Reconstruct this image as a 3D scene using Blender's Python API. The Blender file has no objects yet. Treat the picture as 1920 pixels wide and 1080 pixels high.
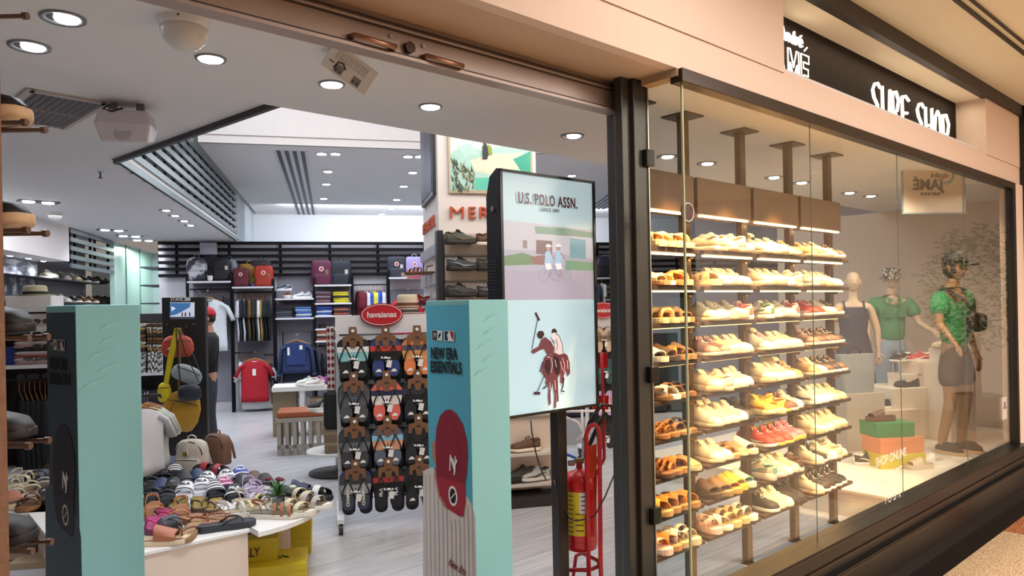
import bpy, bmesh, math, random
from mathutils import Vector, Matrix
C = bpy.context.scene.collection
R = math.radians
# ---------------------------------------------------------------- camera
FPX, CY, ROLL, EYE = 1357.0, 575.0, -0.0193, 1.62
cd = bpy.data.cameras.new('camera'); cam = bpy.data.objects.new('camera', cd); C.objects.link(cam)
cd.sensor_width = 36.0; cd.lens = 36.0*FPX/1920.0; cd.shift_y = (CY-540.0)/1920.0
cd.clip_start = 0.05; cd.clip_end = 200
cam.matrix_world = (Matrix.Translation((0, 0, EYE)) @ Matrix.Rotation(math.pi/2, 4, 'X') @ Matrix.Rotation(ROLL, 4, 'Z'))
bpy.context.scene.camera = cam
# ---------------------------------------------------------------- world, exposure
w = bpy.data.worlds.new('world'); bpy.context.scene.world = w; w.use_nodes = True
w.node_tree.nodes['Background'].inputs[0].default_value = (1.0, 0.88, 0.77, 1)
w.node_tree.nodes['Background'].inputs[1].default_value = 0.24
vs = bpy.context.scene.view_settings
vs.view_transform = 'Standard'; vs.look = 'None'; vs.gamma = 1.0; vs.use_curve_mapping = False
vs.exposure = 0.15
def area(name, loc, sx, sy, power, col, rot=(0, 0, 0), spread=None):
    l = bpy.data.lights.new(name, 'AREA'); l.shape = 'RECTANGLE'; l.size = sx; l.size_y = sy
    l.energy = power; l.color = col
    if spread: l.spread = spread
    o = bpy.data.objects.new(name, l); o.location = loc; o.rotation_euler = rot; C.objects.link(o)
    return o
def spot(name, loc, power, col, deg=120, blend=.6, r=.045, aim=None):
    l = bpy.data.lights.new(name, 'SPOT'); l.energy = power; l.color = col; l.spot_size = R(deg)
    l.spot_blend = blend; l.shadow_soft_size = r
    o = bpy.data.objects.new(name, l); o.location = loc; C.objects.link(o)
    if aim: o.rotation_euler = (Vector(aim)-Vector(loc)).to_track_quat('-Z', 'Y').to_euler()
    return o
COOL = (.86, .92, 1.0); WARM = (1.0, .60, .28); PEACH = (1.0, .92, .87)
# ---------------------------------------------------------------- frames of the place
A1, A2 = R(48.37), R(-13.73)
FD = (math.sin(A1), math.cos(A1)); FN = (-math.cos(A1), math.sin(A1)); FO = (4.24, 6.08)   # along the window front, into the shop
ID = (math.sin(A2), math.cos(A2)); IX = (math.cos(A2), -math.sin(A2)); IO = (-4.51, 12.05) # along the back wall, into the depth
AF = math.atan2(FD[1], FD[0]); AI = math.atan2(IX[1], IX[0])
def FP(u, v, z=0): return Vector((FO[0]+u*FD[0]+v*FN[0], FO[1]+u*FD[1]+v*FN[1], z))
def IP(s, t, z=0): return Vector((IO[0]+s*IX[0]+t*ID[0], IO[1]+s*IX[1]+t*ID[1], z))
def ray(x, y):
    a = (x-960)/FPX; b = (y-CY)/FPX; c, s = math.cos(ROLL), math.sin(ROLL)
    return (c*a+s*b, 1.0, s*a-c*b)
def onz(x, y, z):
    d = ray(x, y); t = (z-EYE)/d[2]; return Vector((d[0]*t, t, z))
def aty(x, y, Y):
    d = ray(x, y); return Vector((d[0]*Y, Y, EYE+d[2]*Y))
def onp(x, y, p, n):
    d = ray(x, y); t = (p[0]*n[0]+p[1]*n[1])/(d[0]*n[0]+d[1]*n[1]); return Vector((d[0]*t, t, EYE+d[2]*t))
def Bt(x, y, t=0): return onp(x, y, IP(0, t), ID)      # point on a plane parallel to the back wall
def Fv(x, y, v=0): return onp(x, y, FP(0, v), FN)      # point on a plane parallel to the window front
def st(p):
    dx, dy = p[0]-IO[0], p[1]-IO[1]; return (dx*IX[0]+dy*IX[1], dx*ID[0]+dy*ID[1], p[2])
def uv(p):
    dx, dy = p[0]-FO[0], p[1]-FO[1]; return (dx*FD[0]+dy*FD[1], dx*FN[0]+dy*FN[1], p[2])
# ---------------------------------------------------------------- materials
def lin(h):
    if isinstance(h, tuple): return h
    h = h.lstrip('#'); o = []
    for i in (0, 2, 4):
        c = int(h[i:i+2], 16)/255.0; o.append(c/12.92 if c <= .04045 else ((c+.055)/1.055)**2.4)
    return tuple(o)
_m = {}
def mat(col, rough=.55, metal=0.0, nz=.10, sc=12.0, emit=0.0, bump=0.0, spec=.5, stretch=None, alpha=1.0, col2=None):
    key = (col, rough, metal, nz, sc, emit, bump, spec, stretch, alpha, col2)
    if key in _m: return _m[key]
    m = bpy.data.materials.new('mat_%s' % (col if isinstance(col, str) else 'c')); m.use_nodes = True
    nt = m.node_tree; b = nt.nodes['Principled BSDF']; c = lin(col)
    b.inputs['Roughness'].default_value = rough; b.inputs['Metallic'].default_value = metal
    b.inputs['Specular IOR Level'].default_value = spec
    tc = nt.nodes.new('ShaderNodeTexCoord'); no = nt.nodes.new('ShaderNodeTexNoise')
    mp = nt.nodes.new('ShaderNodeMapping'); nt.links.new(tc.outputs['Object'], mp.inputs[0]); nt.links.new(mp.outputs[0], no.inputs['Vector'])
    if stretch: mp.inputs['Scale'].default_value = stretch
    no.inputs['Scale'].default_value = sc; no.inputs['Detail'].default_value = 3
    mx = nt.nodes.new('ShaderNodeMix'); mx.data_type = 'RGBA'
    nt.links.new(no.outputs['Fac'], mx.inputs[0])
    if col2: ca, cb = c, lin(col2)
    else: ca = tuple(max(0, k*(1-nz)) for k in c); cb = tuple(min(1, k*(1+nz)) for k in c)
    mx.inputs[6].default_value = (*ca, 1); mx.inputs[7].default_value = (*cb, 1)
    if col2:
        rp = nt.nodes.new('ShaderNodeValToRGB'); rp.color_ramp.elements[0].position = .45; rp.color_ramp.elements[1].position = .55
        nt.links.new(no.outputs['Fac'], rp.inputs[0]); nt.links.new(rp.outputs[0], mx.inputs[0])
    nt.links.new(mx.outputs[2], b.inputs['Base Color'])
    if emit:
        nt.links.new(mx.outputs[2], b.inputs['Emission Color']); b.inputs['Emission Strength'].default_value = emit
    if bump:
        bp = nt.nodes.new('ShaderNodeBump'); bp.inputs['Strength'].default_value = bump; bp.inputs['Distance'].default_value = .01
        nt.links.new(no.outputs['Fac'], bp.inputs['Height']); nt.links.new(bp.outputs[0], b.inputs['Normal'])
    _m[key] = m; return m
def emis(col, s): return mat(col, emit=s, nz=0.0)
def glass_mat(name, tint=(.94, .97, .95), fac=1.0):
    if name in _m: return _m[name]
    m = bpy.data.materials.new(name); m.use_nodes = True; nt = m.node_tree
    for n in list(nt.nodes): nt.nodes.remove(n)
    o = nt.nodes.new('ShaderNodeOutputMaterial'); t = nt.nodes.new('ShaderNodeBsdfTransparent'); g = nt.nodes.new('ShaderNodeBsdfGlossy')
    x = nt.nodes.new('ShaderNodeMixShader')
    t.inputs[0].default_value = (*tint, 1); g.inputs['Roughness'].default_value = 0.0; g.inputs['Color'].default_value = (fac, fac, fac, 1)
    ge = nt.nodes.new('ShaderNodeNewGeometry'); dt = nt.nodes.new('ShaderNodeVectorMath'); dt.operation = 'DOT_PRODUCT'
    nt.links.new(ge.outputs['Normal'], dt.inputs[0]); nt.links.new(ge.outputs['Incoming'], dt.inputs[1])
    def mth(op, a_, b_=None):
        n = nt.nodes.new('ShaderNodeMath'); n.operation = op
        for i, q in enumerate((a_, b_)):
            if q is None: continue
            if isinstance(q, (int, float)): n.inputs[i].default_value = q
            else: nt.links.new(q, n.inputs[i])
        return n.outputs[0]
    c_ = mth('ABSOLUTE', dt.outputs['Value']); i_ = mth('SUBTRACT', 1.0, c_); p_ = mth('POWER', i_, 5.0); q_ = mth('MULTIPLY_ADD', p_, .96); q_.node.inputs[2].default_value = .04
    nt.links.new(q_, x.inputs[0]); nt.links.new(t.outputs[0], x.inputs[1]); nt.links.new(g.outputs[0], x.inputs[2]); nt.links.new(x.outputs[0], o.inputs[0])
    _m[name] = m; return m
# ---------------------------------------------------------------- mesh builder
class MB:
    def __init__(s): s.v = []; s.f = []; s.m = []; s.k = 0
    def add(s, vs, fs, k=None):
        n = len(s.v); s.v += [tuple(p) for p in vs]; k = s.k if k is None else k
        for f in fs: s.f.append(tuple(i+n for i in f)); s.m.append(k)
        return s
    def box(s, x0, x1, y0, y1, z0, z1, k=None):
        vs = [(x, y, z) for x in (x0, x1) for y in (y0, y1) for z in (z0, z1)]
        return s.add(vs, [(0, 1, 3, 2), (4, 6, 7, 5), (0, 4, 5, 1), (2, 3, 7, 6), (0, 2, 6, 4), (1, 5, 7, 3)], k)
    def cbox(s, c, d, rz=0, k=None, rx=0, ry=0):
        M = Matrix.Rotation(rz, 3, 'Z') @ Matrix.Rotation(ry, 3, 'Y') @ Matrix.Rotation(rx, 3, 'X')
        vs = [Vector(c)+M @ Vector((x*d[0]/2, y*d[1]/2, z*d[2]/2)) for x in (-1, 1) for y in (-1, 1) for z in (-1, 1)]
        return s.add(vs, [(0, 1, 3, 2), (4, 6, 7, 5), (0, 4, 5, 1), (2, 3, 7, 6), (0, 2, 6, 4), (1, 5, 7, 3)], k)
    def loft(s, rings, k=None, caps=True, closed=False):
        n = len(rings[0]); vs = [p for r in rings for p in r]; fs = []
        m = len(rings)
        for i in range(m if closed else m-1):
            a, b = i*n, ((i+1) % m)*n
            for j in range(n): fs.append((a+j, a+(j+1) % n, b+(j+1) % n, b+j))
        if caps and not closed: fs.append(tuple(range(n))[::-1]); fs.append(tuple((m-1)*n+j for j in range(n)))
        return s.add(vs, fs, k)
    def tube(s, pts, r, n=8, k=None, caps=True, closed=False, flat=1.0):
        pts = [Vector(p) for p in pts]; rings = []; up = None
        for i, p in enumerate(pts):
            a = pts[i-1] if (i or closed) else p; b = pts[(i+1) % len(pts)] if (i < len(pts)-1 or closed) else p
            d = (b-a).normalized() if (b-a).length > 1e-9 else Vector((0, 0, 1))
            if up is None: up = Vector((0, 0, 1)) if abs(d.z) < .9 else Vector((1, 0, 0))
            x = d.cross(up).normalized(); y = x.cross(d).normalized(); up = y
            rr = r[i] if isinstance(r, (list, tuple)) else r
            rings.append([p+x*rr*math.cos(2*math.pi*j/n)+y*rr*flat*math.sin(2*math.pi*j/n) for j in range(n)])
        return s.loft(rings, k, caps, closed)
    def strip(s, pts, wv, th, k=None):      # flat band following pts, width vector wv, thickness th
        pts = [Vector(p) for p in pts]; rings = []
        for i, p in enumerate(pts):
            a = pts[max(0, i-1)]; b = pts[min(len(pts)-1, i+1)]; d = (b-a).normalized()
            wvv = Vector(wv[i] if isinstance(wv, list) else wv); nn = d.cross(wvv).normalized()*th/2
            rings.append([p-wvv/2-nn, p+wvv/2-nn, p+wvv/2+nn, p-wvv/2+nn])
        return s.loft(rings, k)
    def lathe(s, prof, n=20, c=(0, 0, 0), k=None, caps=True):
        return s.loft([[(c[0]+r*math.cos(2*math.pi*j/n), c[1]+r*math.sin(2*math.pi*j/n), c[2]+z) for j in range(n)] for r, z in prof], k, caps)
    def prism(s, out, z0, z1, k=None, ax='z'):
        def P(a, b, c): return (a, b, c) if ax == 'z' else ((a, c, b) if ax == 'y' else (c, a, b))
        return s.loft([[P(x, y, z0) for x, y in out], [P(x, y, z1) for x, y in out]], k)
    def ngon(s, pts, k=None): return s.add(pts, [tuple(range(len(pts)))], k)
    def build(s, name, mats, parent=None, loc=(0, 0, 0), rz=0, smooth=False, bevel=0, seg=2, sub=0, rot=None):
        me = bpy.data.meshes.new(name); me.from_pydata(s.v, [], s.f)
        if not isinstance(mats, (list, tuple)): mats = [mats]
        for m in mats: me.materials.append(m)
        for i, p in enumerate(me.polygons): p.material_index = min(s.m[i], len(mats)-1)
        bm = bmesh.new(); bm.from_mesh(me); bmesh.ops.recalc_face_normals(bm, faces=bm.faces); bm.to_mesh(me); bm.free()
        if smooth:
            for p in me.polygons: p.use_smooth = True
        o = bpy.data.objects.new(name, me); C.objects.link(o); o.location = loc; o.rotation_euler = rot or (0, 0, rz)
        if parent: o.parent = parent
        if bevel:
            b = o.modifiers.new('bevel', 'BEVEL'); b.width = bevel; b.segments = seg; b.limit_method = 'ANGLE'; b.angle_limit = R(35)
        if sub:
            q = o.modifiers.new('sub', 'SUBSURF'); q.levels = sub; q.render_levels = sub
        return o
def tag(o, label=None, cat=None, group=None, kind=None):
    if label: o['label'] = label
    if cat: o['category'] = cat
    if group: o['group'] = group
    if kind: o['kind'] = kind
    return o
def thing(name, label, cat, loc=(0, 0, 0), rz=0, group=None, rot=None):
    o = bpy.data.objects.new(name, None); C.objects.link(o); o.empty_display_size = .05
    o.location = loc; o.rotation_euler = rot or (0, 0, rz)
    return tag(o, label, cat, group)
def copy_tree(o, parent=None):
    c = o.copy(); C.objects.link(c); c.parent = parent
    for ch in list(o.children): copy_tree(ch, c)
    return c
def put(o, loc, rz=0, label=None, group=None, sc=None, cat=None):
    o.location = loc; o.rotation_euler = (0, 0, rz)
    if sc: o.scale = (sc, sc, sc) if not isinstance(sc, tuple) else sc
    return tag(o, label, cat, group)
_used = set()
def inst(proto, *a, **k):          # the prototype itself first, copies afterwards
    if proto.name in _used: o = copy_tree(proto)
    else: o = proto; _used.add(proto.name)
    return put(o, *a, **k)
def struct(o, name=None):
    o['kind'] = 'structure'; return o
_txt = {}
def text(body, size, m, parent, loc=(0, 0, 0), rot=(R(90), 0, 0), ext=.002, name='lettering', bold=0.0, xs=1.0, align='CENTER', shear=0.0, mirror=False, spacing=1.0):
    key = (body, size, ext, bold, align, shear, spacing)
    if key not in _txt:
        cu = bpy.data.curves.new('t', 'FONT'); cu.body = body; cu.size = size; cu.extrude = ext; cu.offset = bold
        cu.align_x = align; cu.align_y = 'CENTER'; cu.shear = shear; cu.resolution_u = 3; cu.space_character = spacing
        t = bpy.data.objects.new('t', cu); C.objects.link(t)
        dg = bpy.context.evaluated_depsgraph_get(); me = bpy.data.meshes.new_from_object(t.evaluated_get(dg))
        bpy.data.objects.remove(t); bpy.data.curves.remove(cu); _txt[key] = me
    me = _txt[key].copy(); me.materials.clear(); me.materials.append(m)
    for p in me.polygons: p.material_index = 0
    o = bpy.data.objects.new(name, me); C.objects.link(o); o.location = loc; o.rotation_euler = rot
    o.scale = (-xs if mirror else xs, 1, 1)
    if parent: o.parent = parent
    return o
def seh(n, a, b, e=2.5, c=(0, 0), ph=0):     # superellipse outline
    o = []
    for i in range(n):
        t = 2*math.pi*i/n+ph; x, y = math.cos(t), math.sin(t)
        o.append((c[0]+a*math.copysign(abs(x)**(2/e), x), c[1]+b*math.copysign(abs(y)**(2/e), y)))
    return o
NUM = ['first', 'second', 'third', 'fourth', 'fifth', 'sixth', 'seventh', 'eighth', 'ninth', 'tenth', 'eleventh', 'twelfth']
rnd = random.Random(7)
WHITE = mat('#E6E4E2', .5); BLACK = mat('#141416', .45); CEIL = mat('#DEDCDC', .8, nz=.02); STEEL = mat('#B8B8BC', .25, 1.0)
WOODH = mat('#A9733F', .5, nz=.2, sc=30)
# ================================================================ the room shell
def floor_mat(name, c1, c2, rough, sc=(1, 8, 1), plank=None):
    m = bpy.data.materials.new(name); m.use_nodes = True; nt = m.node_tree; b = nt.nodes['Principled BSDF']
    tc = nt.nodes.new('ShaderNodeTexCoord'); mp = nt.nodes.new('ShaderNodeMapping'); mp.inputs['Scale'].default_value = sc
    no = nt.nodes.new('ShaderNodeTexNoise'); no.inputs['Scale'].default_value = 3; no.inputs['Detail'].default_value = 6
    cr = nt.nodes.new('ShaderNodeValToRGB'); cr.color_ramp.elements[0].color = (*lin(c1), 1); cr.color_ramp.elements[1].color = (*lin(c2), 1)
    cr.color_ramp.elements[0].position = .35; cr.color_ramp.elements[1].position = .65
    nt.links.new(tc.outputs['Object'], mp.inputs[0]); nt.links.new(mp.outputs[0], no.inputs['Vector']); nt.links.new(no.outputs['Fac'], cr.inputs[0])
    last = cr.outputs[0]
    if plank:
        br = nt.nodes.new('ShaderNodeTexBrick'); br.inputs['Scale'].default_value = 1; br.inputs['Brick Width'].default_value = plank[0]; br.inputs['Row Height'].default_value = plank[1]
        br.inputs['Mortar Size'].default_value = plank[2]; br.inputs['Color1'].default_value = (1, 1, 1, 1); br.inputs['Color2'].default_value = (.93, .93, .93, 1); br.inputs['Mortar'].default_value = (.72, .72, .72, 1)
        nt.links.new(tc.outputs['Object'], br.inputs['Vector'])
        mx = nt.nodes.new('ShaderNodeMix'); mx.data_type = 'RGBA'; mx.blend_type = 'MULTIPLY'; mx.inputs[0].default_value = 1
        nt.links.new(last, mx.inputs[6]); nt.links.new(br.outputs['Color'], mx.inputs[7]); last = mx.outputs[2]
    nt.links.new(last, b.inputs['Base Color']); b.inputs['Roughness'].default_value = rough
    return m
def granite(name, c1, c2, c3, rough=.12):
    m = bpy.data.materials.new(name); m.use_nodes = True; nt = m.node_tree; b = nt.nodes['Principled BSDF']
    tc = nt.nodes.new('ShaderNodeTexCoord'); v = nt.nodes.new('ShaderNodeTexVoronoi'); v.inputs['Scale'].default_value = 220
    no = nt.nodes.new('ShaderNodeTexNoise'); no.inputs['Scale'].default_value = 90; no.inputs['Detail'].default_value = 4
    cr = nt.nodes.new('ShaderNodeValToRGB'); e = cr.color_ramp.elements; e[0].color = (*lin(c1), 1); e[1].color = (*lin(c3), 1); e[0].position = .35; e[1].position = .68
    k = e.new(.5); k.color = (*lin(c2), 1)
    nt.links.new(tc.outputs['Object'], v.inputs['Vector']); nt.links.new(tc.outputs['Object'], no.inputs['Vector'])
    ad = nt.nodes.new('ShaderNodeMix'); ad.data_type = 'FLOAT'; ad.inputs[0].default_value = .6
    nt.links.new(v.outputs['Color'], ad.inputs[2]); nt.links.new(no.outputs['Fac'], ad.inputs[3]); nt.links.new(ad.outputs[0], cr.inputs[0])
    nt.links.new(cr.outputs[0], b.inputs['Base Color']); b.inputs['Roughness'].default_value = rough
    return m
ZS, ZC, ZU = 2.68, 2.80, 3.68          # soffit, main ceiling, raised ceiling
def slab(name, pts, z0, z1, m, parent=None):
    b = MB(); b.prism([(p[0], p[1]) for p in pts], z0, z1); return struct(b.build(name, m, parent))
FLOOR_M = floor_mat('floor_boards', '#ADADB1', '#C8C8CA', .3, (.7, 9, 1), (1.3, .19, .003))
fb = MB(); fb.box(-14, 9, .02, 17, -.05, 0); fo = struct(fb.build('floor', FLOOR_M, loc=FP(0, 0), rz=AF))
fo.rotation_euler = (0, 0, AF)
b = MB(); b.box(-9, 9, -.22, .02, -.05, 0); struct(b.build('trim_1', granite('black_granite', '#0B0A0A', '#15110F', '#241A16', .05), loc=FP(0, 0), rz=AF))
g1 = granite('beige_granite', '#8A6A4C', '#BFA27E', '#D9C3A2'); g2 = granite('red_granite', '#6E3F28', '#A5673F', '#C58B62')
b = MB(); b.box(-12, 12, -9, -.22, -.05, 0, 0); fm = struct(b.build('floor_mall', [g1], loc=FP(0, 0), rz=AF))
b = MB(); b.box(-1.35, -.80, -1.2, -.222, 0, .002); struct(b.build('trim_2', g2, loc=FP(0, 0), rz=AF))
PW = mat('#E2DAD6', .75, nz=.02); PEACHW = mat('#DCC4B2', .7, nz=.02)
# --- ceilings
slab('ceiling', [FP(-13, .3), FP(-13, 1.87), FP(8, 1.87), FP(8, .3)], ZS, 5.2, CEIL)
slab('ceiling_display', [FP(-4.74, .05), FP(-4.74, .3), FP(8, .3), FP(8, .05)], ZS, 2.78, CEIL)
A_ = (-3.01, 5.5); S1 = (-1.08, 3.86)
slab('ceiling_main', [FP(-13, 1.87), S1, A_, IP(-.05, .02), IP(-4, .02), IP(-4, 6), IP(-9, 6), IP(-9, -9)], ZC, ZC+.12, CEIL)
b = MB(); b.tube([(S1[0], S1[1], 0), (A_[0], A_[1], 0)], .02, 4)
b = MB()
dv = (Vector(A_)-Vector(S1)); ang = math.atan2(dv.y, dv.x)
b.box(0, dv.length, -.03, .0, -.035, .13); struct(b.build('trim_3', mat('#1C1C1E', .4), loc=(S1[0], S1[1], ZC), rz=ang))
slab('ceiling_raised', [IP(-.05, -3.39), IP(12, -3.39), IP(12, 3.3), IP(-.05, 3.3)], ZU, ZU+.1, CEIL)
slab('ceiling_void', [IP(-3.2, -11), IP(12, -11), IP(12, -3.3), IP(-3.2, -3.3)], 5.2, 5.3, PW)
slab('wall_fascia', [IP(-.05, -3.42), IP(12, -3.42), IP(12, -3.36), IP(-.05, -3.36)], ZU+.1, 5.2, PW)
slab('trim_4', [IP(-.05, -3.40), IP(12, -3.40), IP(12, -3.36), IP(-.05, -3.36)], ZU, ZU+.1, PW)
# void upper side wall behind the lattice, far wall, back wall
slab('wall_void', [IP(-.22, -11), IP(-.12, -11), IP(-.12, 3.4), IP(-.22, 3.4)], ZC+.12, 5.2, mat('#C4CCD0', .6, nz=.03))
slab('wall_far', [IP(-1.3, 3.36), IP(12, 3.36), IP(12, 3.46), IP(-1.3, 3.46)], 0, 4.2, mat('#E4E6EA', .7, nz=.02))
slab('wall_back', [IP(-1.26, .06), IP(12, .06), IP(12, .14), IP(-1.26, .14)], 0, ZC-.03, mat('#CFCCD4', .7, nz=.03))
slab('wall_right', [IP(11.9, -11), IP(12, -11), IP(12, 3.4), IP(11.9, 3.4)], 0, 5.2, PW)
# left side: set-back display wall, bulkhead, glass passage
GW = mat('#67646B', .6, nz=.18, sc=2.5, stretch=(1, 1, 8))
slab('wall_left', [IP(-2.45, -12), IP(-2.35, -12), IP(-2.35, .1), IP(-2.45, .1)], 0, ZC, GW)
slab('trim_5', [IP(-2.35, -12), IP(-1.93, -12), IP(-1.93, -1.94), IP(-2.35, -1.94)], 2.34, ZC, PW)
b = MB()
GRN = glass_mat('green_glass', (.80, .95, .88))
slab('wall_passage', [IP(-2.0, .1), IP(-1.93, .1), IP(-1.93, 2.6), IP(-2.0, 2.6)], 0, ZC, mat('#B9D6CC', .25, nz=.03))
b = MB(); b.box(-.012, .012, -.004, .004, 0, ZC); 
for t_ in (.75, 1.65): struct(b.build('trim_6', mat('#7D9A92', .4), loc=IP(-1.925, t_)))
slab('wall_passage_end', [IP(-3, 2.6), IP(-1.26, 2.6), IP(-1.26, 2.7), IP(-3, 2.7)], 0, ZC, mat('#C2CAD0', .6))
# wall far left out of view, and the closing wall of the shop behind the entrance on the left
slab('wall_side', [FP(-9.6, .3), FP(-9.5, .3), FP(-9.5, 4.5), FP(-9.6, 4.5)], 0, ZS, PW)
# ---------------------------------------------------------------- shop front
DK = mat('#2B2928', .35, .6, nz=.05); BRZ = mat('#3A302A', .3, .7, nz=.06)
def fbox(name, u0, u1, v0, v1, z0, z1, m, bev=0):
    b = MB(); b.box(u0, u1, v0, v1, z0, z1); return struct(b.build(name, m, loc=FP(0, 0), rz=AF, bevel=bev))
# fascia below and beside the sign recess
fbox('wall_front', -9.6, 3, 0, .05, 2.57, 2.72, PEACHW)
fbox('wall_front_upper', -9.6, -3.89, -.006, .05, 2.723, 3.16, PEACHW)
fbox('wall_front_side', -.76, .15, -.006, .26, 2.723, 3.16, PEACHW)
fbox('trim_7', -9.6, -4.74, .05, .30, 2.57, 2.60, mat('#C9AC92', .7, nz=.02))
fbox('trim_8', -3.89, -.76, .0, .24, 2.72, 2.735, PEACHW)
fbox('trim_9', -3.89, -.76, .0, .24, 3.16, 3.2, mat('#EADFCB', .7, nz=.02))
fbox('wall_front_core', -9.6, 3, .24, .30, 2.79, 3.6, PW); fbox('trim_26', -9.6, -4.74, .24, .30, 2.6, 2.79, PW)
# dark beam and mall ceiling
fbox('trim_10', -9.6, .22, -.03, .02, 3.155, 3.25, mat('#2A2320', .5))
fbox('trim_11', -9.6, 6, -.42, -.40, 3.235, 3.25, mat('#2A2320', .5)); fbox('trim_12', -9.6, 6, -.47, -.458, 3.235, 3.25, mat('#2A2320', .5))
fbox('ceiling_mall', -12, 9, -9, .0, 3.25, 3.4, mat('#E4DCC6', .7, nz=.02))
# pier at the right end of the window
fbox('wall_display_right', 2.0, 2.1, .05, 3.2, 0, 2.68, mat('#D8C4B0', .7, nz=.03)); fbox('wall_pier', -.05, .16, -.02, .10, 0, 2.57, PEACHW, .004)
fbox('trim_13', .16, .28, -.05, .1, 0, 3.25, mat('#1E1B1A', .4)); fbox('wall_neighbour', .28, 3, -.06, .04, 0, 3.25, mat('#8C4F2B', .5))
# pier at the left (brown stone edge at the frame's left border)
pl = aty(11, 700, 1.12)
b = MB(); b.box(-.60, 0, -.12, 0, 0, 2.4)
struct(b.build('wall_stone_edge', mat('#7E5C46', .8, nz=.25, sc=60, bump=.6), loc=(pl.x, pl.y, 0), rz=0))
# sill: stepped dark metal base
b = MB(); prof = [(.06, 0), (-.10, 0), (-.10, .02), (-.06, .05), (-.06, .20), (-.085, .215), (-.085, .245), (-.055, .255), (-.055, .375), (-.075, .385), (-.075, .405), (.06, .405)]
b.loft([[(u, v, z) for v, z in prof] for u in (-4.76, -.05)]); struct(b.build('trim_14', mat('#0F0C0B', .35, 0.0, nz=.08, spec=.4), loc=FP(0, 0), rz=AF))
GOLD = mat('#4E3A2A', .4, .6)
for i, (v, z) in enumerate(((-.077, .392), (-.087, .232), (-.062, .30))): fbox('trim_15', -4.76, -.05, v-.002, v+.004, z-.004, z+.002, GOLD)
# the side of the sill under the return pane
fbox('trim_16', -4.78, -4.70, .06, .3, 0, .405, mat('#2C211B', .3, .3))
# frames
fbox('trim_17', -4.75, -.05, -.02, .04, 2.515, 2.57, BRZ, .003)
fbox('trim_18', -.10, -.05, -.02, .05, .405, 2.52, DK, .003)
fbox('trim_19', -4.76, -4.70, .0, .18, 2.54, 2.57, mat('#B89A78', .5))
# glass panes
GL = glass_mat('shop_glass', (.96, .975, .95), 1.0)
for i, (a, c) in enumerate(((-4.71, -3.612), (-3.606, -2.485), (-2.479, -1.275), (-1.269, -.13))):
    b = MB(); b.box(a, c, .010, .014, .405, 2.53); struct(b.build('window_%d' % (i+1), GL, loc=FP(0, 0), rz=AF))
    if i: 
        b = MB(); b.box(a-.004, a-.001, .010, .014, .405, 2.52); struct(b.build('trim_2%d' % i, mat('#5E6A5A', .2), loc=FP(0, 0), rz=AF))
b = MB(); b.box(-4.726, -4.714, .02, .19, .405, 2.54); struct(b.build('window_5', GL, loc=FP(0, 0), rz=AF))
b = MB(); b.box(-4.722, -4.712, .004, .012, .405, 2.53); struct(b.build('trim_24', mat('#A8A888', .15), loc=FP(0, 0), rz=AF))
# column group between the doorway and the window
cmx = MB()
for (u0, u1, v0, v1) in ((-4.80, -4.71, .19, .24), (-4.80, -4.75, .21, .30), (-4.855, -4.80, .21, .25), (-4.79, -4.755, .27, .35)):
    cmx.box(u0, u1, v0, v1, 0, 2.57)
struct(cmx.build('wall_column', mat('#494542', .34, .4, nz=.06), loc=FP(0, 0), rz=AF, bevel=.004))
b = MB(); b.box(-4.712, -4.706, .186, .192, 0, 2.55); struct(b.build('trim_25', mat('#C9C2BA', .3, .8), loc=FP(0, 0), rz=AF))
for z in (.72, 1.32, 2.24):
    o = MB().box(-4.75, -4.695, .165, .205, z-.035, z+.035).build('glass_clamp', DK, loc=FP(0, 0), rz=AF, bevel=.004)
    tag(o, 'small dark metal clamp holding the return pane %s' % {.72: 'near the floor', 1.32: 'at waist height', 2.24: 'near the top of the column'}[z], 'clamp', 'clamps on the window column')
# rolled shutter header with handles and lock
t = thing('roller_shutter', 'rolled up grey metal shutter across the top of the shop entrance', 'shutter', FP(0, 0), AF)
SH = mat('#A8988F', .42, .4, nz=.06, sc=4)
for nm, prof in (('housing', [(.29, 2.56), (.29, 2.60), (.34, 2.60), (.34, 2.56)]), ('curtain', [(.28, 2.515), (.275, 2.535), (.28, 2.56), (.33, 2.56), (.33, 2.515)]), ('bottom_bar', [(.285, 2.37), (.285, 2.505), (.275, 2.515), (.32, 2.515), (.32, 2.37)]), ('edge_rail', [(.270, 2.335), (.270, 2.357), (.283, 2.372), (.33, 2.372), (.33, 2.335)])):
    prof = [(v, 2.44+(z-2.335)*.49) for v, z in prof]; bb = MB(); bb.loft([[(u, v, z) for v, z in prof] for u in (-9.5, -4.80)]); bb.build(nm, SH, t)
for z in (2.4535, 2.527, 2.548): MB().box(-9.5, -4.80, .270, .28, z-.002, z+.002).build('groove', mat('#3C2D27', .6), t)
for (x, y) in ((695, 80), (825, 117)):
    p = uv(onp(x, y, FP(0, .285), FN)); h = MB(); h.tube([(p[0]-.075, .283, p[2]), (p[0]-.07, .262, p[2]), (p[0]-.02, .25, p[2]-.006), (p[0]+.07, .25, p[2]-.008), (p[0]+.075, .283, p[2]-.008)], .010, 8)
    h.build('handle', mat('#A07B66', .3, .8), t, smooth=True)
p = uv(onp(765, 91, FP(0, .285), FN)); MB().tube([(p[0], .285, p[2]), (p[0], .268, p[2])], .019, 16).build('lock_cylinder', mat('#3C2A22', .4, .5), t)
for (x, y) in ((732, 68), (733, 90), (793, 87), (793, 107)):
    q = uv(onp(x, y, FP(0, .285), FN)); MB().tube([(q[0], .285, q[2]), (q[0], .279, q[2])], .007, 8).build('screw', STEEL, t)
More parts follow.
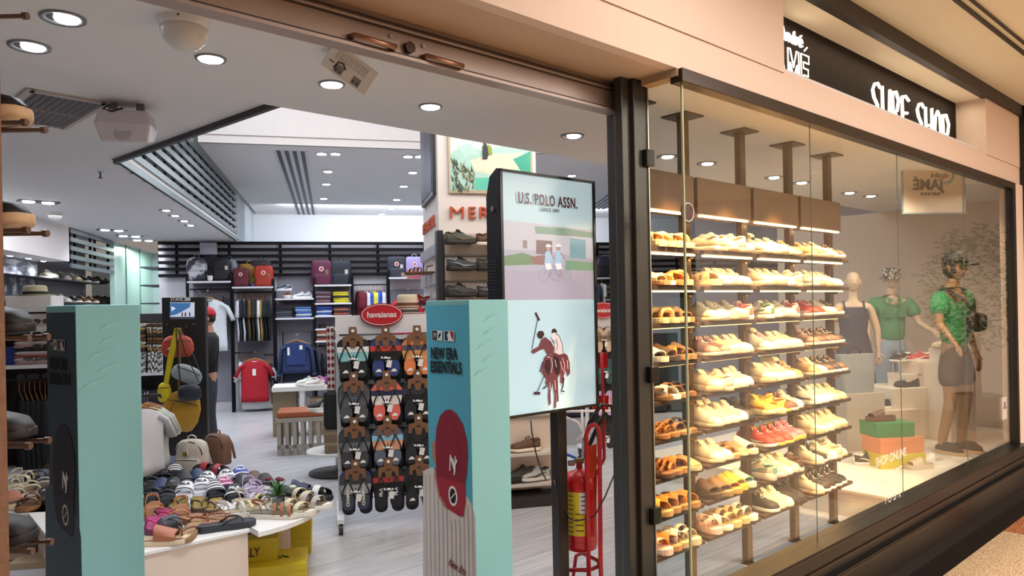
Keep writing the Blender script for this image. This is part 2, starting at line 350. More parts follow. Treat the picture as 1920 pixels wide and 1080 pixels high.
# ---------------------------------------------------------------- sign over the window
t = thing('shop_sign', 'dark recessed sign panel with glowing white letters above the window', 'sign', FP(0, 0), AF)
MB().box(-3.89, -.76, .20, .235, 2.735, 3.16).build('panel', mat('#2A221E', .85, nz=.04, spec=.1), t)
LIT = emis('#FFF1DC', 1.7)
def sgn(px, py): 
    q = uv(onp(px, py, FP(0, .19), FN)); return q[0], q[2]
def stroke(mb, pts, wd, y=.185, th=.02):
    mb.tube([(a, y, c) for a, c in pts], wd, 6, flat=1.0)
def letters(nm, x0, x1, z0, z1, chars, wd, mt=LIT):
    n = sum(wdt for _, wdt in chars); cx = x0
    for paths, wdt in chars:
        ww = (x1-x0)*wdt/n; m_ = MB()
        for pth in paths: stroke(m_, [(cx+.08*ww+.8*ww*a, z0+(z1-z0)*c) for a, c in pth], wd)
        if paths: m_.build(nm, mt, t)
        cx += ww
S_ = [[(1, .92), (.72, 1), (.35, .95), (.1, .78), (.25, .60), (.62, .44), (.68, .25), (.45, .05), (.05, 0)]]
U_ = [[(0, .98), (.02, .4), (.2, .05), (.55, .03), (.85, .3), (.95, .98)]]
R_ = [[(0, 0), (.05, .5), (.02, .95), (.5, 1), (.8, .8), (.6, .5), (.1, .42)], [(.3, .44), (.6, .25), (.95, 0)]]
F_ = [[(0, 0), (.05, .5), (.02, .95), (.5, 1), (.95, .92)], [(.05, .5), (.7, .55)]]
H_ = [[(0, .95), (.05, 0)], [(.9, 1), (.85, 0)], [(.02, .42), (.88, .5)]]
O_ = [[(.5, 1), (.15, .8), (.05, .4), (.3, .02), (.7, .05), (.95, .45), (.85, .85), (.5, 1)]]
P_ = [[(.05, 0), (.08, .5), (.02, .95), (.55, 1), (.95, .75), (.75, .42), (.1, .38)]]
xa, za = sgn(1633, 150); xb, zb = sgn(1780, 262)
xs0 = sgn(1632, 200)[0]; xs1 = sgn(1706, 230)[0]; xs2 = sgn(1716, 230)[0]; xs3 = sgn(1780, 250)[0]
letters('letter', xs0, xs1, 2.77, 3.02, [(S_, 1), (U_, 1), (R_, 1), (F_, 1)], .011)
letters('letter', xs2, xs3, 2.77, 3.02, [(S_, 1), (H_, 1), (O_, 1), (P_, 1)], .011)
# 'André' in small script and 'JAMÉ' in outlined capitals
ja = sgn(1517, 130)[0]; je = sgn(1430, 80)[0]
text('André', .10, LIT, t, (sgn(1483, 95)[0], .186, 3.055), (R(90), 0, 0), .006, 'letter', .0)
J_ = [[(.9, 1), (.9, .2), (.6, 0), (.2, .1)]]
Ac = [[(0, 0), (.42, 1), (.6, 1), (1, 0), (.78, 0), (.5, .75), (.25, 0), (0, 0)]]
Mc = [[(0, 0), (0, 1), (.2, 1), (.5, .5), (.8, 1), (1, 1), (1, 0), (.82, 0), (.82, .6), (.5, .2), (.18, .6), (.18, 0), (0, 0)]]
Ec = [[(0, 0), (0, 1), (1, 1), (1, .78), (.3, .78), (.3, .6), (.9, .6), (.9, .4), (.3, .4), (.3, .2), (1, .2), (1, 0), (0, 0)], [(.45, 1.12), (.8, 1.25)]]
xj0, xj1 = sgn(1517, 120)[0]-.50, sgn(1517, 120)[0]
letters('letter', xj0, xj1, 2.80, 2.99, [(J_, .8), (Ac, 1.1), (Mc, 1.2), (Ec, .9)], .0045)
area('sign_cove_lamp', FP(-2.3, .10, 3.13), 2.9, .06, 5, (1.0, .86, .62), (0, R(180)*0, AF))
# ---------------------------------------------------------------- lattices of dark slats
def lattice(name, label, p0, p1, zs, h, posts, m, d=.03, mp=None):
    p0, p1 = Vector(p0), Vector(p1); L = (p1-p0).length; a = math.atan2((p1-p0).y, (p1-p0).x)
    t = thing(name, label, 'slat screen', (p0.x, p0.y, 0), a)
    for z in zs: MB().box(0, L, -d/2, d/2, z, z+h).build('slat', m, t)
    for x in posts: MB().box(x-.02, x+.02, d/2, d/2+.03, min(zs), max(zs)+h).build('upright', mp or m, t)
    return t
SL = mat('#8B9494', .4, .3, nz=.05); SK = mat('#121117', .7, nz=.06, spec=.2)
la, lb = Vector(A_), IP(-.05, 0)
lattice('slat_screen', 'slanting grey slat screen hanging along the edge of the raised ceiling', (la.x, la.y), (lb.x, lb.y), [ZC+.0+i*.109 for i in range(8)], .062, [i*.40+.2 for i in range(17)], mat('#5E6868', .35, .4, nz=.05), .03, SK)
pA, pB = IP(-1.93, -1.92), IP(-1.93, .05)
lattice('slat_screen', 'grey slat screen above the shoe wall at the far left', (pA.x, pA.y), (pB.x, pB.y), [2.26+i*.118 for i in range(5)], .06, [.1, .3, .95, 1.15, 1.8], mat('#5B6166', .4, .3), .03, SK)
q0, q1 = IP(-1.25, -.02), IP(11, -.02)
lattice('slat_screen', 'black horizontal slat screen across the top of the back wall', (q0.x, q0.y), (q1.x, q1.y), [2.205+i*.1065 for i in range(6)], .052, [.27+.81*i for i in range(14)], SK, .04)
# ---------------------------------------------------------------- pillar with poster and lettering
pf = onz(968, 935, 0)
_s1 = st(onp(1010, 600, pf, ID)); _s0 = st(onp(826, 600, pf, ID)); PT = _s1[1]; PS0, PS1 = _s0[0], _s1[0]
slab('wall_pillar', [IP(PS0, PT), IP(PS1, PT), IP(PS1, PT+1.05), IP(PS0, PT+1.05)], 0, ZU+1, PW)
def Pf(x, y): s, t_, z = st(onp(x, y, IP(0, PT), ID)); return s, z
# ================================================================ ceiling fittings
def mk_down(name, rc, re_, s, off=0):
    t = thing(name, 'x', 'downlight')
    m = MB(); m.lathe([(rc*.72, .0), (rc*.74, -.006), (rc*.97, -.008), (rc, 0)], 24); m.build('trim_ring', mat('#8E8B8C', .3, .6), t, smooth=True)
    m = MB(); m.lathe([(rc*.72, .001), (rc*.70, -.001)], 20); m.build('reflector', mat('#4A484A', .3, .6), t)
    m = MB(); m.lathe([(re_, -.001), (re_*.9, -.010), (re_*.4, -.014)], 18, (off, 0, 0)); m.build('bulb', emis('#F2F7FF', s), t, smooth=True)
    return t
dA = mk_down('downlight', .075, .042, 22, .012); dB = mk_down('downlight', .062, .052, 30)
G = 'round recessed ceiling downlights'
lab = {(118, 33): 'left of the dome camera, nearer the entrance', (55, 86): 'furthest left of all', (395, 109): 'just right of the dome camera', (622, 157): 'below the hanging white label',
 (807, 199): 'right of the hanging white label', (1073, 254): 'above the big advertising screen', (1250, 293): 'behind the narrow return pane', (1325, 306): 'between the first two shelf posts',
 (1450, 332): 'behind the second and third shelf posts', (1502, 342): 'left of the fourth shelf post', (1592, 361): 'just right of the last shelf post', (1632, 367): 'furthest right over the window display'}
for i, (q, l) in enumerate(lab.items()):
    p = onz(q[0], q[1], ZS); pr = dB if q in ((395, 109), (622, 157), (807, 199)) else dA
    inst(pr, p, AF, 'round white downlight set in the lower ceiling, '+l, G)
    spot('downlight_lamp', p-Vector((0, 0, .03)), 30 if q[0] < 1100 else 14, COOL if q[0] < 1000 else (1, .88, .75), 150, .8)
up = {(603, 288): 'left one of the front pair', (629, 288): 'right one of the front pair', (615, 321): 'behind the front pair, third back', (612, 345): 'fourth back in the left row', (607, 372): 'fifth back in the left row',
 (765, 293): 'left of the pair by the pillar', (787, 293): 'touching the white pillar', (774, 323): 'second in the row beside the pillar', (757, 349): 'third in the row beside the pillar', (744, 374): 'fourth in the row beside the pillar', (734, 391): 'fifth in the row beside the pillar', (716, 401): 'last one at the far edge', (1072, 329): 'seen above the advertising screen'}
for q, l in up.items():
    p = onz(q[0], q[1], ZU); inst(dB, p, AI, 'small bright downlight in the raised ceiling, '+l, 'downlights of the raised ceiling', 1.25)
    if q[0] not in (629, 787, 607, 734, 716): spot('raised_lamp', p-Vector((0, 0, .03)), 20, COOL, 150, .8)
dD = thing('downlight', 'x', 'downlight')
MB().box(-.16, .16, -.07, .07, -.006, 0).build('frame', mat('#3C3B40', .4, .4), dD)
for x in (-.075, .075): MB().lathe([(.05, -.006), (.045, -.014), (.02, -.018)], 16, (x, 0, 0)).build('bulb', emis('#F2F7FF', 26), dD)
lo = {(72, 378): 'nearest, above the left shoe stand', (210, 431): 'middle row, left', (243, 442): 'middle row, centre', (268, 450): 'middle row, right'}
for q, l in lo.items():
    p = onz(q[0], q[1], ZC); inst(dD, p, AI+.5, 'twin spot downlight in the main ceiling, '+l, 'twin spot downlights of the main ceiling', 1.15)
    spot('main_lamp', p-Vector((0, 0, .04)), 24, COOL, 150, .8)
for i, (q) in enumerate(((310, 394), (327, 404), (344, 414), (356, 422))):
    p = onz(q[0], q[1], ZC); inst(dA, p, AI, 'small downlight beside the slanting slat screen, %s of four counted from the front' % NUM[i], 'row of four small downlights'); spot('main_lamp', p-Vector((0, 0, .04)), 12, COOL, 150, .8)
for i, q in enumerate(((17, 479), (52, 484), (80, 489))):
    p = onz(q[0], q[1], 2.34); inst(dA, p, AI, 'small downlight under the white bulkhead at left, %s from the left' % NUM[i], 'downlights under the bulkhead', .8); spot('bulkhead_lamp', p-Vector((0, 0, .04)), 14, COOL, 140, .8)
# dome camera
def dome(label, p, r, z):
    t = thing('dome_camera', label, 'security camera', (p.x, p.y, z))
    MB().lathe([(r, 0), (r, -.03*r/.12), (r*.97, -.045*r/.12)], 32).build('base', WHITE, t, smooth=False)
    MB().lathe([(r*.97*math.cos(a), -.045*r/.12-r*.95*math.sin(a)) for a in [i*math.pi/20 for i in range(10)]]+[(.002, -.045*r/.12-r*.95)], 32).build('dome', mat('#D8D2CC', .3, nz=.02), t, smooth=True)
    MB().tube([(r*.2, -r*.99, -.012), (r*.2, -r*1.01, -.012)], .004, 8).build('screw', BLACK, t)
dome('large white dome camera under the lower ceiling by the entrance', onz(345, 38, ZS), .085, ZS)
dome('small white dome camera on the main ceiling at left', onz(103, 398, ZC), .075, ZC)
p = onz(352, 457, ZC)
t = thing('security_camera', 'white turret camera at the left top corner of the back wall', 'security camera', (p.x, p.y-.1, ZC))
MB().lathe([(.06, 0), (.06, -.03), (.05, -.05)], 20).build('base', WHITE, t); MB().lathe([(.055*math.cos(a), -.08+.055*math.sin(a)) for a in [-1.5+i*.3 for i in range(11)]], 18).build('ball', WHITE, t, smooth=True)
MB().tube([(.01, -.045, -.085), (.012, -.062, -.088)], .022, 14).build('lens', BLACK, t)
# loudspeaker hanging from the ceiling
p = aty(240, 178, 4.05); t = thing('ceiling_speaker', 'white wedge shaped speaker hanging from the ceiling near the vent', 'speaker', (p.x, p.y, ZC-.0), .28)
m = MB(); m.loft([[(-.13, -.09, -.06), (.11, -.09, -.06), (.11, .12, -.04), (-.13, .12, -.04)], [(-.15, -.11, -.14), (.13, -.11, -.14), (.13, .12, -.13), (-.15, .12, -.13)], [(-.12, -.09, -.24), (.11, -.09, -.24), (.11, .09, -.2), (-.12, .09, -.2)]]); m.build('cabinet', mat('#CFC8CC', .45, nz=.02), t, bevel=.012)
MB().box(-.10, -.06, .0, .03, -.07, 0).build('bracket', mat('#77737A', .4), t); MB().box(.04, .08, 0, .03, -.07, 0).build('bracket', mat('#77737A', .4), t)
MB().tube([(-.08, -.06, -.03), (-.11, -.08, -.06), (-.06, -.1, -.075), (-.01, -.08, -.05)], .005, 6).build('cable', BLACK, t, smooth=True)
MB().lathe([(.045, 0), (.04, .004), (.02, .002)], 20, (-.01, 0, 0)).build('emblem', mat('#B9B2B6', .4), t, rot=(R(90), 0, 0), loc=(0, -.10, -.19))
# air vent
vp = [onz(*c, ZC) for c in ((52, 165), (188, 188), (105, 238), (20, 222))]
ctr = sum(vp, Vector())/4; ex = (vp[1]-vp[0]); wv_, lv_ = ex.length, (vp[3]-vp[0]).length; an = math.atan2((vp[2]-vp[1]).y, (vp[2]-vp[1]).x)
t = thing('air_vent', 'square louvred air vent in the ceiling at upper left', 'air vent', (ctr.x, ctr.y, ZC), an)
L_, W_ = .74, .36
MB().box(-L_/2, L_/2, -W_/2, W_/2, -.004, 0).build('backing', mat('#3A3838', .6), t)
m = MB()
for a in (-1, 1): m.box(-L_/2-.02, L_/2+.02, a*W_/2-.02, a*W_/2+.02, -.014, 0); m.box(a*L_/2-.02, a*L_/2+.02, -W_/2, W_/2, -.014, 0)
m.box(-.006, .006, -W_/2, W_/2, -.016, -.004); m.build('frame', mat('#B8AFA8', .5), t)
for i in range(10): MB().cbox((0, -W_/2+.02+i*(W_-.04)/9, -.012), (L_-.03, .022, .002), rx=.7).build('louvre', mat('#8F8B8C', .4, .3), t)
# long slot diffusers in the raised ceiling
for (lbl, a, b_, n) in (('dark linear slot diffuser in the raised ceiling, left of the bright pair', (545, 282), (575, 402), 4), ('pale linear slot diffuser at right above the advertising screen', (1160, 362), (1117, 392), 4)):
    pa, pb = onz(*a, ZU), onz(*b_, ZU); d = pb-pa
    t = thing('slot_diffuser', lbl, 'air vent', (pa.x, pa.y, ZU), math.atan2(d.y, d.x))
    MB().box(0, d.length, -.22, .22, -.004, 0).build('plate', mat('#C9C8CE', .5), t)
    for i in range(n): MB().box(.02, d.length-.02, -.17+i*.1, -.12+i*.1, -.008, -.003).build('slot', mat('#26262C', .5), t)
p = onz(188, 322, ZC); t = thing('sprinkler', 'small sprinkler head on the main ceiling', 'sprinkler', p)
MB().lathe([(.025, 0), (.02, -.006)], 14).build('rosette', STEEL, t); MB().tube([(0, 0, 0), (0, 0, -.05)], .006, 8).build('stem', BLACK, t); MB().lathe([(.018, -.05), (.018, -.054)], 12).build('deflector', BLACK, t)
# label card hanging from the ceiling with marks
p = onz(657, 104, ZS)
p = aty(655, 131, 2.95)
Mr = Matrix.Rotation(R(-62), 4, 'X') @ Matrix.Rotation(R(38), 4, 'Z')
t = thing('ceiling_sensor', 'tilted white rectangular alarm unit fixed under the lower ceiling', 'sensor', p, rot=Mr.to_euler())
MB().box(-.105, .105, -.055, .055, 0, .035).build('body', mat('#E4DCD2', .5, nz=.03), t, bevel=.006)
for i in range(11): MB().box(-.07+i*.013, -.063+i*.013, -.048, -.008, -.002, .002).build('rib', mat('#C4BAB0', .5), t)
for x in (-.035, .045):
    MB().box(x-.018, x+.018, .008, .042, -.002, .002).build('plate', mat('#8A827A', .5), t)
    for a in (-1, 1): MB().lathe([(.004, -.004), (.004, -.001)], 8, (x+a*.009, .03, 0)).build('screw', BLACK, t)
MB().tube([(-.055, .03, -.003), (-.05, -.002, -.006), (-.03, -.006, -.006), (-.012, .01, -.003)], .003, 6).build('wire', BLACK, t)
MB().box(-.085, -.065, .01, .014, -.002, .002).build('mark', BLACK, t)
pb = Mr.to_3x3().inverted() @ Vector((0, .03, ZS-p.z)); MB().tube([(0, 0, .03), tuple(pb)], .01, 8).build('mount', STEEL, t)
o = MB().box(-.13, .13, -.05, .05, -.2, 0).build('wall_box', mat('#A9A7B4', .5, nz=.03), loc=Bt(391, 455, -.1), rz=AI, bevel=.01); tag(o, 'pale grey box hanging in front of the black slats above the backpacks', 'wall box')
# general light of the place and added fill lights
area('shop_fill', IP(2.5, -2.0, 3.6), 4, 3, 90, COOL); area('pillar_fill', FP(-4.6, 1.98, 3.3), 4.5, .5, 42, (1, .93, .86), (R(62), 0, AF))  # second area is an unseen fill added to light the pillar front
area('shop_fill', IP(-1.2, -4.0, 2.76), 1.2, 4, 40, COOL)
area('void_fill', IP(2, -5.5, 4.9), 4, 1.5, 110, COOL)  # area light added in the hidden void, no fitting there
area('back_cove_lamp', IP(4, 1.7, 3.45), 7, .5, 85, COOL, (R(75), 0, AI))  # unseen area light added to brighten the far wall
area('passage_lamp', IP(-1.6, 1.4, 2.75), .3, 1.4, 22, (.8, 1, .92))
area('mall_lamp', FP(-2.5, -3.4, 3.2), 8, 1.5, 150, PEACH); area('mall_lamp', FP(2, -6.4, 3.2), 14, 1.0, 600, PEACH)  # second area added to brighten the opposite wall for the reflection


# square spotlight under the display ceiling; most rack spots are added, without fittings
sp = thing('spotlight', 'black square spotlight under the display ceiling behind the top of the window', 'spotlight', FP(-2.35, .22, ZS), AF)
MB().box(-.10, .10, -.09, .09, -.02, 0).build('housing', mat('#3A3733', .4, .4), sp); MB().box(-.06, .06, -.055, .055, -.026, -.018).build('bulb', emis('#F4F2EA', 12), sp)
for u in (-4.0, -3.45, -2.9, -2.35, -1.85): spot('rack_spot_fill', FP(u, .22, ZS-.03), 360, WARM, 48, .45, .04, FP(u, .68, .75))
for u in (-1.2, -.3, .6): spot('display_lamp', FP(u, .35, ZS-.03), 55, (1, .80, .6), 110, .8, .05, FP(u+.4, 1.0, .6))
# ================================================================ footwear
ST = [.004, .03, .08, .15, .25, .35, .45, .55, .65, .75, .84, .91, .965, .996]
def hw(u, W=.1):
    s = min(1, max(0, (u-.3)/.42)); s = s*s*(3-2*s); b = (.36+.14*s)*W
    if u < .13: b *= math.sqrt(max(0, 1-((u-.13)/.13)**2))
    if u > .80: b *= max(0, 1-((u-.80)/.202)**2.4)**.5
    return max(b, .002)
def ease(tab, u):
    for (a, x), (b, y) in zip(tab, tab[1:]):
        if u <= b:
            k = (u-a)/(b-a); k = k*k*(3-2*k); return x+(y-x)*k
    return tab[-1][1]
def sole_mb(L, W, h, toe=.006, grow=1.06, k=0, hh=None):
    m = MB(); rings = []
    for u in ST:
        x = (u-.5)*L*1.02; w_ = hw(u, W)*grow; z0 = ease([(0, .002), (.12, 0), (.75, 0), (1, toe)], u); z1 = (ease(hh, u) if hh else h)+z0*.6; d = (z1-z0)
        rings.append([(x, -w_*.96, z0), (x, w_*.96, z0), (x, w_*1.02, z0+d*.3), (x, w_, z1-.002), (x, w_*.95, z1), (x, -w_*.95, z1), (x, -w_, z1-.002), (x, -w_*1.02, z0+d*.3)])
    return m.loft(rings, k)
def shoe_upper(m, L, W, h0, top, e=2.6, k=0):
    rings = []
    for u in ST:
        x = (u-.5)*L; w_ = hw(u, W); tz = ease(top, u); H = tz-h0+.004; r = []
        for j in range(14):
            a = math.pi*(j/13.0); c, s = math.cos(a), math.sin(a)
            nar = 1-.34*max(0, min(1, (tz-.06)/.05))*abs(s)**2
            r.append((x, w_*nar*math.copysign(abs(c)**(2/e), c), h0-.004+H*abs(s)**(2/e)))
        rings.append(r)
    return m.loft(rings, k)
def sneaker(name, label, up, sole, lace='#F2EFE6', lining='#C9BCA8', style='low', accent=None, chunky=0.0, stripes=0, L=.275, W=.108, hs=.028, mesh=None):
    t = thing(name, label, 'sneaker' if style != 'boot' else 'shoe')
    h = hs+chunky
    hh = [(0, h+.008*(chunky > 0)), (.5, h), (1, h-.004)]
    sole_mb(L, W, h, .010 if not chunky else .014, 1.07+chunky, hh=hh).build('sole', mat(sole, .6), t, smooth=True, bevel=0)
    ch = {'low': .0, 'mid': .025, 'high': .055, 'slip': -.008, 'boot': .02}[style]
    top = [(0, .072+h*.7+ch), (.1, .074+h*.7+ch), (.22, .062+h*.7+ch), (.36, .086+h*.7+ch*.6), (.5, .074+h*.7), (.68, .054+h*.7), (.88, .044+h*.7), (1, .022+h*.6)]
    m = MB(); shoe_upper(m, L, W, h, top); m.build('upper', mat(up, .6, nz=.06, sc=60), t, smooth=True)
    zc = .070+h*.7+ch
    m = MB(); pts = []
    for i in range(16):
        a = 2*math.pi*i/16; x = -L*.5+L*(.175+.135*math.cos(a)); pts.append((x, .0235*math.sin(a), ease(top, (x+L/2)/L)+.001))
    m.tube(pts, .0065, 6, closed=True); m.build('collar', mat(accent or up, .7), t, smooth=True)
    m = MB(); m.ngon([(p[0], p[1]*.95, p[2]-.0005) for p in pts]); m.build('lining', mat(lining, .9), t)
    if style != 'slip':
        x0 = -L*.5+L*.37; z0 = ease(top, .37)
        MB().strip([(x0+.035, 0, z0-.012), (x0+.012, 0, z0+.004), (x0-.002, 0, z0+.013)], (0, .044, 0), .010).build('tongue', mat(up, .7), t, smooth=False, bevel=.002)
        m = MB()
        for i in range(5 if style != 'high' else 6):
            u = .36+.062*i; x = (u-.5)*L; z = ease(top, u)+.003; s = (-1)**i*.008
            m.tube([(x-s, -.020, z-.004), (x, -.008, z+.001), (x, .008, z+.001), (x+s, .020, z-.004)], .0028, 5)
        m.tube([(x0+.01, -.004, z0+.008), (x0+.016, -.022, z0+.010), (x0+.026, -.030, z0-.01)], .0022, 5).tube([(x0+.01, .004, z0+.008), (x0+.016, .022, z0+.010), (x0+.026, .030, z0-.01)], .0022, 5)
        m.build('laces', mat(lace, .8), t, smooth=True)
    else:
        MB().strip([((.38-.5)*L, -.034, .055), ((.38-.5)*L, -.02, ease(top, .38)-.002), ((.38-.5)*L, 0, ease(top, .38)+.003), ((.38-.5)*L, .02, ease(top, .38)-.002), ((.38-.5)*L, .034, .055)], (.03, 0, 0), .003).build('elastic_panel', mat(lining, .8), t)
    if accent:
        m = MB()
        for s in (-1, 1):
            if stripes:
                for i in range(3):
                    u = .40+.075*i; m.strip([((u-.5)*L, s*hw(u, W)*1.01, h+.002), ((u-.55)*L, s*hw(u-.04, W)*.93, h+.024), ((u-.60)*L, s*hw(u-.08, W)*.80, h+.040)], (.010, 0, 0), .003)
            else:
                m.strip([((.78-.5)*L, s*hw(.78, W)*1.0, h+.012), ((.5-.5)*L, s*hw(.5, W)*1.01, h+.008), ((.3-.5)*L, s*hw(.3, W)*.98, h+.03), ((.14-.5)*L, s*hw(.14, W)*.93, h+.034)], [(0, 0, .003), (0, 0, .014), (0, 0, .011), (0, 0, .004)], .004)
        m.build('side_stripe', mat(accent, .5), t)
        MB().strip([(-L*.5-.001, 0, h+.006), (-L*.5-.0015, 0, h+.045+ch)], (0, .030, 0), .004).build('heel_tab', mat(accent, .5), t)
    return t
def arch(u, L, W, hgt, base, n=9, skew=0.0, ext=1.03):
    x = (u-.5)*L; w_ = hw(u, W)*ext; o = []
    for i in range(n):
        a = math.pi*i/(n-1); o.append((x+skew*math.cos(a), -w_*math.cos(a), base-.008+(hgt+.008)*math.sin(a)**.62))
    return o
def bandh(u): return .030+max(0, (.80-u))/.30*.030
def shell(u0, u1, L, W, base, up=0.0, th=.005, n=11, wide=1.04):
    rings = []
    for i in range(5):
        u = u0+(u1-u0)*i/4; x = (u-.5)*L; w_ = hw(u, W)*wide+up*.5; H = bandh(u)+up; o = []
        for g, sgn_ in ((0, 1), (th, -1)):
            arc = [(x, -(w_-g)*math.cos(math.pi*j/(n-1)), base-.008+(H+.008-g)*math.sin(math.pi*j/(n-1))**.5) for j in range(n)]
            o += arc if sgn_ > 0 else arc[::-1]
        rings.append(o)
    return MB().loft(rings)
def slide(name, label, sole, bed, strap, kind='band', h=.028, strap2=None, L=.27, W=.102, logo=None, logo_c='#FFFFFF', lines=None, line_c=None, cat='sandal', buckle='#9A7F4A'):
    t = thing(name, label, cat)
    hh = [(0, h*1.12), (.5, h*.95), (1, h*.92)]
    sole_mb(L, W, h, .004, 1.04, hh=hh).build('sole', mat(sole, .6), t, smooth=False, bevel=0)
    m = MB(); rings = []
    for u in ST:
        x = (u-.5)*L*.985; w_ = hw(u, W)*.95; z = ease(hh, u)+.001
        rings.append([(x, -w_, z+.003), (x, -w_*.85, z), (x, w_*.85, z), (x, w_, z+.003), (x, w_*.5, z-.004), (x, -w_*.5, z-.004)])
    m.loft(rings); m.build('footbed', mat(bed, .75), t, smooth=True)
    sm = mat(strap, .5, nz=.07); s2 = mat(strap2 or strap, .5, nz=.07); b = h
    if kind == 'band':
        shell(.80, .46, L, W, b).build('strap', sm, t, smooth=False)
        if lines:
            for k in lines: uu = .63+k/L; shell(uu+.018, uu-.018, L, W, b, .0015, .004).build('band_stripe', mat(line_c or logo_c, .5), t)
        if logo: text(logo, .030, mat(logo_c, .5), t, ((.63-.5)*L, 0, b+.0485), (R(21), 0, R(90)), .001, 'band_lettering', .001)
    elif kind == 'double':
        for u, s_ in ((.72, .030), (.48, .030)):
            MB().strip(arch(u, L, W, .038 if u > .6 else .05, b, 9), (s_, 0, 0), .005).build('strap', sm if u > .6 else s2, t, bevel=.0015)
            MB().cbox(((u-.5)*L, hw(u, W)*.72, b+(.028 if u > .6 else .037)), (.022, .005, .018), rx=.8).build('buckle', mat(buckle, .3, .9), t)
    elif kind == 'cross':
        for s_ in (-1, 1): MB().strip(arch(.62, L, W, .044+.003*s_, b, 11, skew=.038*s_), (.055, 0, 0), .005).build('strap', sm if s_ > 0 else s2, t, bevel=.0015)
    elif kind == 'puff':
        for u in (.70, .585, .47): MB().tube(arch(u, L, W, .045, b, 11), .017, 8, flat=.8).build('strap', sm, t, smooth=True)
    elif kind == 'thong':
        for s_ in (-1, 1):
            MB().tube([((.78-.5)*L, 0, h), ((.77-.5)*L, 0, h+.016), ((.70-.5)*L, s_*.014, h+.026), ((.56-.5)*L, s_*hw(.56, W)*.75, h+.024), ((.38-.5)*L, s_*hw(.38, W)*.98, h-.002)], [.004, .004, .006, .006, .005], 6, flat=.6).build('strap', sm, t, smooth=True)
    elif kind == 'gladiator':
        for u in (.78, .64, .5): MB().strip(arch(u, L, W, .034 if u > .7 else .045, b, 9, skew=.012), (.016, 0, 0), .004).build('strap', sm if u != .64 else s2, t)
        MB().strip([((.30-.5)*L, -hw(.3, W), h), ((.24-.5)*L, -.03, h+.05), ((.10-.5)*L, -.02, h+.06), ((.05-.5)*L, 0, h+.06), ((.10-.5)*L, .02, h+.06), ((.24-.5)*L, .03, h+.05), ((.30-.5)*L, hw(.3, W), h)], (0, 0, .012), .004).build('ankle_strap', sm, t)
    elif kind == 'clog':
        m = MB(); rings = []
        for u in [x for x in ST if x > .4]:
            x = (u-.5)*L; w_ = hw(u, W)*1.0; H = ease([(.4, .058), (.6, .05), (1, .022)], u)
            rings.append([(x, w_*math.copysign(abs(math.cos(a))**.8, math.cos(a)), b-.006+H*math.sin(a)**.8) for a in [math.pi*j/12 for j in range(13)]])
        m.loft(rings); m.build('vamp', sm, t, smooth=True)
    elif kind == 'mule':
        shell(.84, .44, L, W, b).build('strap', sm, t, smooth=False)
    return t
_PK = {}
def proto(key):
    if key in _PK: return _PK[key]
    k, a = SHOES[key]; o = (sneaker if k == 's' else slide)(a.pop('nm', 'sneaker' if k == 's' else 'sandal'), 'x', **a); _PK[key] = o; return o
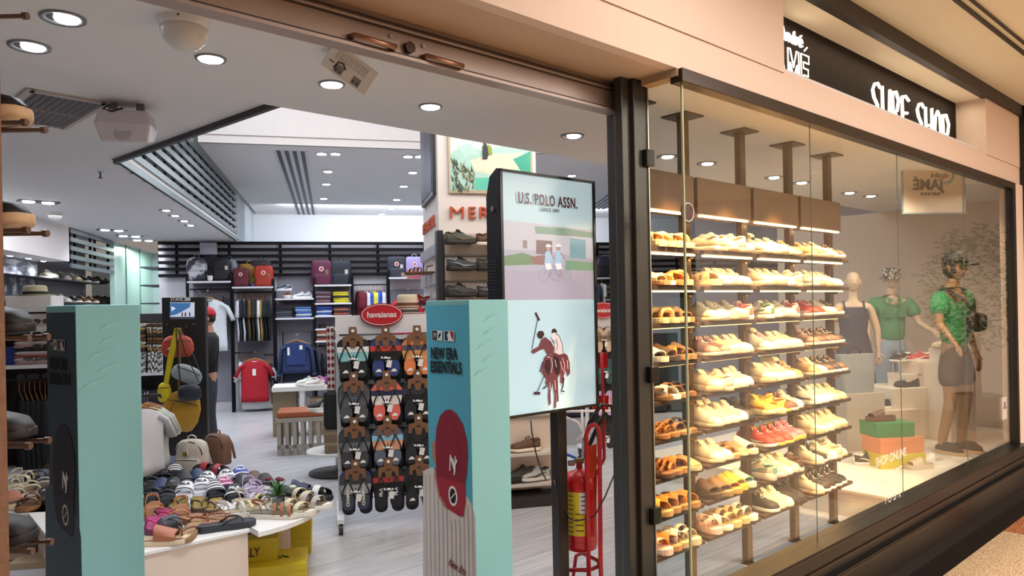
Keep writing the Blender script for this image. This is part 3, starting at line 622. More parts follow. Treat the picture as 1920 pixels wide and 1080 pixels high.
SHOES = {
 # window rack sneakers
 'cream': ('s', dict(up='#DEC898', sole='#D6BE90')), 'white': ('s', dict(up='#E4D4B4', sole='#DCC8A4', lining='#D8C4A0')), 'whitechunk': ('s', dict(up='#E2D0AA', sole='#D8C096', chunky=.014)),
 'beigechunk': ('s', dict(up='#DCC7A0', sole='#EBDDBE', chunky=.012)), 'tan': ('s', dict(up='#B88F5C', sole='#D9C7A2', lining='#7B6040')), 'grey': ('s', dict(up='#A9A49A', sole='#D8D4CA', lining='#6A665E')),
 'hightop': ('s', dict(up='#E6DABC', sole='#DECEAC', style='high')), 'pink': ('s', dict(up='#E9A8A0', sole='#F0DFD0', accent='#E86A62')), 'red': ('s', dict(up='#C8372C', sole='#F0E6D8', accent='#F2EDE2')),
 'yellow': ('s', dict(up='#E8D44C', sole='#EFE3B0', accent='#E0742C', chunky=.012, lace='#E6C43A')), 'redyellow': ('s', dict(up='#B23A2E', sole='#E9C65A', accent='#F0D65A', lace='#F4EEDC')),
 'pinkyellow': ('s', dict(up='#C96C7C', sole='#DCC85A', accent='#E8D86A', chunky=.01)), 'whiteblack': ('s', dict(up='#E6DCC4', sole='#EFE8DA', accent='#1E1C1C', chunky=.008)), 'black': ('s', dict(up='#1F1C1B', sole='#F0EBE0', lace='#F0EBE0', lining='#2A2725')),
 'blackall': ('s', dict(up='#191716', sole='#232020', lace='#2A2726', style='mid', lining='#151414')), 'blackwhite': ('s', dict(up='#2A2726', sole='#F3EFE6', accent='#F3EFE6', lining='#EDE6D8')), 'brown': ('s', dict(up='#5A3C28', sole='#E6DCC8', lining='#3A281C', lace='#E8DCC4', nm='sneaker')),
 'teal': ('s', dict(up='#C9B9A0', sole='#EBDDC8', accent='#7FB8AC', chunky=.014)), 'creamgreen': ('s', dict(up='#EFE6C8', sole='#EDE4CC', accent='#5E8A5A')), 'slip': ('s', dict(up='#D8C39A', sole='#EADFC4', style='slip', nm='slip_on_shoe')), 'mauve': ('s', dict(up='#8C6458', sole='#D9C0AC', lining='#5A4038')),
 # window rack sandals
 'o_mule': ('d', dict(sole='#B9824A', bed='#6E4526', strap='#D98A3A', kind='cross', h=.034)), 'y_mule': ('d', dict(sole='#C99A5A', bed='#8A5E34', strap='#E8B43A', kind='cross', h=.034)),
 'tan_birk': ('d', dict(sole='#B88A58', bed='#9A7048', strap='#C08A50', kind='double')), 'brown_birk': ('d', dict(sole='#8C6038', bed='#6A4628', strap='#5E3C24', kind='double')), 'cream_birk': ('d', dict(sole='#E2CFA8', bed='#BFA278', strap='#EBDCBC', kind='double', h=.04)),
 'white_birk': ('d', dict(sole='#F0E8D8', bed='#8A7458', strap='#F2EADA', kind='double', h=.04)), 'pink_birk': ('d', dict(sole='#EBC4B0', bed='#C89A80', strap='#E9B8A4', kind='double', h=.04)), 'gold_birk': ('d', dict(sole='#D8B87C', bed='#A8824A', strap='#DDBE86', kind='double', h=.04)),
 'tan_puff': ('d', dict(sole='#D9BC8C', bed='#B8935E', strap='#CBA56C', kind='puff', h=.036)), 'white_cross': ('d', dict(sole='#F0E6D2', bed='#CDB48C', strap='#F3EBDA', kind='cross')), 'silver_cross': ('d', dict(sole='#CDB07A', bed='#9A7A4C', strap='#D8D2C6', kind='cross', h=.036)),
 'tan_clog': ('d', dict(sole='#E0CBA0', bed='#A8875A', strap='#B98E58', kind='clog')), 'brown_slide': ('d', dict(sole='#4E3624', bed='#5C4028', strap='#5A3E28', kind='mule', h=.034)), 'taupe_slide': ('d', dict(sole='#9A7A54', bed='#8A6A48', strap='#8A6844', kind='mule', h=.034)),
 'orange_slide': ('d', dict(sole='#D9964A', bed='#C88438', strap='#E09A3C', kind='mule', h=.034)), 'yellow_slide': ('d', dict(sole='#DDBE3E', bed='#CFAE30', strap='#EACC3C', kind='mule', h=.034)), 'mint_slide': ('d', dict(sole='#B4CDB8', bed='#A2BEA8', strap='#BAD4C0', kind='mule', h=.034)),
 'orange_glad': ('d', dict(sole='#A8703A', bed='#8A5A30', strap='#C8863E', kind='gladiator')), 'brown_glad': ('d', dict(sole='#6A4428', bed='#7A5030', strap='#7A4A28', kind='gladiator')), 'white_mule': ('d', dict(sole='#E4D4B4', bed='#5E4630', strap='#F2E8D4', kind='mule', h=.036)), 'star': ('d', dict(sole='#C9885A', bed='#8C5634', strap='#F0D890', kind='mule', h=.03, strap2='#C05A3A')),
 'wedge': ('d', dict(sole='#D9BC90', bed='#A88458', strap='#CFA870', kind='cross', h=.042)),
}
LOOK = dict(cream='cream lace-up sneaker', white='plain white sneaker', whitechunk='chunky white sneaker', beigechunk='chunky beige sneaker', tan='tan suede sneaker', grey='grey sneaker', hightop='white high-top sneaker', pink='pink sneaker', red='red sneaker', yellow='yellow and orange sneaker', redyellow='red sneaker with yellow trim', pinkyellow='pink and yellow sneaker', whiteblack='white sneaker with black stripe', black='black canvas sneaker', blackall='all-black mid-cut sneaker', blackwhite='black and white sneaker', brown='dark brown lace-up shoe', teal='beige sneaker with teal flash', creamgreen='cream sneaker with green flash', slip='beige slip-on shoe', mauve='mauve brown sneaker',
 o_mule='orange crossover sandal', y_mule='yellow crossover sandal', tan_birk='tan two-strap sandal', brown_birk='brown two-strap sandal', cream_birk='cream two-strap sandal', white_birk='white two-strap sandal', pink_birk='pink two-strap sandal', gold_birk='golden two-strap sandal', tan_puff='tan padded sandal', white_cross='white crossover sandal', silver_cross='silver crossover sandal', tan_clog='tan clog', brown_slide='dark brown slide', taupe_slide='taupe slide', orange_slide='orange slide', yellow_slide='yellow slide', mint_slide='mint slide', orange_glad='orange strappy sandal', brown_glad='brown strappy sandal', white_mule='white mule sandal', star='pale yellow mule sandal', wedge='beige wedge sandal')
# ---------------------------------------------------------------- the lit rack in the window
rk = thing('shoe_rack', 'tall brown metal shoe rack standing behind the shop window', 'shoe rack', FP(0, 0), AF)
RM = mat('#4E3B2A', .35, .6, nz=.08); RB = mat('#3E2E22', .45, .3, nz=.08)
PU = [-4.19, -3.75, -3.15, -2.55, -1.97]; PV = .68
for u in PU:
    MB().box(u-.03, u+.03, PV-.02, PV+.02, .012, ZS-.008).build('post', RM, rk, bevel=.002)
    MB().box(u-.085, u+.085, PV-.085, PV+.085, ZS-.009, ZS-.001).build('ceiling_plate', RM, rk); MB().lathe([(.042, 0), (.042, .008), (.02, .02)], 18, (u, PV, 0)).build('foot', RM, rk)
ROWZ = [1.915-.2006*i for i in range(9)]
V0, V1 = .57, .83
for r, z in enumerate(ROWZ):
    for b_ in range(4):
        MB().box(PU[b_]+.02-(.03 if b_ == 0 else 0), PU[b_+1]-.02+(.10 if b_ == 3 else 0), V0, V1, z-.022, z).build('shelf', RB, rk, bevel=.002)
    for u in PU: MB().cbox((u-.034, .64, z-.036), (.010, .07, .028)).build('bracket', RM, rk); MB().tube([(u-.01, PV-.022, z-.05), (u-.01, PV-.034, z-.05)], .011, 10).build('knob', mat('#B8924E', .3, .9), rk)
# brown box panels above and light strips
for r, z in enumerate(ROWZ[2:-1]):
    for b_ in range(4):
        a, c = PU[b_]+.04, PU[b_+1]-.04
        MB().box(a, c, .60, .615, z-.027, z-.022).build('light_strip', emis('#FFD890', 3), rk); area('strip_lamp', FP((a+c)/2, .625, z-.03), .5, .03, .75, WARM, (0, 0, AF))
for b_ in range(4):
    a, c = PU[b_]+.015-(.04 if b_ == 0 else 0), PU[b_+1]-.02+(.05 if b_ == 3 else 0)
    MB().box(a, c, .60, .76, 2.12, 2.325).build('fascia_box', mat('#6E543C', .5, nz=.05), rk, bevel=.003)
    for k, (vv, zz) in enumerate(((.60, 2.112), (.58, ROWZ[0]-.03), (.58, ROWZ[1]-.028))):
        MB().box(a+.03, c-.03, vv, vv+.022 if k < 2 else vv+.008, zz-.006, zz+.004).build('light_strip', emis('#FFE2A8', 5 if k < 2 else 2.5), rk)
        if k < 2: area('strip_lamp', FP((a+c)/2, vv+.03, zz-.012), .5, .03, 1.1, WARM, (0, 0, AF))
RACK = [
 ['wedge tan_puff wedge tan_puff', 'slip cream cream cream white', 'hightop white whitechunk cream tan', 'tan tan beigechunk slip brown'],
 ['star white_cross o_mule tan_puff', 'wedge grey cream cream white', 'beigechunk whitechunk whitechunk grey cream', 'grey whitechunk cream white grey'],
 ['tan_puff tan_puff tan_puff taupe_slide', 'cream beigechunk cream whitechunk pink', 'creamgreen creamgreen beigechunk white pink', 'red red white cream brown'],
 ['white_mule brown_slide o_mule taupe_slide', 'mauve mauve cream white white', 'hightop pink white white slip', 'mauve brown brown brown black'],
 ['brown_birk white_cross tan_birk brown_birk', 'whitechunk white cream white whiteblack', 'whitechunk white white hightop tan', 'tan white brown black brown'],
 ['orange_glad orange_glad tan_birk brown_birk', 'hightop hightop white whiteblack blackall', 'yellow yellow redyellow brown whiteblack', 'whiteblack whiteblack whiteblack white cream'],
 ['brown_glad orange_glad o_mule tan_clog', 'white white tan_birk tan_clog white_mule', 'red redyellow redyellow pinkyellow pinkyellow', 'whitechunk white white whitechunk whitechunk'],
 ['y_mule o_mule o_mule o_mule', 'brown_slide taupe_slide orange_slide yellow_slide mint_slide', 'teal teal creamgreen beigechunk brown', 'white black whiteblack white white'],
 ['pink_birk o_mule silver_cross cream_birk', 'pink_birk white_cross gold_birk gold_birk white_birk', 'black white creamgreen blackall blackall', 'white blackwhite blackwhite black blackwhite'],
]
BAYN = ['bay nearest the column', 'second bay', 'third bay', 'bay furthest right']; r2 = random.Random(11)
for r, row in enumerate(RACK):
    for b_, cell in enumerate(row):
        keys = cell.split(); n = len(keys); a, c = PU[b_]+.05, PU[b_+1]-.03
        if b_ == 0: a = PU[0]+.0
        if b_ == 3: c += .05
        for i, kx in enumerate(keys):
            u = a+.04+(c-a-.08)*(i+.5)/n-.0; o = proto(kx); flip = r2.random() < .12 and SHOES[kx][0] == 's'
            yaw = AF-math.pi/2+r2.uniform(-.16, .16)-.05+(math.pi if flip else 0)
            rown = 'top shelf' if r == 0 else ('bottom shelf' if r == 8 else NUM[r]+' shelf down')
            inst(o, FP(u, .675+r2.uniform(-.015, .01), ROWZ[r]+.0005), yaw, '%s, %s from left, %s, %s' % (LOOK[kx], NUM[i], rown, BAYN[b_]), 'shoes on the lit window rack', .94, 'sneaker' if SHOES[kx][0] == 's' else 'sandal')
# ================================================================ things by the entrance
def facemap(org, ang):        # picture of a flat face: pixel -> (x, z) in the face's own plane
    d = Vector((math.cos(ang), math.sin(ang))); n = (-d.y, d.x)
    def f(px, py):
        p = onp(px, py, org, n); return ((p.x-org[0])*d.x+(p.y-org[1])*d.y, p.z)
    return f
class Art:
    def __init__(s, f): s.f = f; s.mb = MB(); s.mats = []; s.n = 0
    def mk(s, m):
        if m not in s.mats: s.mats.append(m)
        return s.mats.index(m)
    def poly(s, pts, m, off=None, raw=False):
        s.n += 1; y = -(off if off is not None else .0008+.00012*s.n)
        q = pts if raw else [s.f(*p) for p in pts]
        s.mb.ngon([(a, y, c) for a, c in q], s.mk(m)); return s
    def line(s, pts, wd, m):
        q = [Vector(s.f(*p)) for p in pts]; L, R_ = [], []
        for i, p in enumerate(q):
            d = (q[min(i+1, len(q)-1)]-q[max(0, i-1)]).normalized(); n = Vector((-d.y, d.x))*wd/2; L.append(p+n); R_.append(p-n)
        return s.poly([tuple(v) for v in L+R_[::-1]], m, raw=True)
    def ell(s, c, rx, ry, m, n=20, tilt=0):
        return s.poly([(c[0]+rx*math.cos(t)*math.cos(tilt)-ry*math.sin(t)*math.sin(tilt), c[1]+ry*math.sin(t)*math.cos(tilt)+rx*math.cos(t)*math.sin(tilt)) for t in [2*math.pi*i/n for i in range(n)]], m)
    def done(s, name, parent): return s.mb.build(name, s.mats, parent)
# ---------------------------------------------------------------- advertising screen
tl = aty(935, 315, 3.58)
t = thing('advertising_screen', 'tall black portrait advertising screen on a single floor post', 'screen', (tl.x, tl.y, 0), AF-.03)
f = facemap((tl.x, tl.y), AF-.03); TW = f(1113, 343)[0]; TB, TT = 1.062, 2.305
BK = mat('#17161A', .3, nz=.05)
m = MB(); outl = [(0, TB), (0, TT), (.02, TT+.005), (.075, TT-.03), (.105, TT-.13), (.105, TB+.13), (.075, TB+.03), (.02, TB-.005)]
m.loft([[(x, y, z) for y, z in outl] for x in (0, TW)]); m.build('housing', BK, t)
for zz, nn in ((1.85, 14), (1.3, 6)):
    for i in range(nn): MB().box(-.003, .002, .03, .075, zz-i*.016-.005, zz-i*.016+.001).build('vent_slot', mat('#050506', .8), t)
MB().tube([(-.002, .05, 2.11), (-.008, .05, 2.11)], .014, 12).build('lock', STEEL, t)
fr = MB()
for a in ((0, .016, TB, TT), (TW-.016, TW, TB, TT), (0, TW, TB, TB+.014), (0, TW, TT-.014, TT)): fr.box(a[0], a[1], -.010, 0, a[2], a[3])
fr.build('bezel', mat('#0E0E10', .25), t)
E1 = lambda c, s=.50: mat(c, .25, emit=s, nz=0)
a = Art(lambda px, py: f(px, py))
x0, x1 = .014, TW-.014
def band(z0, z1, m_): a.poly([(x0, z0), (x1, z0), (x1, z1), (x0, z1)], m_, raw=True)
band(TB+.012, TT-.012, E1('#B4D2DE'))
zA, zB = f(1024, 424)[1], f(1024, 562)[1]
band(zB, zA, E1('#A9A9BC'))
band(zB, zB+.15, E1('#A6A2B6')); 
a.poly([(940, 468), (1020, 470), (1112, 486), (1112, 432), (1050, 424), (945, 412)], E1('#B9BBC8'))
a.poly([(1002, 424), (1060, 428), (1112, 436), (1112, 446), (1060, 442), (1004, 438)], E1('#7C9A8C')); a.poly([(1005, 450), (1035, 452), (1035, 478), (1005, 476)], E1('#7A6668')); a.poly([(1068, 446), (1098, 450), (1098, 486), (1068, 484)], E1('#7FA6B4'))
a.poly([(980, 450), (988, 451), (988, 466), (980, 465)], E1('#8A8088')); a.poly([(944, 480), (980, 474), (1010, 484), (1010, 496), (944, 498)], E1('#6E8C6C')); a.poly([(993, 482), (1020, 478), (1030, 497), (1000, 496)], E1('#8C6C6C')); a.poly([(1060, 488), (1112, 492), (1112, 508), (1060, 506)], E1('#6E9A84'))
# cyclists
CW = E1('#DCE3EA'); CS = E1('#A88C88'); CB = E1('#8C93A6'); CBL = E1('#9CC0DA')
for dx, sc in ((1028, 1.0), (1047, .85)):
    by = 524
    for wx in (-9, 15): a.line([(dx+wx+9*sc*math.cos(q), by-8+11*sc*math.sin(q)) for q in [i*math.pi/8 for i in range(17)]], .0035, CB)
    a.line([(dx-9, by-8), (dx, by-24), (dx+12, by-24), (dx+15, by-8)], .004, CB); a.line([(dx-2, by-28), (dx+5, by-14), (dx, by-4)], .012, CS)
    a.poly([(dx-8, by-28), (dx-6, by-52), (dx+3, by-54), (dx+7, by-40), (dx+3, by-28)], CBL); a.line([(dx+3, by-50), (dx+12, by-38)], .008, CS); a.ell((dx-1, by-59), 4, 5, CS); a.poly([(dx-6, by-61), (dx-4, by-66), (dx+2, by-66), (dx+6, by-61)], CW); a.poly([(dx-7, by-30), (dx+4, by-30), (dx+6, by-20), (dx-4, by-18)], CW)
# polo players and horses drawn as dark silhouettes
PD = E1('#3A2228', .35); PB = E1('#6B3A40', .5); PLT = E1('#D9C9CB')
T_ = lambda pts: [(900+x/2.159, 300+y/2.159) for x, y in pts]
a.line(T_([(208, 765), (232, 640)]), .005, PD); a.line(T_([(222, 618), (238, 650)]), .014, PD)
a.poly(T_([(246, 725), (262, 716), (285, 735), (298, 760), (296, 785), (270, 790), (256, 765), (240, 770), (214, 785), (204, 778), (208, 768), (234, 755)]), PB)
a.ell(T_([(242, 708)])[0], 6, 7.5, PD); a.poly(T_([(228, 706), (236, 692), (252, 692), (258, 704), (256, 712), (232, 716)]), PD)
a.poly(T_([(284, 716), (300, 700), (318, 712), (330, 745), (334, 782), (318, 790), (300, 776), (296, 748)]), PLT)
for p in ([(284, 716), (298, 748), (300, 776)], [(300, 700), (318, 712), (330, 745), (334, 782)], [(304, 722), (312, 748), (308, 770)], [(290, 728), (302, 742)]): a.line(T_(p), .004, PD)
a.ell(T_([(296, 694)])[0], 5, 6, PLT); a.poly(T_([(286, 702), (288, 686), (298, 681), (308, 690), (308, 702), (298, 698)]), PD)
a.poly(T_([(256, 800), (270, 786), (284, 790), (296, 778), (318, 788), (340, 782), (352, 792), (360, 820), (362, 862), (352, 876), (342, 850), (336, 876), (332, 905), (322, 902), (322, 866), (312, 880), (314, 940), (316, 975), (308, 980), (304, 930), (306, 1000), (296, 1006), (298, 950), (290, 905), (282, 940), (284, 985), (276, 994), (272, 960), (274, 925), (262, 884), (246, 862), (250, 830)]), PB)
a.poly(T_([(298, 790), (314, 800), (322, 830), (318, 862), (306, 872), (296, 850), (292, 815)]), PD); a.poly(T_([(262, 812), (278, 806), (284, 840), (276, 872), (264, 858), (256, 836)]), PD)
for p in ([(330, 800), (340, 830), (336, 858)], [(286, 800), (290, 830), (284, 860)], [(300, 808), (306, 838)], [(350, 810), (352, 845)], [(268, 796), (282, 800)], [(300, 890), (302, 930)], [(280, 900), (280, 930)], [(322, 815), (330, 850)]): a.line(T_(p), .0035, PLT)
a.line(T_([(258, 870), (228, 940)]), .005, PD); a.line(T_([(214, 944), (240, 944)]), .014, PD)
for p in ([(252, 815), (240, 858)], [(262, 895), (266, 915), (252, 925)], [(336, 880), (332, 915), (326, 936), (338, 936)]): a.line(T_(p), .009, PD)
a.done('display_image', t)
cx, cz = f(1026, 378); text('U.S. POLO ASSN.', .078, E1('#5A2430', .25), t, (cx, -.012, cz), (R(90), 0, 0), .0005, 'screen_text', .0022, .66, spacing=1.12)
cx, cz = f(1029, 393.5); text('SINCE 1890', .026, E1('#4A4450', .3), t, (cx, -.012, cz-.004), (R(90), 0, 0), .0005, 'screen_text', .0004, 1.0)
pc = MB(); pc.box(TW*.62-.035, TW*.62+.035, .02, .08, .02, TB+.02); pc.build('post', BK, t, bevel=.006)
MB().box(TW*.62-.22, TW*.62+.22, -.18, .28, .0, .02).build('base_plate', BK, t, bevel=.004)
# ---------------------------------------------------------------- cardboard totems
TEAL = mat('#86C4C8', .6, nz=.06, sc=2.2); TBL = mat('#3F9DB8', .55, nz=.10, sc=1.2)
def totem(corner, rz, a_, label, poster):
    t = thing('cardboard_totem', label, 'display totem', (corner.x, corner.y, 0), rz)
    m = MB(); rings = []
    for z, g in ((0, 1.0), (.5, 1.0), (1.1, 1.0), (1.5, 1.0), (corner.z, 1.0)):
        s_ = a_*g; o = (1-g)*a_*.5; rings.append([(o, o, z), (o+s_, o, z), (o+s_, o+s_, z), (o, o+s_, z)])
    m.loft(rings); m.build('column', TEAL, t, bevel=.002)
    r3 = random.Random(3)
    for i in range(5):      # creases near the top
        x = r3.uniform(.02, a_-.04); z = 1.38+.05*i
        MB().ngon([(x-.05, -.0015+.002, z-.02), (x+.04, -.001+.0015, z+.015), (x+.045, -.001, z+.02), (x-.02, -.0045, z+.004)]).build('crease', mat('#98D0D2', .6), t)
    return t
ta = .222
cR = aty(879, 562, 2.62); rzR = R(51)
tR = totem(cR, rzR, ta, 'right cardboard totem with a blue cap poster beside the advertising screen', True)
# poster face: runs from the near corner away to the left (local y axis)
pp = thing('x', 'x', 'x'); bpy.data.objects.remove(pp)
def poster(t, corner, rz, px, dark=False):
    TBL = mat('#2F4450', .5, nz=.08) if dark else mat('#58B4D0', .55, nz=.10, sc=1.2)
    ang = rz+math.pi/2-math.pi; fm_ = facemap((corner.x, corner.y), ang)     # x grows to the right, zero at the near corner
    P = bpy.data.objects.new('poster', None)
    o_ = Art(lambda x, y: fm_(600+x/2.078, 560+y/2.078)); o_.poly([(-ta*.985, .0), (-.001, .0), (-.001, 1.63), (-ta*.985, 1.63)], TBL, raw=True)
    RED = mat('#8C1830', .6); RED2 = mat('#A8243A', .6); SKN = mat('#B9806A', .6); SH = mat('#DCD3CF', .7); PIN = mat('#5A5660', .7); NV = mat('#1B2A48', .6); WT = mat('#EFEFEF', .6); BL = mat('#15171B', .6)
    o_.poly([(402, 670), (440, 655), (470, 700), (500, 820), (556, 850), (566, 762), (592, 800), (606, 850), (613, 1160), (402, 1160)], SH)
    for i in range(12):
        x = 412+i*16.5; y0 = 668 if i < 3 else (760 if i < 6 else (845 if i < 9 else 790)); o_.line([(x, y0+14), (x+3, 900), (x+6, 1150)], .0016, PIN)
    o_.poly([(440, 556), (452, 552), (456, 650), (448, 644), (439, 610)], SKN); o_.poly([(446, 650), (460, 690), (480, 790), (505, 822), (486, 812), (462, 768), (450, 700)], SKN)
    o_.poly([(451, 570), (455, 505), (470, 455), (490, 435), (510, 431), (532, 446), (558, 490), (573, 550), (577, 610), (572, 690), (566, 722), (520, 716), (456, 694)], RED)
    o_.poly([(455, 690), (500, 704), (566, 720), (569, 790), (561, 846), (548, 849), (500, 818), (468, 762)], RED2); o_.line([(505, 432), (530, 500), (545, 600), (540, 716)], .0016, mat('#6E1024', .6))
    o_.ell((520, 768), 17, 40, WT, tilt=-.1); o_.ell((520, 768), 12, 30, BL, tilt=-.1); o_.line([(510, 780), (530, 756)], .004, WT)
    o_.poly([(439, 123), (478, 125), (478, 163), (439, 161)], WT); o_.poly([(440, 124), (459, 125), (459, 161), (440, 160)], BL); o_.line([(446, 152), (446, 132), (454, 150), (454, 134)], .003, WT); o_.line([(463, 132), (473, 132), (463, 143), (473, 143), (463, 155), (473, 155)], .002, BL)
    o_.poly([(486, 124), (525, 126), (525, 166), (486, 164)], WT); o_.poly([(488, 126), (505, 127), (498, 140), (502, 163), (488, 162)], NV); o_.poly([(508, 127), (523, 128), (523, 164), (514, 150)], RED2)
    P = o_.done('poster', t); P.rotation_euler = (0, 0, -math.pi/2); P.location = (0, 0, 0)
    # the face lies in the plane x = 0 of the totem; its outward side is -x
    P.rotation_euler = (0, 0, ang-rz)
    for body, px_, py_, sz, xs in (('NEW ERA', 484, 216, .060, .53), ('ESSENTIALS', 492, 270, .060, .53)):
        x, z = fm_(600+px_/2.078, 560+py_/2.078); text(body, sz, BL, P, (x, -.004, z), (R(90), 0, 0), .0006, 'poster_lettering', .0016, xs*.98)
    for body, dx, dz in (('N', -.004, .006), ('Y', .005, -.006)):
        x, z = fm_(600+523/2.078, 560+652/2.078); text(body, .085, WT, P, (x+dx, -.0045, z+dz), (R(90), R(4), 0), .0005, 'cap_emblem', .0008, .55)
    x, z = fm_(600+535/2.078, 560+1040/2.078); text('New Era', .04, mat('#7A2A22', .6), P, (x, -.0045, z-.005), (R(90), R(14), 0), .0005, 'poster_lettering', .0006, .6, shear=.3)
    return P
pR = poster(tR, cR, rzR, 0)
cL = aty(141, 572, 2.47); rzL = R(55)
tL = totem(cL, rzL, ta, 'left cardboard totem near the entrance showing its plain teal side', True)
pL = copy_tree(pR, tL); pL.rotation_euler = pR.rotation_euler  # left poster: the same picture mapped to darker colours
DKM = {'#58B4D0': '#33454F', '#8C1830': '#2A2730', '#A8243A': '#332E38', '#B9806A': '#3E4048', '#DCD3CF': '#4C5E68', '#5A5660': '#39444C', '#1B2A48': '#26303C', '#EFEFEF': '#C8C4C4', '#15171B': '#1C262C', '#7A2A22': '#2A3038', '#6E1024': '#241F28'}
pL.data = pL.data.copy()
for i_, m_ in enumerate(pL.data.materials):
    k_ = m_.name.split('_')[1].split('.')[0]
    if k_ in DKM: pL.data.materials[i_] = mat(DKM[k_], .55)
# ---------------------------------------------------------------- fire extinguisher on red trolley
ec = aty(1088, 960, 4.0); X0 = ec.x; Y0 = ec.y
RD = mat('#C01A22', .3, nz=.04); RD2 = mat('#B8202A', .35)
def zY(py, px=1085, Y=4.0): return aty(px, py, Y).z
zb, zt = zY(1030), zY(882)
t = thing('fire_extinguisher', 'red fire extinguisher with yellow label hanging on the red trolley', 'fire extinguisher', (X0, Y0, 0), 0, rot=(0, 0, 0))
r = .092; H_ = zt-zb
MB().lathe([(r*.62, 0), (r*.92, .012), (r, .035), (r, H_-.07), (r*.96, H_-.04), (r*.72, H_-.012), (r*.3, H_), (.02, H_+.012)], 32, (0, 0, zb)).build('cylinder', RD, t, smooth=True)
for z in (zb+.06, zt-.09): MB().lathe([(r*1.0, 0), (r*1.012, .004), (r*1.0, .008)], 32, (0, 0, z)).build('weld_ring', RD, t)
def wrap(m, a0, a1, z0, z1, rr, n=12, k=0):
    vs = []; 
    for i in range(n+1):
        A_2 = a0+(a1-a0)*i/n; vs += [(rr*math.cos(A_2), rr*math.sin(A_2), z0), (rr*math.cos(A_2), rr*math.sin(A_2), z1)]
    return m.add(vs, [(2*i, 2*i+2, 2*i+3, 2*i+1) for i in range(n)], k)
m = MB(); wrap(m, R(-165), R(-80), zb+.10, zt-.10, r*1.006); yl = m.build('yellow_label', mat('#D9C02A', .4), t)
m = MB(); 
for i in range(9): wrap(m, R(-160), R(-118), zt-.125-i*.024, zt-.119-i*.024, r*1.012, 6)
for i in range(4): wrap(m, R(-112), R(-84), zt-.22-i*.03, zt-.213-i*.03, r*1.012, 6)
m.build('printed_lines', mat('#6A5A1A', .6), yl)
m = MB(); wrap(m, R(-97), R(-62), zt-.215, zt-.10, r*1.012); wl = m.build('white_label', mat('#E2DEDC', .4), t)
for i in range(4): m = MB(); wrap(m, R(-93), R(-78), zt-.125-i*.024, zt-.119-i*.024, r*1.018, 6); m.build('print', mat('#44424A', .5), wl)
MB().tube([(0, 0, zt), (0, 0, zt+.05)], .018, 12).build('neck', mat('#9C2A20', .4, .4), t)
MB().cbox((0, 0, zt+.055), (.05, .03, .03)).build('valve', mat('#8A7A5A', .35, .8), t, bevel=.004)
MB().tube([(0, 0, zt+.06), (-.075, -.01, zt+.095)], .008, 8).build('lever', mat('#2A55B0', .4), t)
MB().tube([(-.03, -.01, zt+.045), (-.06, -.02, zt+.045)], .016, 12).build('gauge', STEEL, t)
MB().tube([(.02, 0, zt+.06), (.03, -.01, zt+.17)], .012, 10).build('hose_collar', STEEL, t)
MB().tube([(.03, -.01, zt+.16), (.06, 0, zt+.26), (.13, .02, zt+.36), (.19, .02, zt+.35), (.20, .02, zt+.26)], .012, 10).build('hose', BLACK, t, smooth=True)
MB().tube([(.0, .02, zt+.06), (.05, .03, zt+.11), (.11, .03, zt+.24), (.15, .03, zt+.31)], .012, 10).build('hose', BLACK, t, smooth=True)
t = thing('extinguisher_trolley', 'red tubular trolley stand carrying the fire extinguisher', 'trolley', (X0, Y0+.0, 0), 0)
def tq(pts, rr, name, Y=0.0):
    q = [aty(x, y, Y0+dy) for x, y, dy in pts]; MB().tube([(p.x-X0, p.y-Y0, max(p.z, rr)) for p in q], rr, 10).build(name, RD2, t, smooth=True)
tq([(1107, 1240, -.10), (1101, 900, -.10), (1099, 815, -.10), (1106, 799, -.10), (1114, 796, -.10), (1120, 800, -.10), (1124, 815, -.10), (1126, 1050, -.10), (1131, 1240, -.10)], .0125, 'hoop_frame')
tq([(1128, 660, .10), (1132, 780, .05), (1133, 860, 0), (1117, 890, -.04), (1115, 965, -.04)], .009, 'handle_rod')
tq([(1040, 1068, -.05), (1105, 1069, -.06), (1122, 1062, -.06), (1122, 1052, -.06), (1092, 1037, .1), (1080, 1042, .15), (1075, 1080, .2), (1072, 1230, .2)], .011, 'foot_loop')
q = [aty(1103, 838, Y0-.06), aty(1119, 832, Y0-.06), aty(1119, 880, Y0-.06), aty(1106, 905, Y0-.06)]
MB().loft([[(p.x-X0, p.y-Y0, p.z) for p in q], [(p.x-X0, p.y-Y0+.006, p.z) for p in q]]).build('back_plate', mat('#D8481E', .3), t)
for (xa_, xb_, ya_, yb_) in ((1117, 1140, 662, 690), (1112, 1141, 742, 768)):
    q = [aty(x, y, Y0+.12) for x, y in ((xa_, ya_), (xb_, ya_), (xb_, yb_), (xa_, yb_))]
    MB().loft([[(p.x-X0, p.y-Y0, p.z) for p in q], [(p.x-X0, p.y-Y0+.03, p.z) for p in q]]).build('sign_holder', RD, t)
pts = [aty(x, y, Y) for x, y, Y in ((1038, 900, 3.85), (1050, 935, 3.86), (1068, 973, 3.88), (1080, 977, 3.88), (1105, 972, 3.9), (1116, 966, 3.9), (1135, 930, 3.7), (1160, 870, 3.5), (1166, 830, 3.45))]
o = MB().tube(pts, .004, 6).build('cable', BLACK, smooth=True); tag(o, 'thin black cable looping round the fire extinguisher to the column', 'cable')
o = MB().tube([aty(x, y, 3.8) for x, y in ((995, 788), (998, 815), (1005, 850), (1014, 880), (1024, 900))], .004, 6).build('cable', BLACK, smooth=True); tag(o, 'thin black cable hanging under the advertising screen', 'cable')
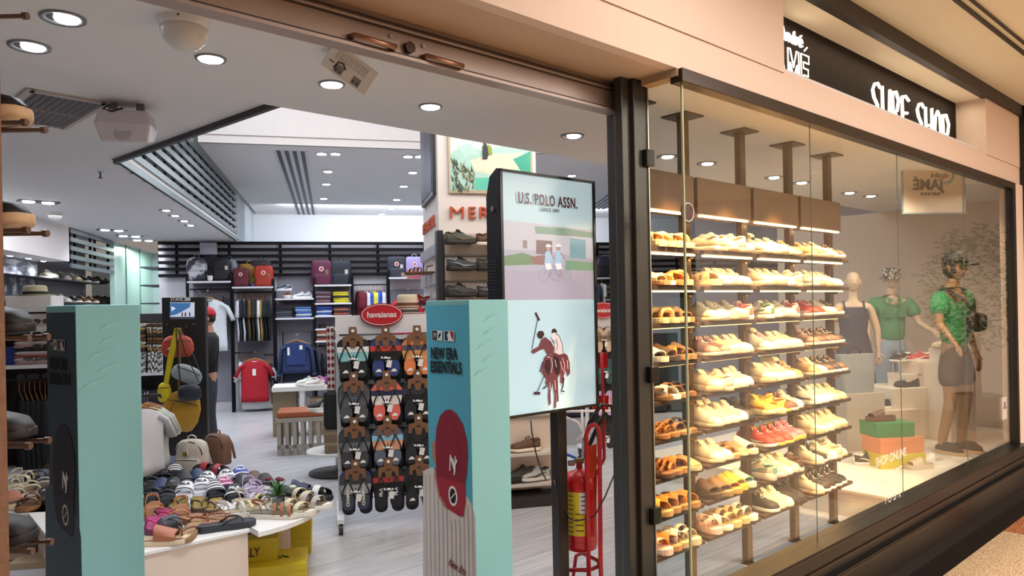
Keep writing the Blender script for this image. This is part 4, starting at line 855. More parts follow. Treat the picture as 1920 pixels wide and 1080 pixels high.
# ---------------------------------------------------------------- flip-flop racks
CARD = mat('#765238', .8, nz=.08); GR = mat('#44454A', .6)
def flops(name, label, c1, c2=None, c3=None, strap='#141416', back='#1A1B20', card=True, logo=True, txt=None):
    t = thing(name, label, 'flip-flops'); L = .27
    for s in (-1, 1):
        def ol(g=1.0): return [(s*.052+s*g*k*hw(u, .112), -L*.5-.035+(u-.5)*L*g) for k, us in ((1, ST), (-1, ST[::-1])) for u in us]
        m = MB(); m.prism(ol(), -.016, 0, ax='y'); so = m.build('sole', mat(back, .7), t)
        def bandp(u0, u1, col, off):
            us = [u0+(u1-u0)*i/6 for i in range(7)]; pts = [(s*.052+hw(u, .108)*1.0, -L*.5-.035+(u-.5)*L*.97) for u in us]+[(s*.052-hw(u, .108), -L*.5-.035+(u-.5)*L*.97) for u in us[::-1]]
            q = MB(); q.ngon([(x, -.016-off, z) for x, z in pts]); q.build('printed_band', mat(col, .6), so)
        bandp(.01, .99, c1, .001)
        if c2: bandp(.42, .66, c2, .002)
        if c3: bandp(.66, .80, c3, .003)
        if logo: q = MB(); zc = -L*.5-.035+(.16-.5)*L; q.ngon([(s*.052-.022, -.0195, zc-.008), (s*.052+.022, -.0195, zc-.008), (s*.052+.012, -.0195, zc+.010), (s*.052-.004, -.0195, zc+.012)]); q.build('printed_mark', mat('#E8E6E2', .6), so)
        if txt: text(txt, .030, mat('#E9E7E4', .6), so, (s*.052, -.020, -L*.5-.06), (R(90), R(-90), 0), .0005, 'printed_word', .0008)
        for k in (-1, 1): MB().tube([(s*.052, -.016, -L*.5-.035+.30*L), (s*.052+k*.012, -.04, -L*.5-.035+.22*L), (s*.052+k*.034, -.038, -L*.5-.035+.02*L), (s*.052+k*.040, -.014, -L*.5-.035-.14*L)], .0055, 6).build('strap', mat(strap, .45), t, smooth=True)
    if card:
        o1 = [(x*.8, z*.9+.004) for x, z in [(-.03, .045), (.03, .045), (.035, .02), (.035, -.02), (.085, -.03), (.088, -.10), (.062, -.105), (.055, -.07), (.035, -.06), (.02, -.115), (-.02, -.115), (-.035, -.06), (-.055, -.07), (-.062, -.105), (-.088, -.10), (-.085, -.03), (-.035, -.02), (-.035, .02)]]
        MB().prism(o1, -.026, -.023, ax='y').build('card_hanger', CARD, t)
        MB().cbox((0, -.027, -.04), (.03, .002, .012)).build('card_mark', mat('#3A2A1E', .7), t)
    MB().cbox((.02, -.03, -.215), (.034, .003, .05), 0, ry=.2).build('price_tag', WHITE, t); MB().tube([(-.035, -.032, -.17), (.03, -.032, -.175)], .008, 6).build('clip', WHITE, t)
    return t
def flop_rack(origin, s0, s1, zt_, label, n, cols):
    t = thing('flip_flop_rack', label, 'display rack', origin, AI); wd = s1-s0; WM = mat('#D9D9DC', .4, nz=.03)
    MB().box(0, .028, -.02, .02, .09, zt_).build('post', WM, t); MB().box(wd-.028, wd, -.02, .02, .09, zt_).build('post', WM, t)
    MB().box(.0, wd, -.022, -.008, zt_-.14, zt_).build('header_panel', mat('#E4E1E4', .45, nz=.02), t)
    for x in (.014, wd-.014):
        MB().cbox((x, 0, .10), (.05, .55, .03)).build('foot_bar', WM, t)
        for y in (-.24, .24): MB().tube([(x-.015, y, .04), (x+.015, y, .04)], .04, 14).build('caster', mat('#2A2A2C', .5), t)
    for i in range(4): MB().box(0, wd, -.012, .004, zt_-.19-i*.337, zt_-.155-i*.337).build('rail', WM, t)
    MB().box(.03, wd-.03, .004, .014, .35, zt_-.15).build('back_panel', mat('#2A2B30', .6), t)
    return t
def oval(parent, x, z, a_, b_, y=-.05):
    o = MB().prism(seh(40, a_, b_, 2), y-.008, y, ax='y').build('oval_sign', mat('#B81E2C', .4), parent, loc=(x, 0, z))
    MB().prism(seh(40, a_*1.03, b_*1.05, 2), y, y+.004, ax='y').build('rim', mat('#8A1622', .4), o)
    m = MB(); m.tube([(p[0], y-.009, p[1]) for p in seh(40, a_*.95, b_*.92, 2)], .0025, 5, closed=True); m.build('white_line', WHITE, o)
    text('havaianas', a_*.40, WHITE, o, (0, y-.010, .0), (R(90), 0, 0), .0008, 'sign_lettering', .0012, .95)
    return o
RY = 5.45; o0 = aty(628, 592, RY); zt1 = o0.z
rack1 = flop_rack((o0.x, o0.y, 0), 0, 1.02, zt1, 'white wheeled rack of hanging flip-flops with a red oval sign', 3, None)
def rx(px): p = onp(px, 700, (o0.x, o0.y), ID); return (p.x-o0.x)*IX[0]+(p.y-o0.y)*IX[1]
oval(rack1, rx(717), onp(717, 590, (o0.x, o0.y), ID).z-0, .155, .084)
COL = ['left column', 'second column', 'third column', 'column beside the totem']; RW = ['top row', 'second row', 'third row', 'bottom row']
V = [[('aqua striped', dict(c1='#1C1E22', c2='#8FD0D2', c3='#E9EDE6')), ('red and yellow patterned', dict(c1='#2E3E78', c2='#141418', c3='#C8402A')), ('orange sunset', dict(c1='#E2804A', c2='#E9A060', c3='#54525E')), ('black', dict(c1='#1C1D22'))],
     [('grey', dict(c1='#4A4C52', c2='#5C5E64')), ('navy and coral', dict(c1='#E0685A', c2='#EFE6E0', c3='#232C52')), ('black with dots', dict(c1='#1E2026', c3='#33363E')), ('dark grey', dict(c1='#33353A'))],
     [('charcoal', dict(c1='#3A3C42', c2='#6C6E72')), ('pastel striped', dict(c1='#5A6474', c2='#E0A078', c3='#8FC0D8')), ('plain dark', dict(c1='#26282C')), ('plain black', dict(c1='#1A1B1E'))],
     [('grey word-printed', dict(c1='#3C4048', c2='#9A9CA0', txt='CHAMPION', logo=False, back='#2A2A6A')), ('black with white capitals', dict(c1='#191A1E', txt='FILA', logo=False, c3='#A83A3A')), ('black with silver mark', dict(c1='#1E1F22')), ('all black', dict(c1='#17181B'))]]
blk = None
for r_ in range(4):
    for c_ in range(4):
        nm, kw = V[r_][c_]; s = rx([662, 722, 779, 838][c_]); z = onp(662, [624, 706, 789, 866][r_], (o0.x, o0.y), ID).z
        kw = dict(kw); kw['back'] = kw.get('back', '#1A1B20')
        o = flops('flip_flops', 'x', **kw); base = Vector((o0.x+s*IX[0], o0.y+s*IX[1], z))
        put(o, base-Vector((ID[0], ID[1], 0))*.13, AI+rnd.uniform(-.05, .05), '%s flip-flops in front on the white rack, %s, %s' % (nm, RW[r_], COL[c_]), 'front flip-flops of the white rack', 1.08)
        if blk is None: blk = flops('flip_flops', 'x', '#1B1C20', card=False, logo=False)
        inst(blk, base-Vector((ID[0], ID[1], 0))*.06+Vector((.012, 0, -.012)), AI, 'black flip-flops behind the front pair, white rack, %s, %s' % (RW[r_], COL[c_]), 'rear flip-flops of the white rack', 1.2)
        MB().tube([(s, 0, z+.02), (s, -.17, z+.02)], .004, 6).build('peg', STEEL, rack1); MB().lathe([(.012, 0), (.012, .004)], 12).build('peg_tip', WHITE, rack1, loc=(s, -.17, z+.02), rot=(R(90), 0, 0))
# second rack seen between the screen and the column
RY2 = 7.6; o2 = aty(1095, 592, RY2); zt2 = aty(1130, 596, RY2).z
rack2 = flop_rack((o2.x, o2.y, 0), 0, .62, zt2, 'second red-signed flip-flop rack seen behind the advertising screen', 2, None)
def rx2(px): p = onp(px, 700, (o2.x, o2.y), ID); return (p.x-o2.x)*IX[0]+(p.y-o2.y)*IX[1]
oval(rack2, rx2(1130), aty(1130, 582, RY2).z, .155, .084)
V2 = [[('beige', '#C9B49A', '#8A7058'), ('orange and mint', '#D9823A', '#8FD0B0')], [('teal', '#2A4A50', '#3C6A70'), ('orange', '#C86A3A', '#3A2A2A')], [('floral violet', '#B49AC8', '#E0B0C0'), ('black floral', '#26262C', '#C0A0B0')], [('black', '#1E1F24', '#33353A'), ('navy', '#26304A', '#3A4460')]]
for r_ in range(4):
    for c_ in range(2):
        nm, a1, b1 = V2[r_][c_]; s = rx2([1126, 1156][c_]); z = aty(1126, [606, 665, 724, 785][r_], RY2).z
        o = flops('flip_flops', 'x', c1=a1, c2=b1, card=False, logo=False, strap=b1)
        put(o, Vector((o2.x+s*IX[0], o2.y+s*IX[1], z))-Vector((ID[0], ID[1], 0))*.1, AI+rnd.uniform(-.1, .1), '%s flip-flops on the farther rack, %s, %s' % (nm, RW[r_], ['left column', 'right column'][c_]), 'flip-flops of the farther rack')
# ================================================================ sandal tables in the middle of the entrance
BEIGE = mat('#DDC8B8', .55, nz=.02); TOPW = mat('#E9E6E2', .35, nz=.02)
def ftab(name, label, u0, u1, v0, v1, z, face=BEIGE):
    t = thing(name, label, 'table', FP(0, 0), AF)
    MB().box(u0+.01, u1-.01, v0+.01, v1-.01, 0, z-.02).build('body', face, t); MB().box(u0, u1, v0, v1, z-.02, z).build('tabletop', TOPW, t, bevel=.003); return t
TZ = .42
ftab('display_table', 'low beige display table covered with sandals, its corner in front of the yellow boxes', -6.5, -5.65, 2.24, 3.3, TZ)
ftab('display_table', 'long low table behind the sandal table carrying dark slides and a backpack', -6.5, -5.70, 3.31, 5.3, TZ)
t = thing('round_table', 'white half round table end with a potted plant and metallic sandals', 'table', FP(-5.64, 2.72), AF)
m = MB(); m.prism([(0, -.57)]+[(.60*math.cos(a), .57*math.sin(a)) for a in [R(-90+i*7.5) for i in range(25)]]+[(0, .57)], TZ-.03, TZ); m.build('tabletop', TOPW, t, bevel=.003)
MB().box(.22, .44, .0, .03, 0, TZ-.03).build('panel_leg', BEIGE, t)
YB = mat('#C9B01C', .5, nz=.04)
def yellow(loc, rz, d, label, txt=None):
    t = thing('shoe_box', label, 'box', loc, rz)
    MB().box(-d[0]/2, d[0]/2, -d[1]/2, d[1]/2, 0, d[2]*.74).build('box_body', YB, t); MB().box(-d[0]/2-.003, d[0]/2+.003, -d[1]/2-.003, d[1]/2+.003, d[2]*.72, d[2]).build('lid', YB, t, bevel=.002)
    if txt: text(txt, .075, mat('#2A2410', .6), t, (-.02, -d[1]/2-.005, d[2]*.42), (R(90), 0, 0), .0005, 'box_lettering', .0006, .7)
    m = MB()
    for i in range(7): m.cbox((-.06+.02*i, -.01+.006*(i % 3), d[2]+.001), (.012, .05+.01*(i % 2), .001), rz=.5)
    m.build('printed_mark', mat('#3A3212', .6), t)
    return t
yp = onz(500, 1080, .0)
def yat(px, py, z, Y): p = aty(px, py, Y); return Vector((p.x, p.y, z))
yellow(yat(520, 1080, .0, 4.34), R(14), (.34, .30, .145), 'yellow shoe box lying lowest under the round table end')
yellow(yat(478, 1040, .146, 4.40), R(14), (.28, .28, .13), 'yellow shoe box with black capitals stacked on the wider yellow box', 'OLLY')
yellow(yat(562, 1040, .0, 4.95), R(14), (.16, .3, .15), 'yellow shoe box standing lowest behind the panel leg'); yellow(yat(563, 1020, .151, 4.95), R(14), (.16, .3, .2), 'yellow shoe box on top, behind the panel leg of the round end')
FL = dict(
 navyflag=dict(sole='#1C2440', bed='#1C2440', strap='#1E2846', kind='band', logo='H', logo_c='#E8E6EA'), blackpink=dict(sole='#17171B', bed='#1C1B20', strap='#1B1A1F', kind='band', lines=[.02], logo_c='#D8507C'), navy=dict(sole='#1E2A48', bed='#22305A', strap='#24345C', kind='band'),
 blacklogo=dict(sole='#18181C', bed='#1C1C20', strap='#1A1A1E', kind='band', logo='O', logo_c='#A8A8AC'), blackred=dict(sole='#18161A', bed='#201C20', strap='#B02838', kind='cross', strap2='#1A181C'), adi=dict(sole='#16181E', bed='#1A1C24', strap='#16181E', kind='band', lines=[-.03, -.005, .02]),
 whitefila=dict(sole='#E9E9EE', bed='#E4E4EA', strap='#ECECF0', kind='band', logo='FILA', logo_c='#1E2438', lines=[-.038, .038]), bluefila=dict(sole='#E4E4EA', bed='#2B44A0', strap='#2C46A6', kind='band', logo='FILA', logo_c='#F0F0F4', lines=[-.038, .038]), magfila=dict(sole='#1B1C2C', bed='#1E1E30', strap='#A83A78', kind='band', logo='FILA', logo_c='#F0DCE8', lines=[-.038, .038]),
 blackfila=dict(sole='#15161C', bed='#1A1B22', strap='#16171E', kind='band', logo='FILA', logo_c='#F0F0F2', lines=[.038]), blackmule=dict(sole='#1A191C', bed='#2A2220', strap='#1B1A1C', kind='mule'), brownmule=dict(sole='#3A2A22', bed='#7A5A40', strap='#5A4030', kind='mule'), lilac=dict(sole='#CFC0DA', bed='#C4B4D0', strap='#C9BAD6', kind='gladiator'),
 silver=dict(sole='#D8D0C0', bed='#B8A88C', strap='#C9C4BC', kind='gladiator', strap2='#D8C890'), velcro=dict(sole='#16161A', bed='#202024', strap='#1C1C22', kind='double', buckle='#2A2A30'), olive=dict(sole='#4A3E2A', bed='#8A7432', strap='#3E342A', kind='thong'), gold=dict(sole='#4A3A2A', bed='#9A7E34', strap='#4E3A2A', kind='thong'),
 whitethong=dict(sole='#E8E8E6', bed='#E4E4E2', strap='#EEEEEC', kind='thong'), tanglad=dict(sole='#9A6A48', bed='#A8744E', strap='#B4764C', kind='gladiator'), magenta=dict(sole='#6A2A4A', bed='#A83A6A', strap='#C42A70', kind='thong'), greycross=dict(sole='#2E3036', bed='#3A3C44', strap='#42464E', kind='cross'),
 brownthong=dict(sole='#8A6248', bed='#A87A58', strap='#8C5638', kind='thong'), tanthong=dict(sole='#8A6A48', bed='#A8865E', strap='#6E4630', kind='thong'), darkthong=dict(sole='#2E3036', bed='#383A40', strap='#222428', kind='thong'), tanband=dict(sole='#D8C0A0', bed='#C8AC88', strap='#A8664A', kind='band'), bronze=dict(sole='#D8CFC0', bed='#6E7064', strap='#9A5E3A', kind='gladiator'),
 golddouble=dict(sole='#E4DCCC', bed='#8A7458', strap='#D8CCA8', kind='double'), silverdouble=dict(sole='#E8E2D8', bed='#6E5E4C', strap='#B4ACA8', kind='double'), blackwhiteslide=dict(sole='#1A1A1E', bed='#26262A', strap='#D8D8DA', kind='cross', strap2='#1E1E22'), navythin=dict(sole='#1E2236', bed='#262C44', strap='#2C3252', kind='band', logo='U', logo_c='#C8CCD8'))
FLL = dict(navyflag='navy slide with a pale emblem', blackpink='black slide with pink line', navy='plain navy slide', blacklogo='black slide with round emblem', blackred='black and red crossed slide', adi='black slide with three white stripes', whitefila='white slide with dark capitals', bluefila='blue slide with white capitals', magfila='magenta slide with white capitals', blackfila='black slide with white capitals', blackmule='black mule', brownmule='brown mule', lilac='lilac strappy sandal', silver='silver strappy sandal', velcro='black two-strap sandal', olive='olive flip-flop', gold='golden brown flip-flop', whitethong='white flip-flop', tanglad='tan strappy sandal', magenta='magenta flip-flop', greycross='dark grey crossed sandal', brownthong='brown flip-flop', tanthong='tan flip-flop', darkthong='dark grey flip-flop', tanband='tan one-strap sandal', bronze='bronze strappy sandal', golddouble='pale gold two-strap sandal', silverdouble='silver two-strap sandal', blackwhiteslide='black and white crossed slide', navythin='flat navy slide')
SHOES.update({'f_'+k: ('d', dict(v, h=v.get('h', .026))) for k, v in FL.items()})
SL = [(281, 861, 'navyflag', -70), (306, 862, 'blackpink', -60), (300, 876, 'navy', -80), (325, 874, 'navy', -70), (349, 873, 'blacklogo', -70), (379, 882, 'blackred', -30), (405, 885, 'blackred', -40), (291, 891, 'adi', -75), (328, 889, 'adi', -70), (309, 897, 'velcro', -70), (345, 902, 'blackmule', -60), (370, 899, 'navy', -50), (389, 903, 'whitefila', -75), (424, 899, 'whitefila', -60), (450, 893, 'bluefila', -60), (477, 905, 'brownmule', -60), (497, 910, 'blackmule', -60), (455, 909, 'blackmule', -50),
 (284, 912, 'velcro', -70), (303, 918, 'navy', -70), (325, 917, 'blacklogo', -70), (350, 922, 'whitefila', -80), (379, 916, 'whitefila', -70), (402, 924, 'adi', -60), (420, 914, 'magfila', -60), (440, 930, 'blackfila', -70), (470, 921, 'lilac', -60), (493, 928, 'lilac', -40), (287, 934, 'velcro', -80), (313, 938, 'velcro', -70), (336, 944, 'olive', -70), (375, 946, 'gold', -60), (404, 949, 'gold', -70), (428, 955, 'whitethong', -50), (476, 944, 'silver', -20), (288, 960, 'tanglad', -60), (313, 968, 'magenta', -50), (337, 966, 'tanglad', -70), (290, 984, 'magenta', -60), (317, 988, 'greycross', -60), (372, 978, 'brownthong', -30), (398, 972, 'brownthong', -10), (352, 999, 'tanthong', -85), (425, 985, 'darkthong', 30), (297, 1014, 'tanband', 10),
 (516, 964, 'bronze', 0), (547, 957, 'golddouble', -20), (578, 945, 'silverdouble', -15), (590, 928, 'blackwhiteslide', -40), (553, 922, 'navythin', 0), (530, 931, 'blackmule', 10), (563, 935, 'golddouble', -30), (452, 960, 'silver', 30)]
cnt = {}
hpos = lambda px: 'far left' if px < 300 else ('left' if px < 345 else ('centre' if px < 400 else ('right of centre' if px < 460 else 'right end')))
vpos = lambda py: 'back row' if py < 885 else ('second row back' if py < 908 else ('middle row' if py < 930 else ('near the front' if py < 965 else 'front row')))
seen = {}
for px, py, k, yw in SL:
    py = py+6; p = onz(px, py, TZ); tag_ = '%s on the low tables, %s, %s' % (FLL[k], vpos(py), hpos(px))
    seen[tag_] = seen.get(tag_, 0)+1
    if seen[tag_] > 1: tag_ += ', the %s' % ('further right' if seen[tag_] == 2 else 'rightmost')
    inst(proto('f_'+k), (p.x, p.y, TZ), R(yw), tag_, 'sandals on the low tables', 1.13, 'sandal')
# potted flowers in a glass
p = onz(520, 952, TZ); t = thing('potted_flowers', 'small glass vase with green leaves and dark red flowers on the round end', 'plant', p)
vg = MB(); vg.lathe([(.035, 0), (.038, .02), (.03, .05), (.034, .095)], 20, caps=False); vg.build('glass_vase', glass_mat('vase_glass', (.85, .88, .85)), t, smooth=True)
m = MB(); m.lathe([(.030, .01), (.026, .05), (.026, .055)], 14); m.build('pebbles', mat('#8A8A84', .8, nz=.4, sc=120), t)
r4 = random.Random(5); lf = MB()
for i in range(34):
    a = r4.uniform(0, 6.28); el = r4.uniform(.5, 1.4); L = r4.uniform(.09, .17); d = Vector((math.cos(a)*math.cos(el), math.sin(a)*math.cos(el), math.sin(el))); b0 = Vector((0, 0, .07)); sd = Vector((-math.sin(a), math.cos(a), 0))*.007
    pts = [b0+d*L*k+Vector((0, 0, -.03*k*k*L/.1)) for k in (0, .35, .7, 1)]; n = len(lf.v); vs = []
    for k, q in enumerate(pts): wv = sd*(.5, 1, .8, .05)[k]; vs += [q-wv, q+wv]
    lf.add(vs, [(2*k, 2*k+1, 2*k+3, 2*k+2) for k in range(3)])
lf.build('leaves', mat('#3F7A34', .5, nz=.3, sc=60), t)
for x, y, z in ((-.045, -.03, .185), (.035, -.03, .18), (.0, .03, .17), (-.06, 0, .12), (.10, -.01, .13)):
    m = MB()
    for i in range(6): a = i*1.05; m.cbox((x+.010*math.cos(a), y+.010*math.sin(a), z), (.018, .014, .012), rz=a, ry=.5)
    m.build('flower', mat('#6A1830' if z > .15 else '#D8DCD0', .6), t)
# ---------------------------------------------------------------- bags
def backpack(name, label, w_, h, d, col, accent=None, cat='backpack', pocket=True, badge=None, square=False, handle=None, tagc=None, logo=None, strapc=None):
    t = thing(name, label, cat); e = 5 if square else 3
    prof = [(0, .90), (.04, .98), (.3, 1.0), (.7, .97 if not square else 1.0), (.88, .86 if not square else .98), (.97, .62 if not square else .90), (1.0, .35 if not square else .8)]
    MB().loft([[(x, y, h*u) for x, y in seh(28, w_/2*g, d/2*(g if u < .9 else g*.9), e)] for u, g in prof]).build('body', mat(col, .6, nz=.10, sc=20), t, smooth=True)
    ac = mat(accent or col, .6, nz=.10)
    if pocket:
        MB().loft([[(x, y-d*.5, h*u) for x, y in seh(20, w_*.40*g, d*.16*g, 4)] for u, g in ((.06, .9), (.1, 1), (.36, 1), (.44, .88), (.46, .6))]).build('front_pocket', ac, t, smooth=True)
        MB().tube([(-w_*.36, -d*.62, h*.40), (0, -d*.66, h*.42), (w_*.36, -d*.62, h*.40)], .003, 6).build('zip', mat('#2A2420', .5), t)
    m = MB(); m.tube([(w_*.43*math.cos(a), -d*.36, h*.55+h*.40*math.sin(a)) for a in [R(i*15) for i in range(13)]], .004, 6); m.build('seam', mat(strapc or '#2A2623', .6), t, smooth=True)
    hm = mat(handle or accent or col, .5)
    MB().tube([(-w_*.13, 0, h*.97), (-w_*.12, 0, h*1.08), (0, 0, h*1.13), (w_*.12, 0, h*1.08), (w_*.13, 0, h*.97)], .007, 8, flat=.7).build('handle', hm, t, smooth=True)
    for s in (-1, 1): MB().tube([(s*w_*.2, d*.45, h*.9), (s*w_*.3, d*.62, h*.6), (s*w_*.46, d*.55, h*.15)], .013, 6, flat=.4).build('shoulder_strap', mat(strapc or col, .6), t, smooth=True)
    if badge:
        b = MB().tube([(0, -d*.52, h*.66), (0, -d*.535, h*.66)], w_*.12, 20).build('round_badge', mat(badge, .5), t); MB().tube([(0, -d*.536, h*.66), (0, -d*.54, h*.66)], w_*.07, 12).build('badge_mark', mat('#A83A34', .5), b)
    if tagc: MB().cbox((w_*.26, -d*.54, h*.55), (w_*.15, .004, h*.17)).build('paper_tag', mat(tagc, .6), t)
    return t
p = onz(361, 884, TZ); o = backpack('backpack', 'x', .25, .245, .13, '#C9C0B4', '#CFC6BA'); put(o, p, R(-8), 'cream leather mini backpack standing behind the slides', cat='backpack')
MB().cbox((0, -.085, .19), (.035, .012, .10)).build('closure_flap', mat('#CFC6BA', .5), o); MB().cbox((0, -.093, .15), (.03, .004, .03)).build('buckle', mat('#A8823A', .3, .9), o)
p2 = onz(381, 880, TZ); o = backpack('backpack', 'x', .24, .24, .13, '#7A5644', pocket=False); put(o, (p2.x+.03, p2.y+.2, TZ), R(-25), 'brown leather backpack half hidden behind the cream one', cat='backpack')
# ---------------------------------------------------------------- black stand with screen and hanging bags
YS = 7.3
sa, sb = aty(303, 558, YS), aty(379, 562, YS); W_ = (sb.x-sa.x)/math.cos(AI)*.97; ZT = sa.z
t = thing('accessory_stand', 'tall black display stand with a small screen and bags hanging on it', 'display stand', (sa.x, sa.y, 0), AI)
MB().box(0, W_, 0, .14, 0, ZT).build('body', mat('#141215', .5, nz=.05), t, bevel=.006)
f = facemap((sa.x, sa.y), AI)
(xa_, za_), (xb_, zb_) = f(319, 567), f(365, 598)
MB().box(xa_-.012, xb_+.012, -.006, .0, zb_-.012, za_+.012).build('screen_frame', mat('#26242A', .4), t)
a = Art(f); q = lambda pts, m_: a.poly(pts, m_, off=.0075+.0002*a.n)
q([(319, 567), (365, 567), (365, 598), (319, 598)], E1('#BFC6D6')); q([(319, 568), (358, 568), (356, 576), (342, 584), (330, 590), (319, 592)], E1('#3C6A9E')); q([(321, 574), (330, 578), (322, 584)], E1('#D4DCEA'))
q([(319, 594), (365, 594), (365, 598), (319, 598)], E1('#3A3E52'))
for x in (342, 348, 356): q([(x-1.2, 593), (x-1.2, 586), (x+1.2, 586), (x+1.2, 593)], E1('#2A2A3A', .3))
a.done('display_image', t)
x, z = f(335, 561.5); text('STANCE', .055, mat('#D8D8DA', .5), t, (x, -.004, z), (R(90), 0, 0), .001, 'stand_lettering', .001, .75)
x, z = f(353, 561.5); MB().tube([(x, -.001, z), (x, -.005, z)], .022, 20).build('round_emblem', mat('#C9C9CB', .5), t)
for px_, py_ in ((352, 612), (316, 608), (366, 608)): x, z = f(px_, py_); MB().tube([(x, 0, z), (x, -.08, z)], .006, 8).build('hook', STEEL, t)
def bagloc(px, py, dy): p = aty(px, py, YS); return Vector((p.x+.0, p.y-dy, p.z))
def strap_pts(pts, dy): return [Vector(aty(x, y, YS))-Vector((0, dy, 0)) for x, y in pts]
def bag(name, label, c, w_, h, d, col, straps, scol, e=2.6, tilt=0, cat='handbag', extra=None):
    t = thing(name, label, cat, c, AI+.05); bd = MB()
    prof = [(0, .62), (.06, .82), (.3, 1), (.62, .98), (.86, .80), (.97, .5), (1, .25)]
    o = bd.loft([[(x, y, h*(u-.5)) for x, y in seh(24, w_/2*g, d/2*g, e)] for u, g in prof]).build('body', mat(col, .45, nz=.06), t, smooth=True); o.rotation_euler = (0, tilt, 0)
    MB().tube([(-w_*.40, -d*.36, h*.22), (0, -d*.50, h*.26), (w_*.40, -d*.36, h*.22)], .004, 6).build('zip', mat('#3A3430', .5), o)
    iv = Matrix.Rotation(-(AI+.05), 4, 'Z')
    for pts, wd in straps: MB().strip([iv @ (Vector(p_)-Vector(c)) for p_ in pts], (wd, 0, 0), .005).build('strap', mat(scol, .5), t)
    return t
c = bagloc(342, 648, .10); o = bag('handbag', 'x', c, .30, .22, .09, '#B4452E', [(strap_pts([(325, 640), (345, 615), (360, 640)], .10), .012)], '#8A6A60'); tag(o, 'rust red handbag hanging highest on the black stand')
MB().cbox((-.05, -.055, .0), (.012, .004, .09), ry=.9).build('paper_tag', WHITE, o)
c = bagloc(326, 731, .20); o = bag('handbag', 'x', c, .125, .19, .07, '#D2C016', [(strap_pts([(330, 716), (337, 670), (350, 614)], .21), .045), (strap_pts([(326, 716), (336, 668), (347, 614)], .16), .04)], '#CDBB18', e=2.2); tag(o, 'small yellow teardrop bag hanging by a wide yellow strap')
c = bagloc(366, 698, .18); o = bag('handbag', 'x', c, .29, .165, .08, '#9AA3A8', [(strap_pts([(356, 690), (354, 650), (352, 614)], .19), .006), (strap_pts([(392, 700), (372, 650), (353, 614)], .18), .005)], '#6A6A6A', tilt=.45); tag(o, 'grey checked bag hanging in the middle of the stand')
c = bagloc(378, 730, .27); o = bag('handbag', 'x', c, .215, .16, .08, '#262C38', [(strap_pts([(362, 712), (357, 660), (354, 614)], .28), .012), (strap_pts([(394, 712), (370, 660), (355, 614)], .26), .010)], '#1A1B20', e=2.2); tag(o, 'dark navy half-moon bag hanging in front of the grey one')
c = bagloc(353, 766, .16); o = bag('handbag', 'x', c, .36, .38, .10, '#B0831E', [(strap_pts([(349, 736), (348, 716), (352, 614)], .15), .02)], '#8A661A', e=3.2, tilt=.28); tag(o, 'large mustard yellow shopper bag hanging lowest on the stand'); MB().cbox((.07, -.055, .13), (.04, .004, .03)).build('label_plate', mat('#E4DCC4', .5), o)
MB().tube([(-.13, -.045, -.14), (-.06, -.06, .09), (.12, -.055, .12), (.14, -.05, .06)], .003, 6).build('seam', BLACK, o, smooth=True)
# ---------------------------------------------------------------- bench, tiers and boxes in the middle
bp = onz(520, 856, 0)
t = thing('bench', 'grey slatted bench with a tan leather cushion', 'bench', (bp.x, bp.y, 0), AI); GWD = mat('#A49C90', .6, nz=.12, sc=20)
for i in range(9): MB().box(i*.085, i*.085+.042, 0, .025, .0, .42).build('slat', GWD, t); MB().box(i*.085, i*.085+.042, .40, .425, .0, .42).build('slat', GWD, t)
MB().box(-.01, .74, -.005, .43, .37, .42).build('top_frame', GWD, t, bevel=.003); MB().box(0, .73, .0, .02, .08, .12).build('rail', GWD, t)
for i in range(5): MB().box(0, .025, .03+i*.08, .07+i*.08, 0, .37).build('side_slat', GWD, t)
MB().box(.0, .73, .0, .42, .42, .49).build('cushion', mat('#A0532C', .45, nz=.06), t, bevel=.02)
KR = mat('#8A7660', .7, nz=.06); KR2 = mat('#A08C70', .7, nz=.06)
def kbox(label, loc, rz, d, col=KR, group=None):
    t = thing('shoe_box', label, 'box', loc, rz, group); MB().box(-d[0]/2, d[0]/2, -d[1]/2, d[1]/2, 0, d[2]*.72).build('box_body', col, t); MB().box(-d[0]/2-.003, d[0]/2+.003, -d[1]/2-.003, d[1]/2+.003, d[2]*.70, d[2]).build('lid', KR2, t, bevel=.002); return t
tp = aty(612, 775, 7.0); zU_, zL_ = aty(612, 770, 7.0).z, aty(612, 850, 7.0).z
t = thing('tier_stand', 'white stand with two round shelves behind the flip-flop rack', 'display stand', (tp.x+.05, tp.y+.2, 0), AI)
for z, r_ in ((zU_, .25), (zL_, .30)): MB().lathe([(r_, -.02), (r_, 0)], 36, (0, 0, z)).build('round_shelf', TOPW, t, bevel=.003)
MB().tube([(0, 0, 0), (0, 0, zU_-.02)], .02, 12).build('column', STEEL, t); MB().lathe([(.28, 0), (.28, .02)], 30).build('base', mat('#2A2A2C', .5), t)
for i in range(3): kbox('brown shoe box on the lower round shelf, %s of three' % ['lowest', 'middle', 'topmost'][i], (tp.x+.09, tp.y+.10, zL_+.001+i*.105), AI+[.05, -.04, .02][i], (.27, .20, .104))
SHOES['blackstripe'] = ('s', dict(up='#1B1B1E', sole='#E9E6E0', accent='#E9E6E0', stripes=1)); SHOES['pastel'] = ('s', dict(up='#D8DED8', sole='#EDECEA', accent='#E0A8A0', lace='#A8D0C0', chunky=.012)); SHOES['purple'] = ('s', dict(up='#7A3A8C', sole='#3A2A50', accent='#C04AA0'))
SHOES['runner'] = ('s', dict(up='#B4B4B2', sole='#D8D6D2', accent='#3A3A3E', lining='#3A3A3C'))
inst(proto('blackstripe'), (tp.x-.07, tp.y+.09, zU_), R(200), 'black sneaker with white stripes on the upper round shelf', cat='sneaker')
inst(proto('blackall'), (tp.x+.10, tp.y+.06, zU_), R(250), 'dark sneaker at the right of the upper round shelf', sc=.9, cat='sneaker')
wp = aty(509, 727, 9.2)
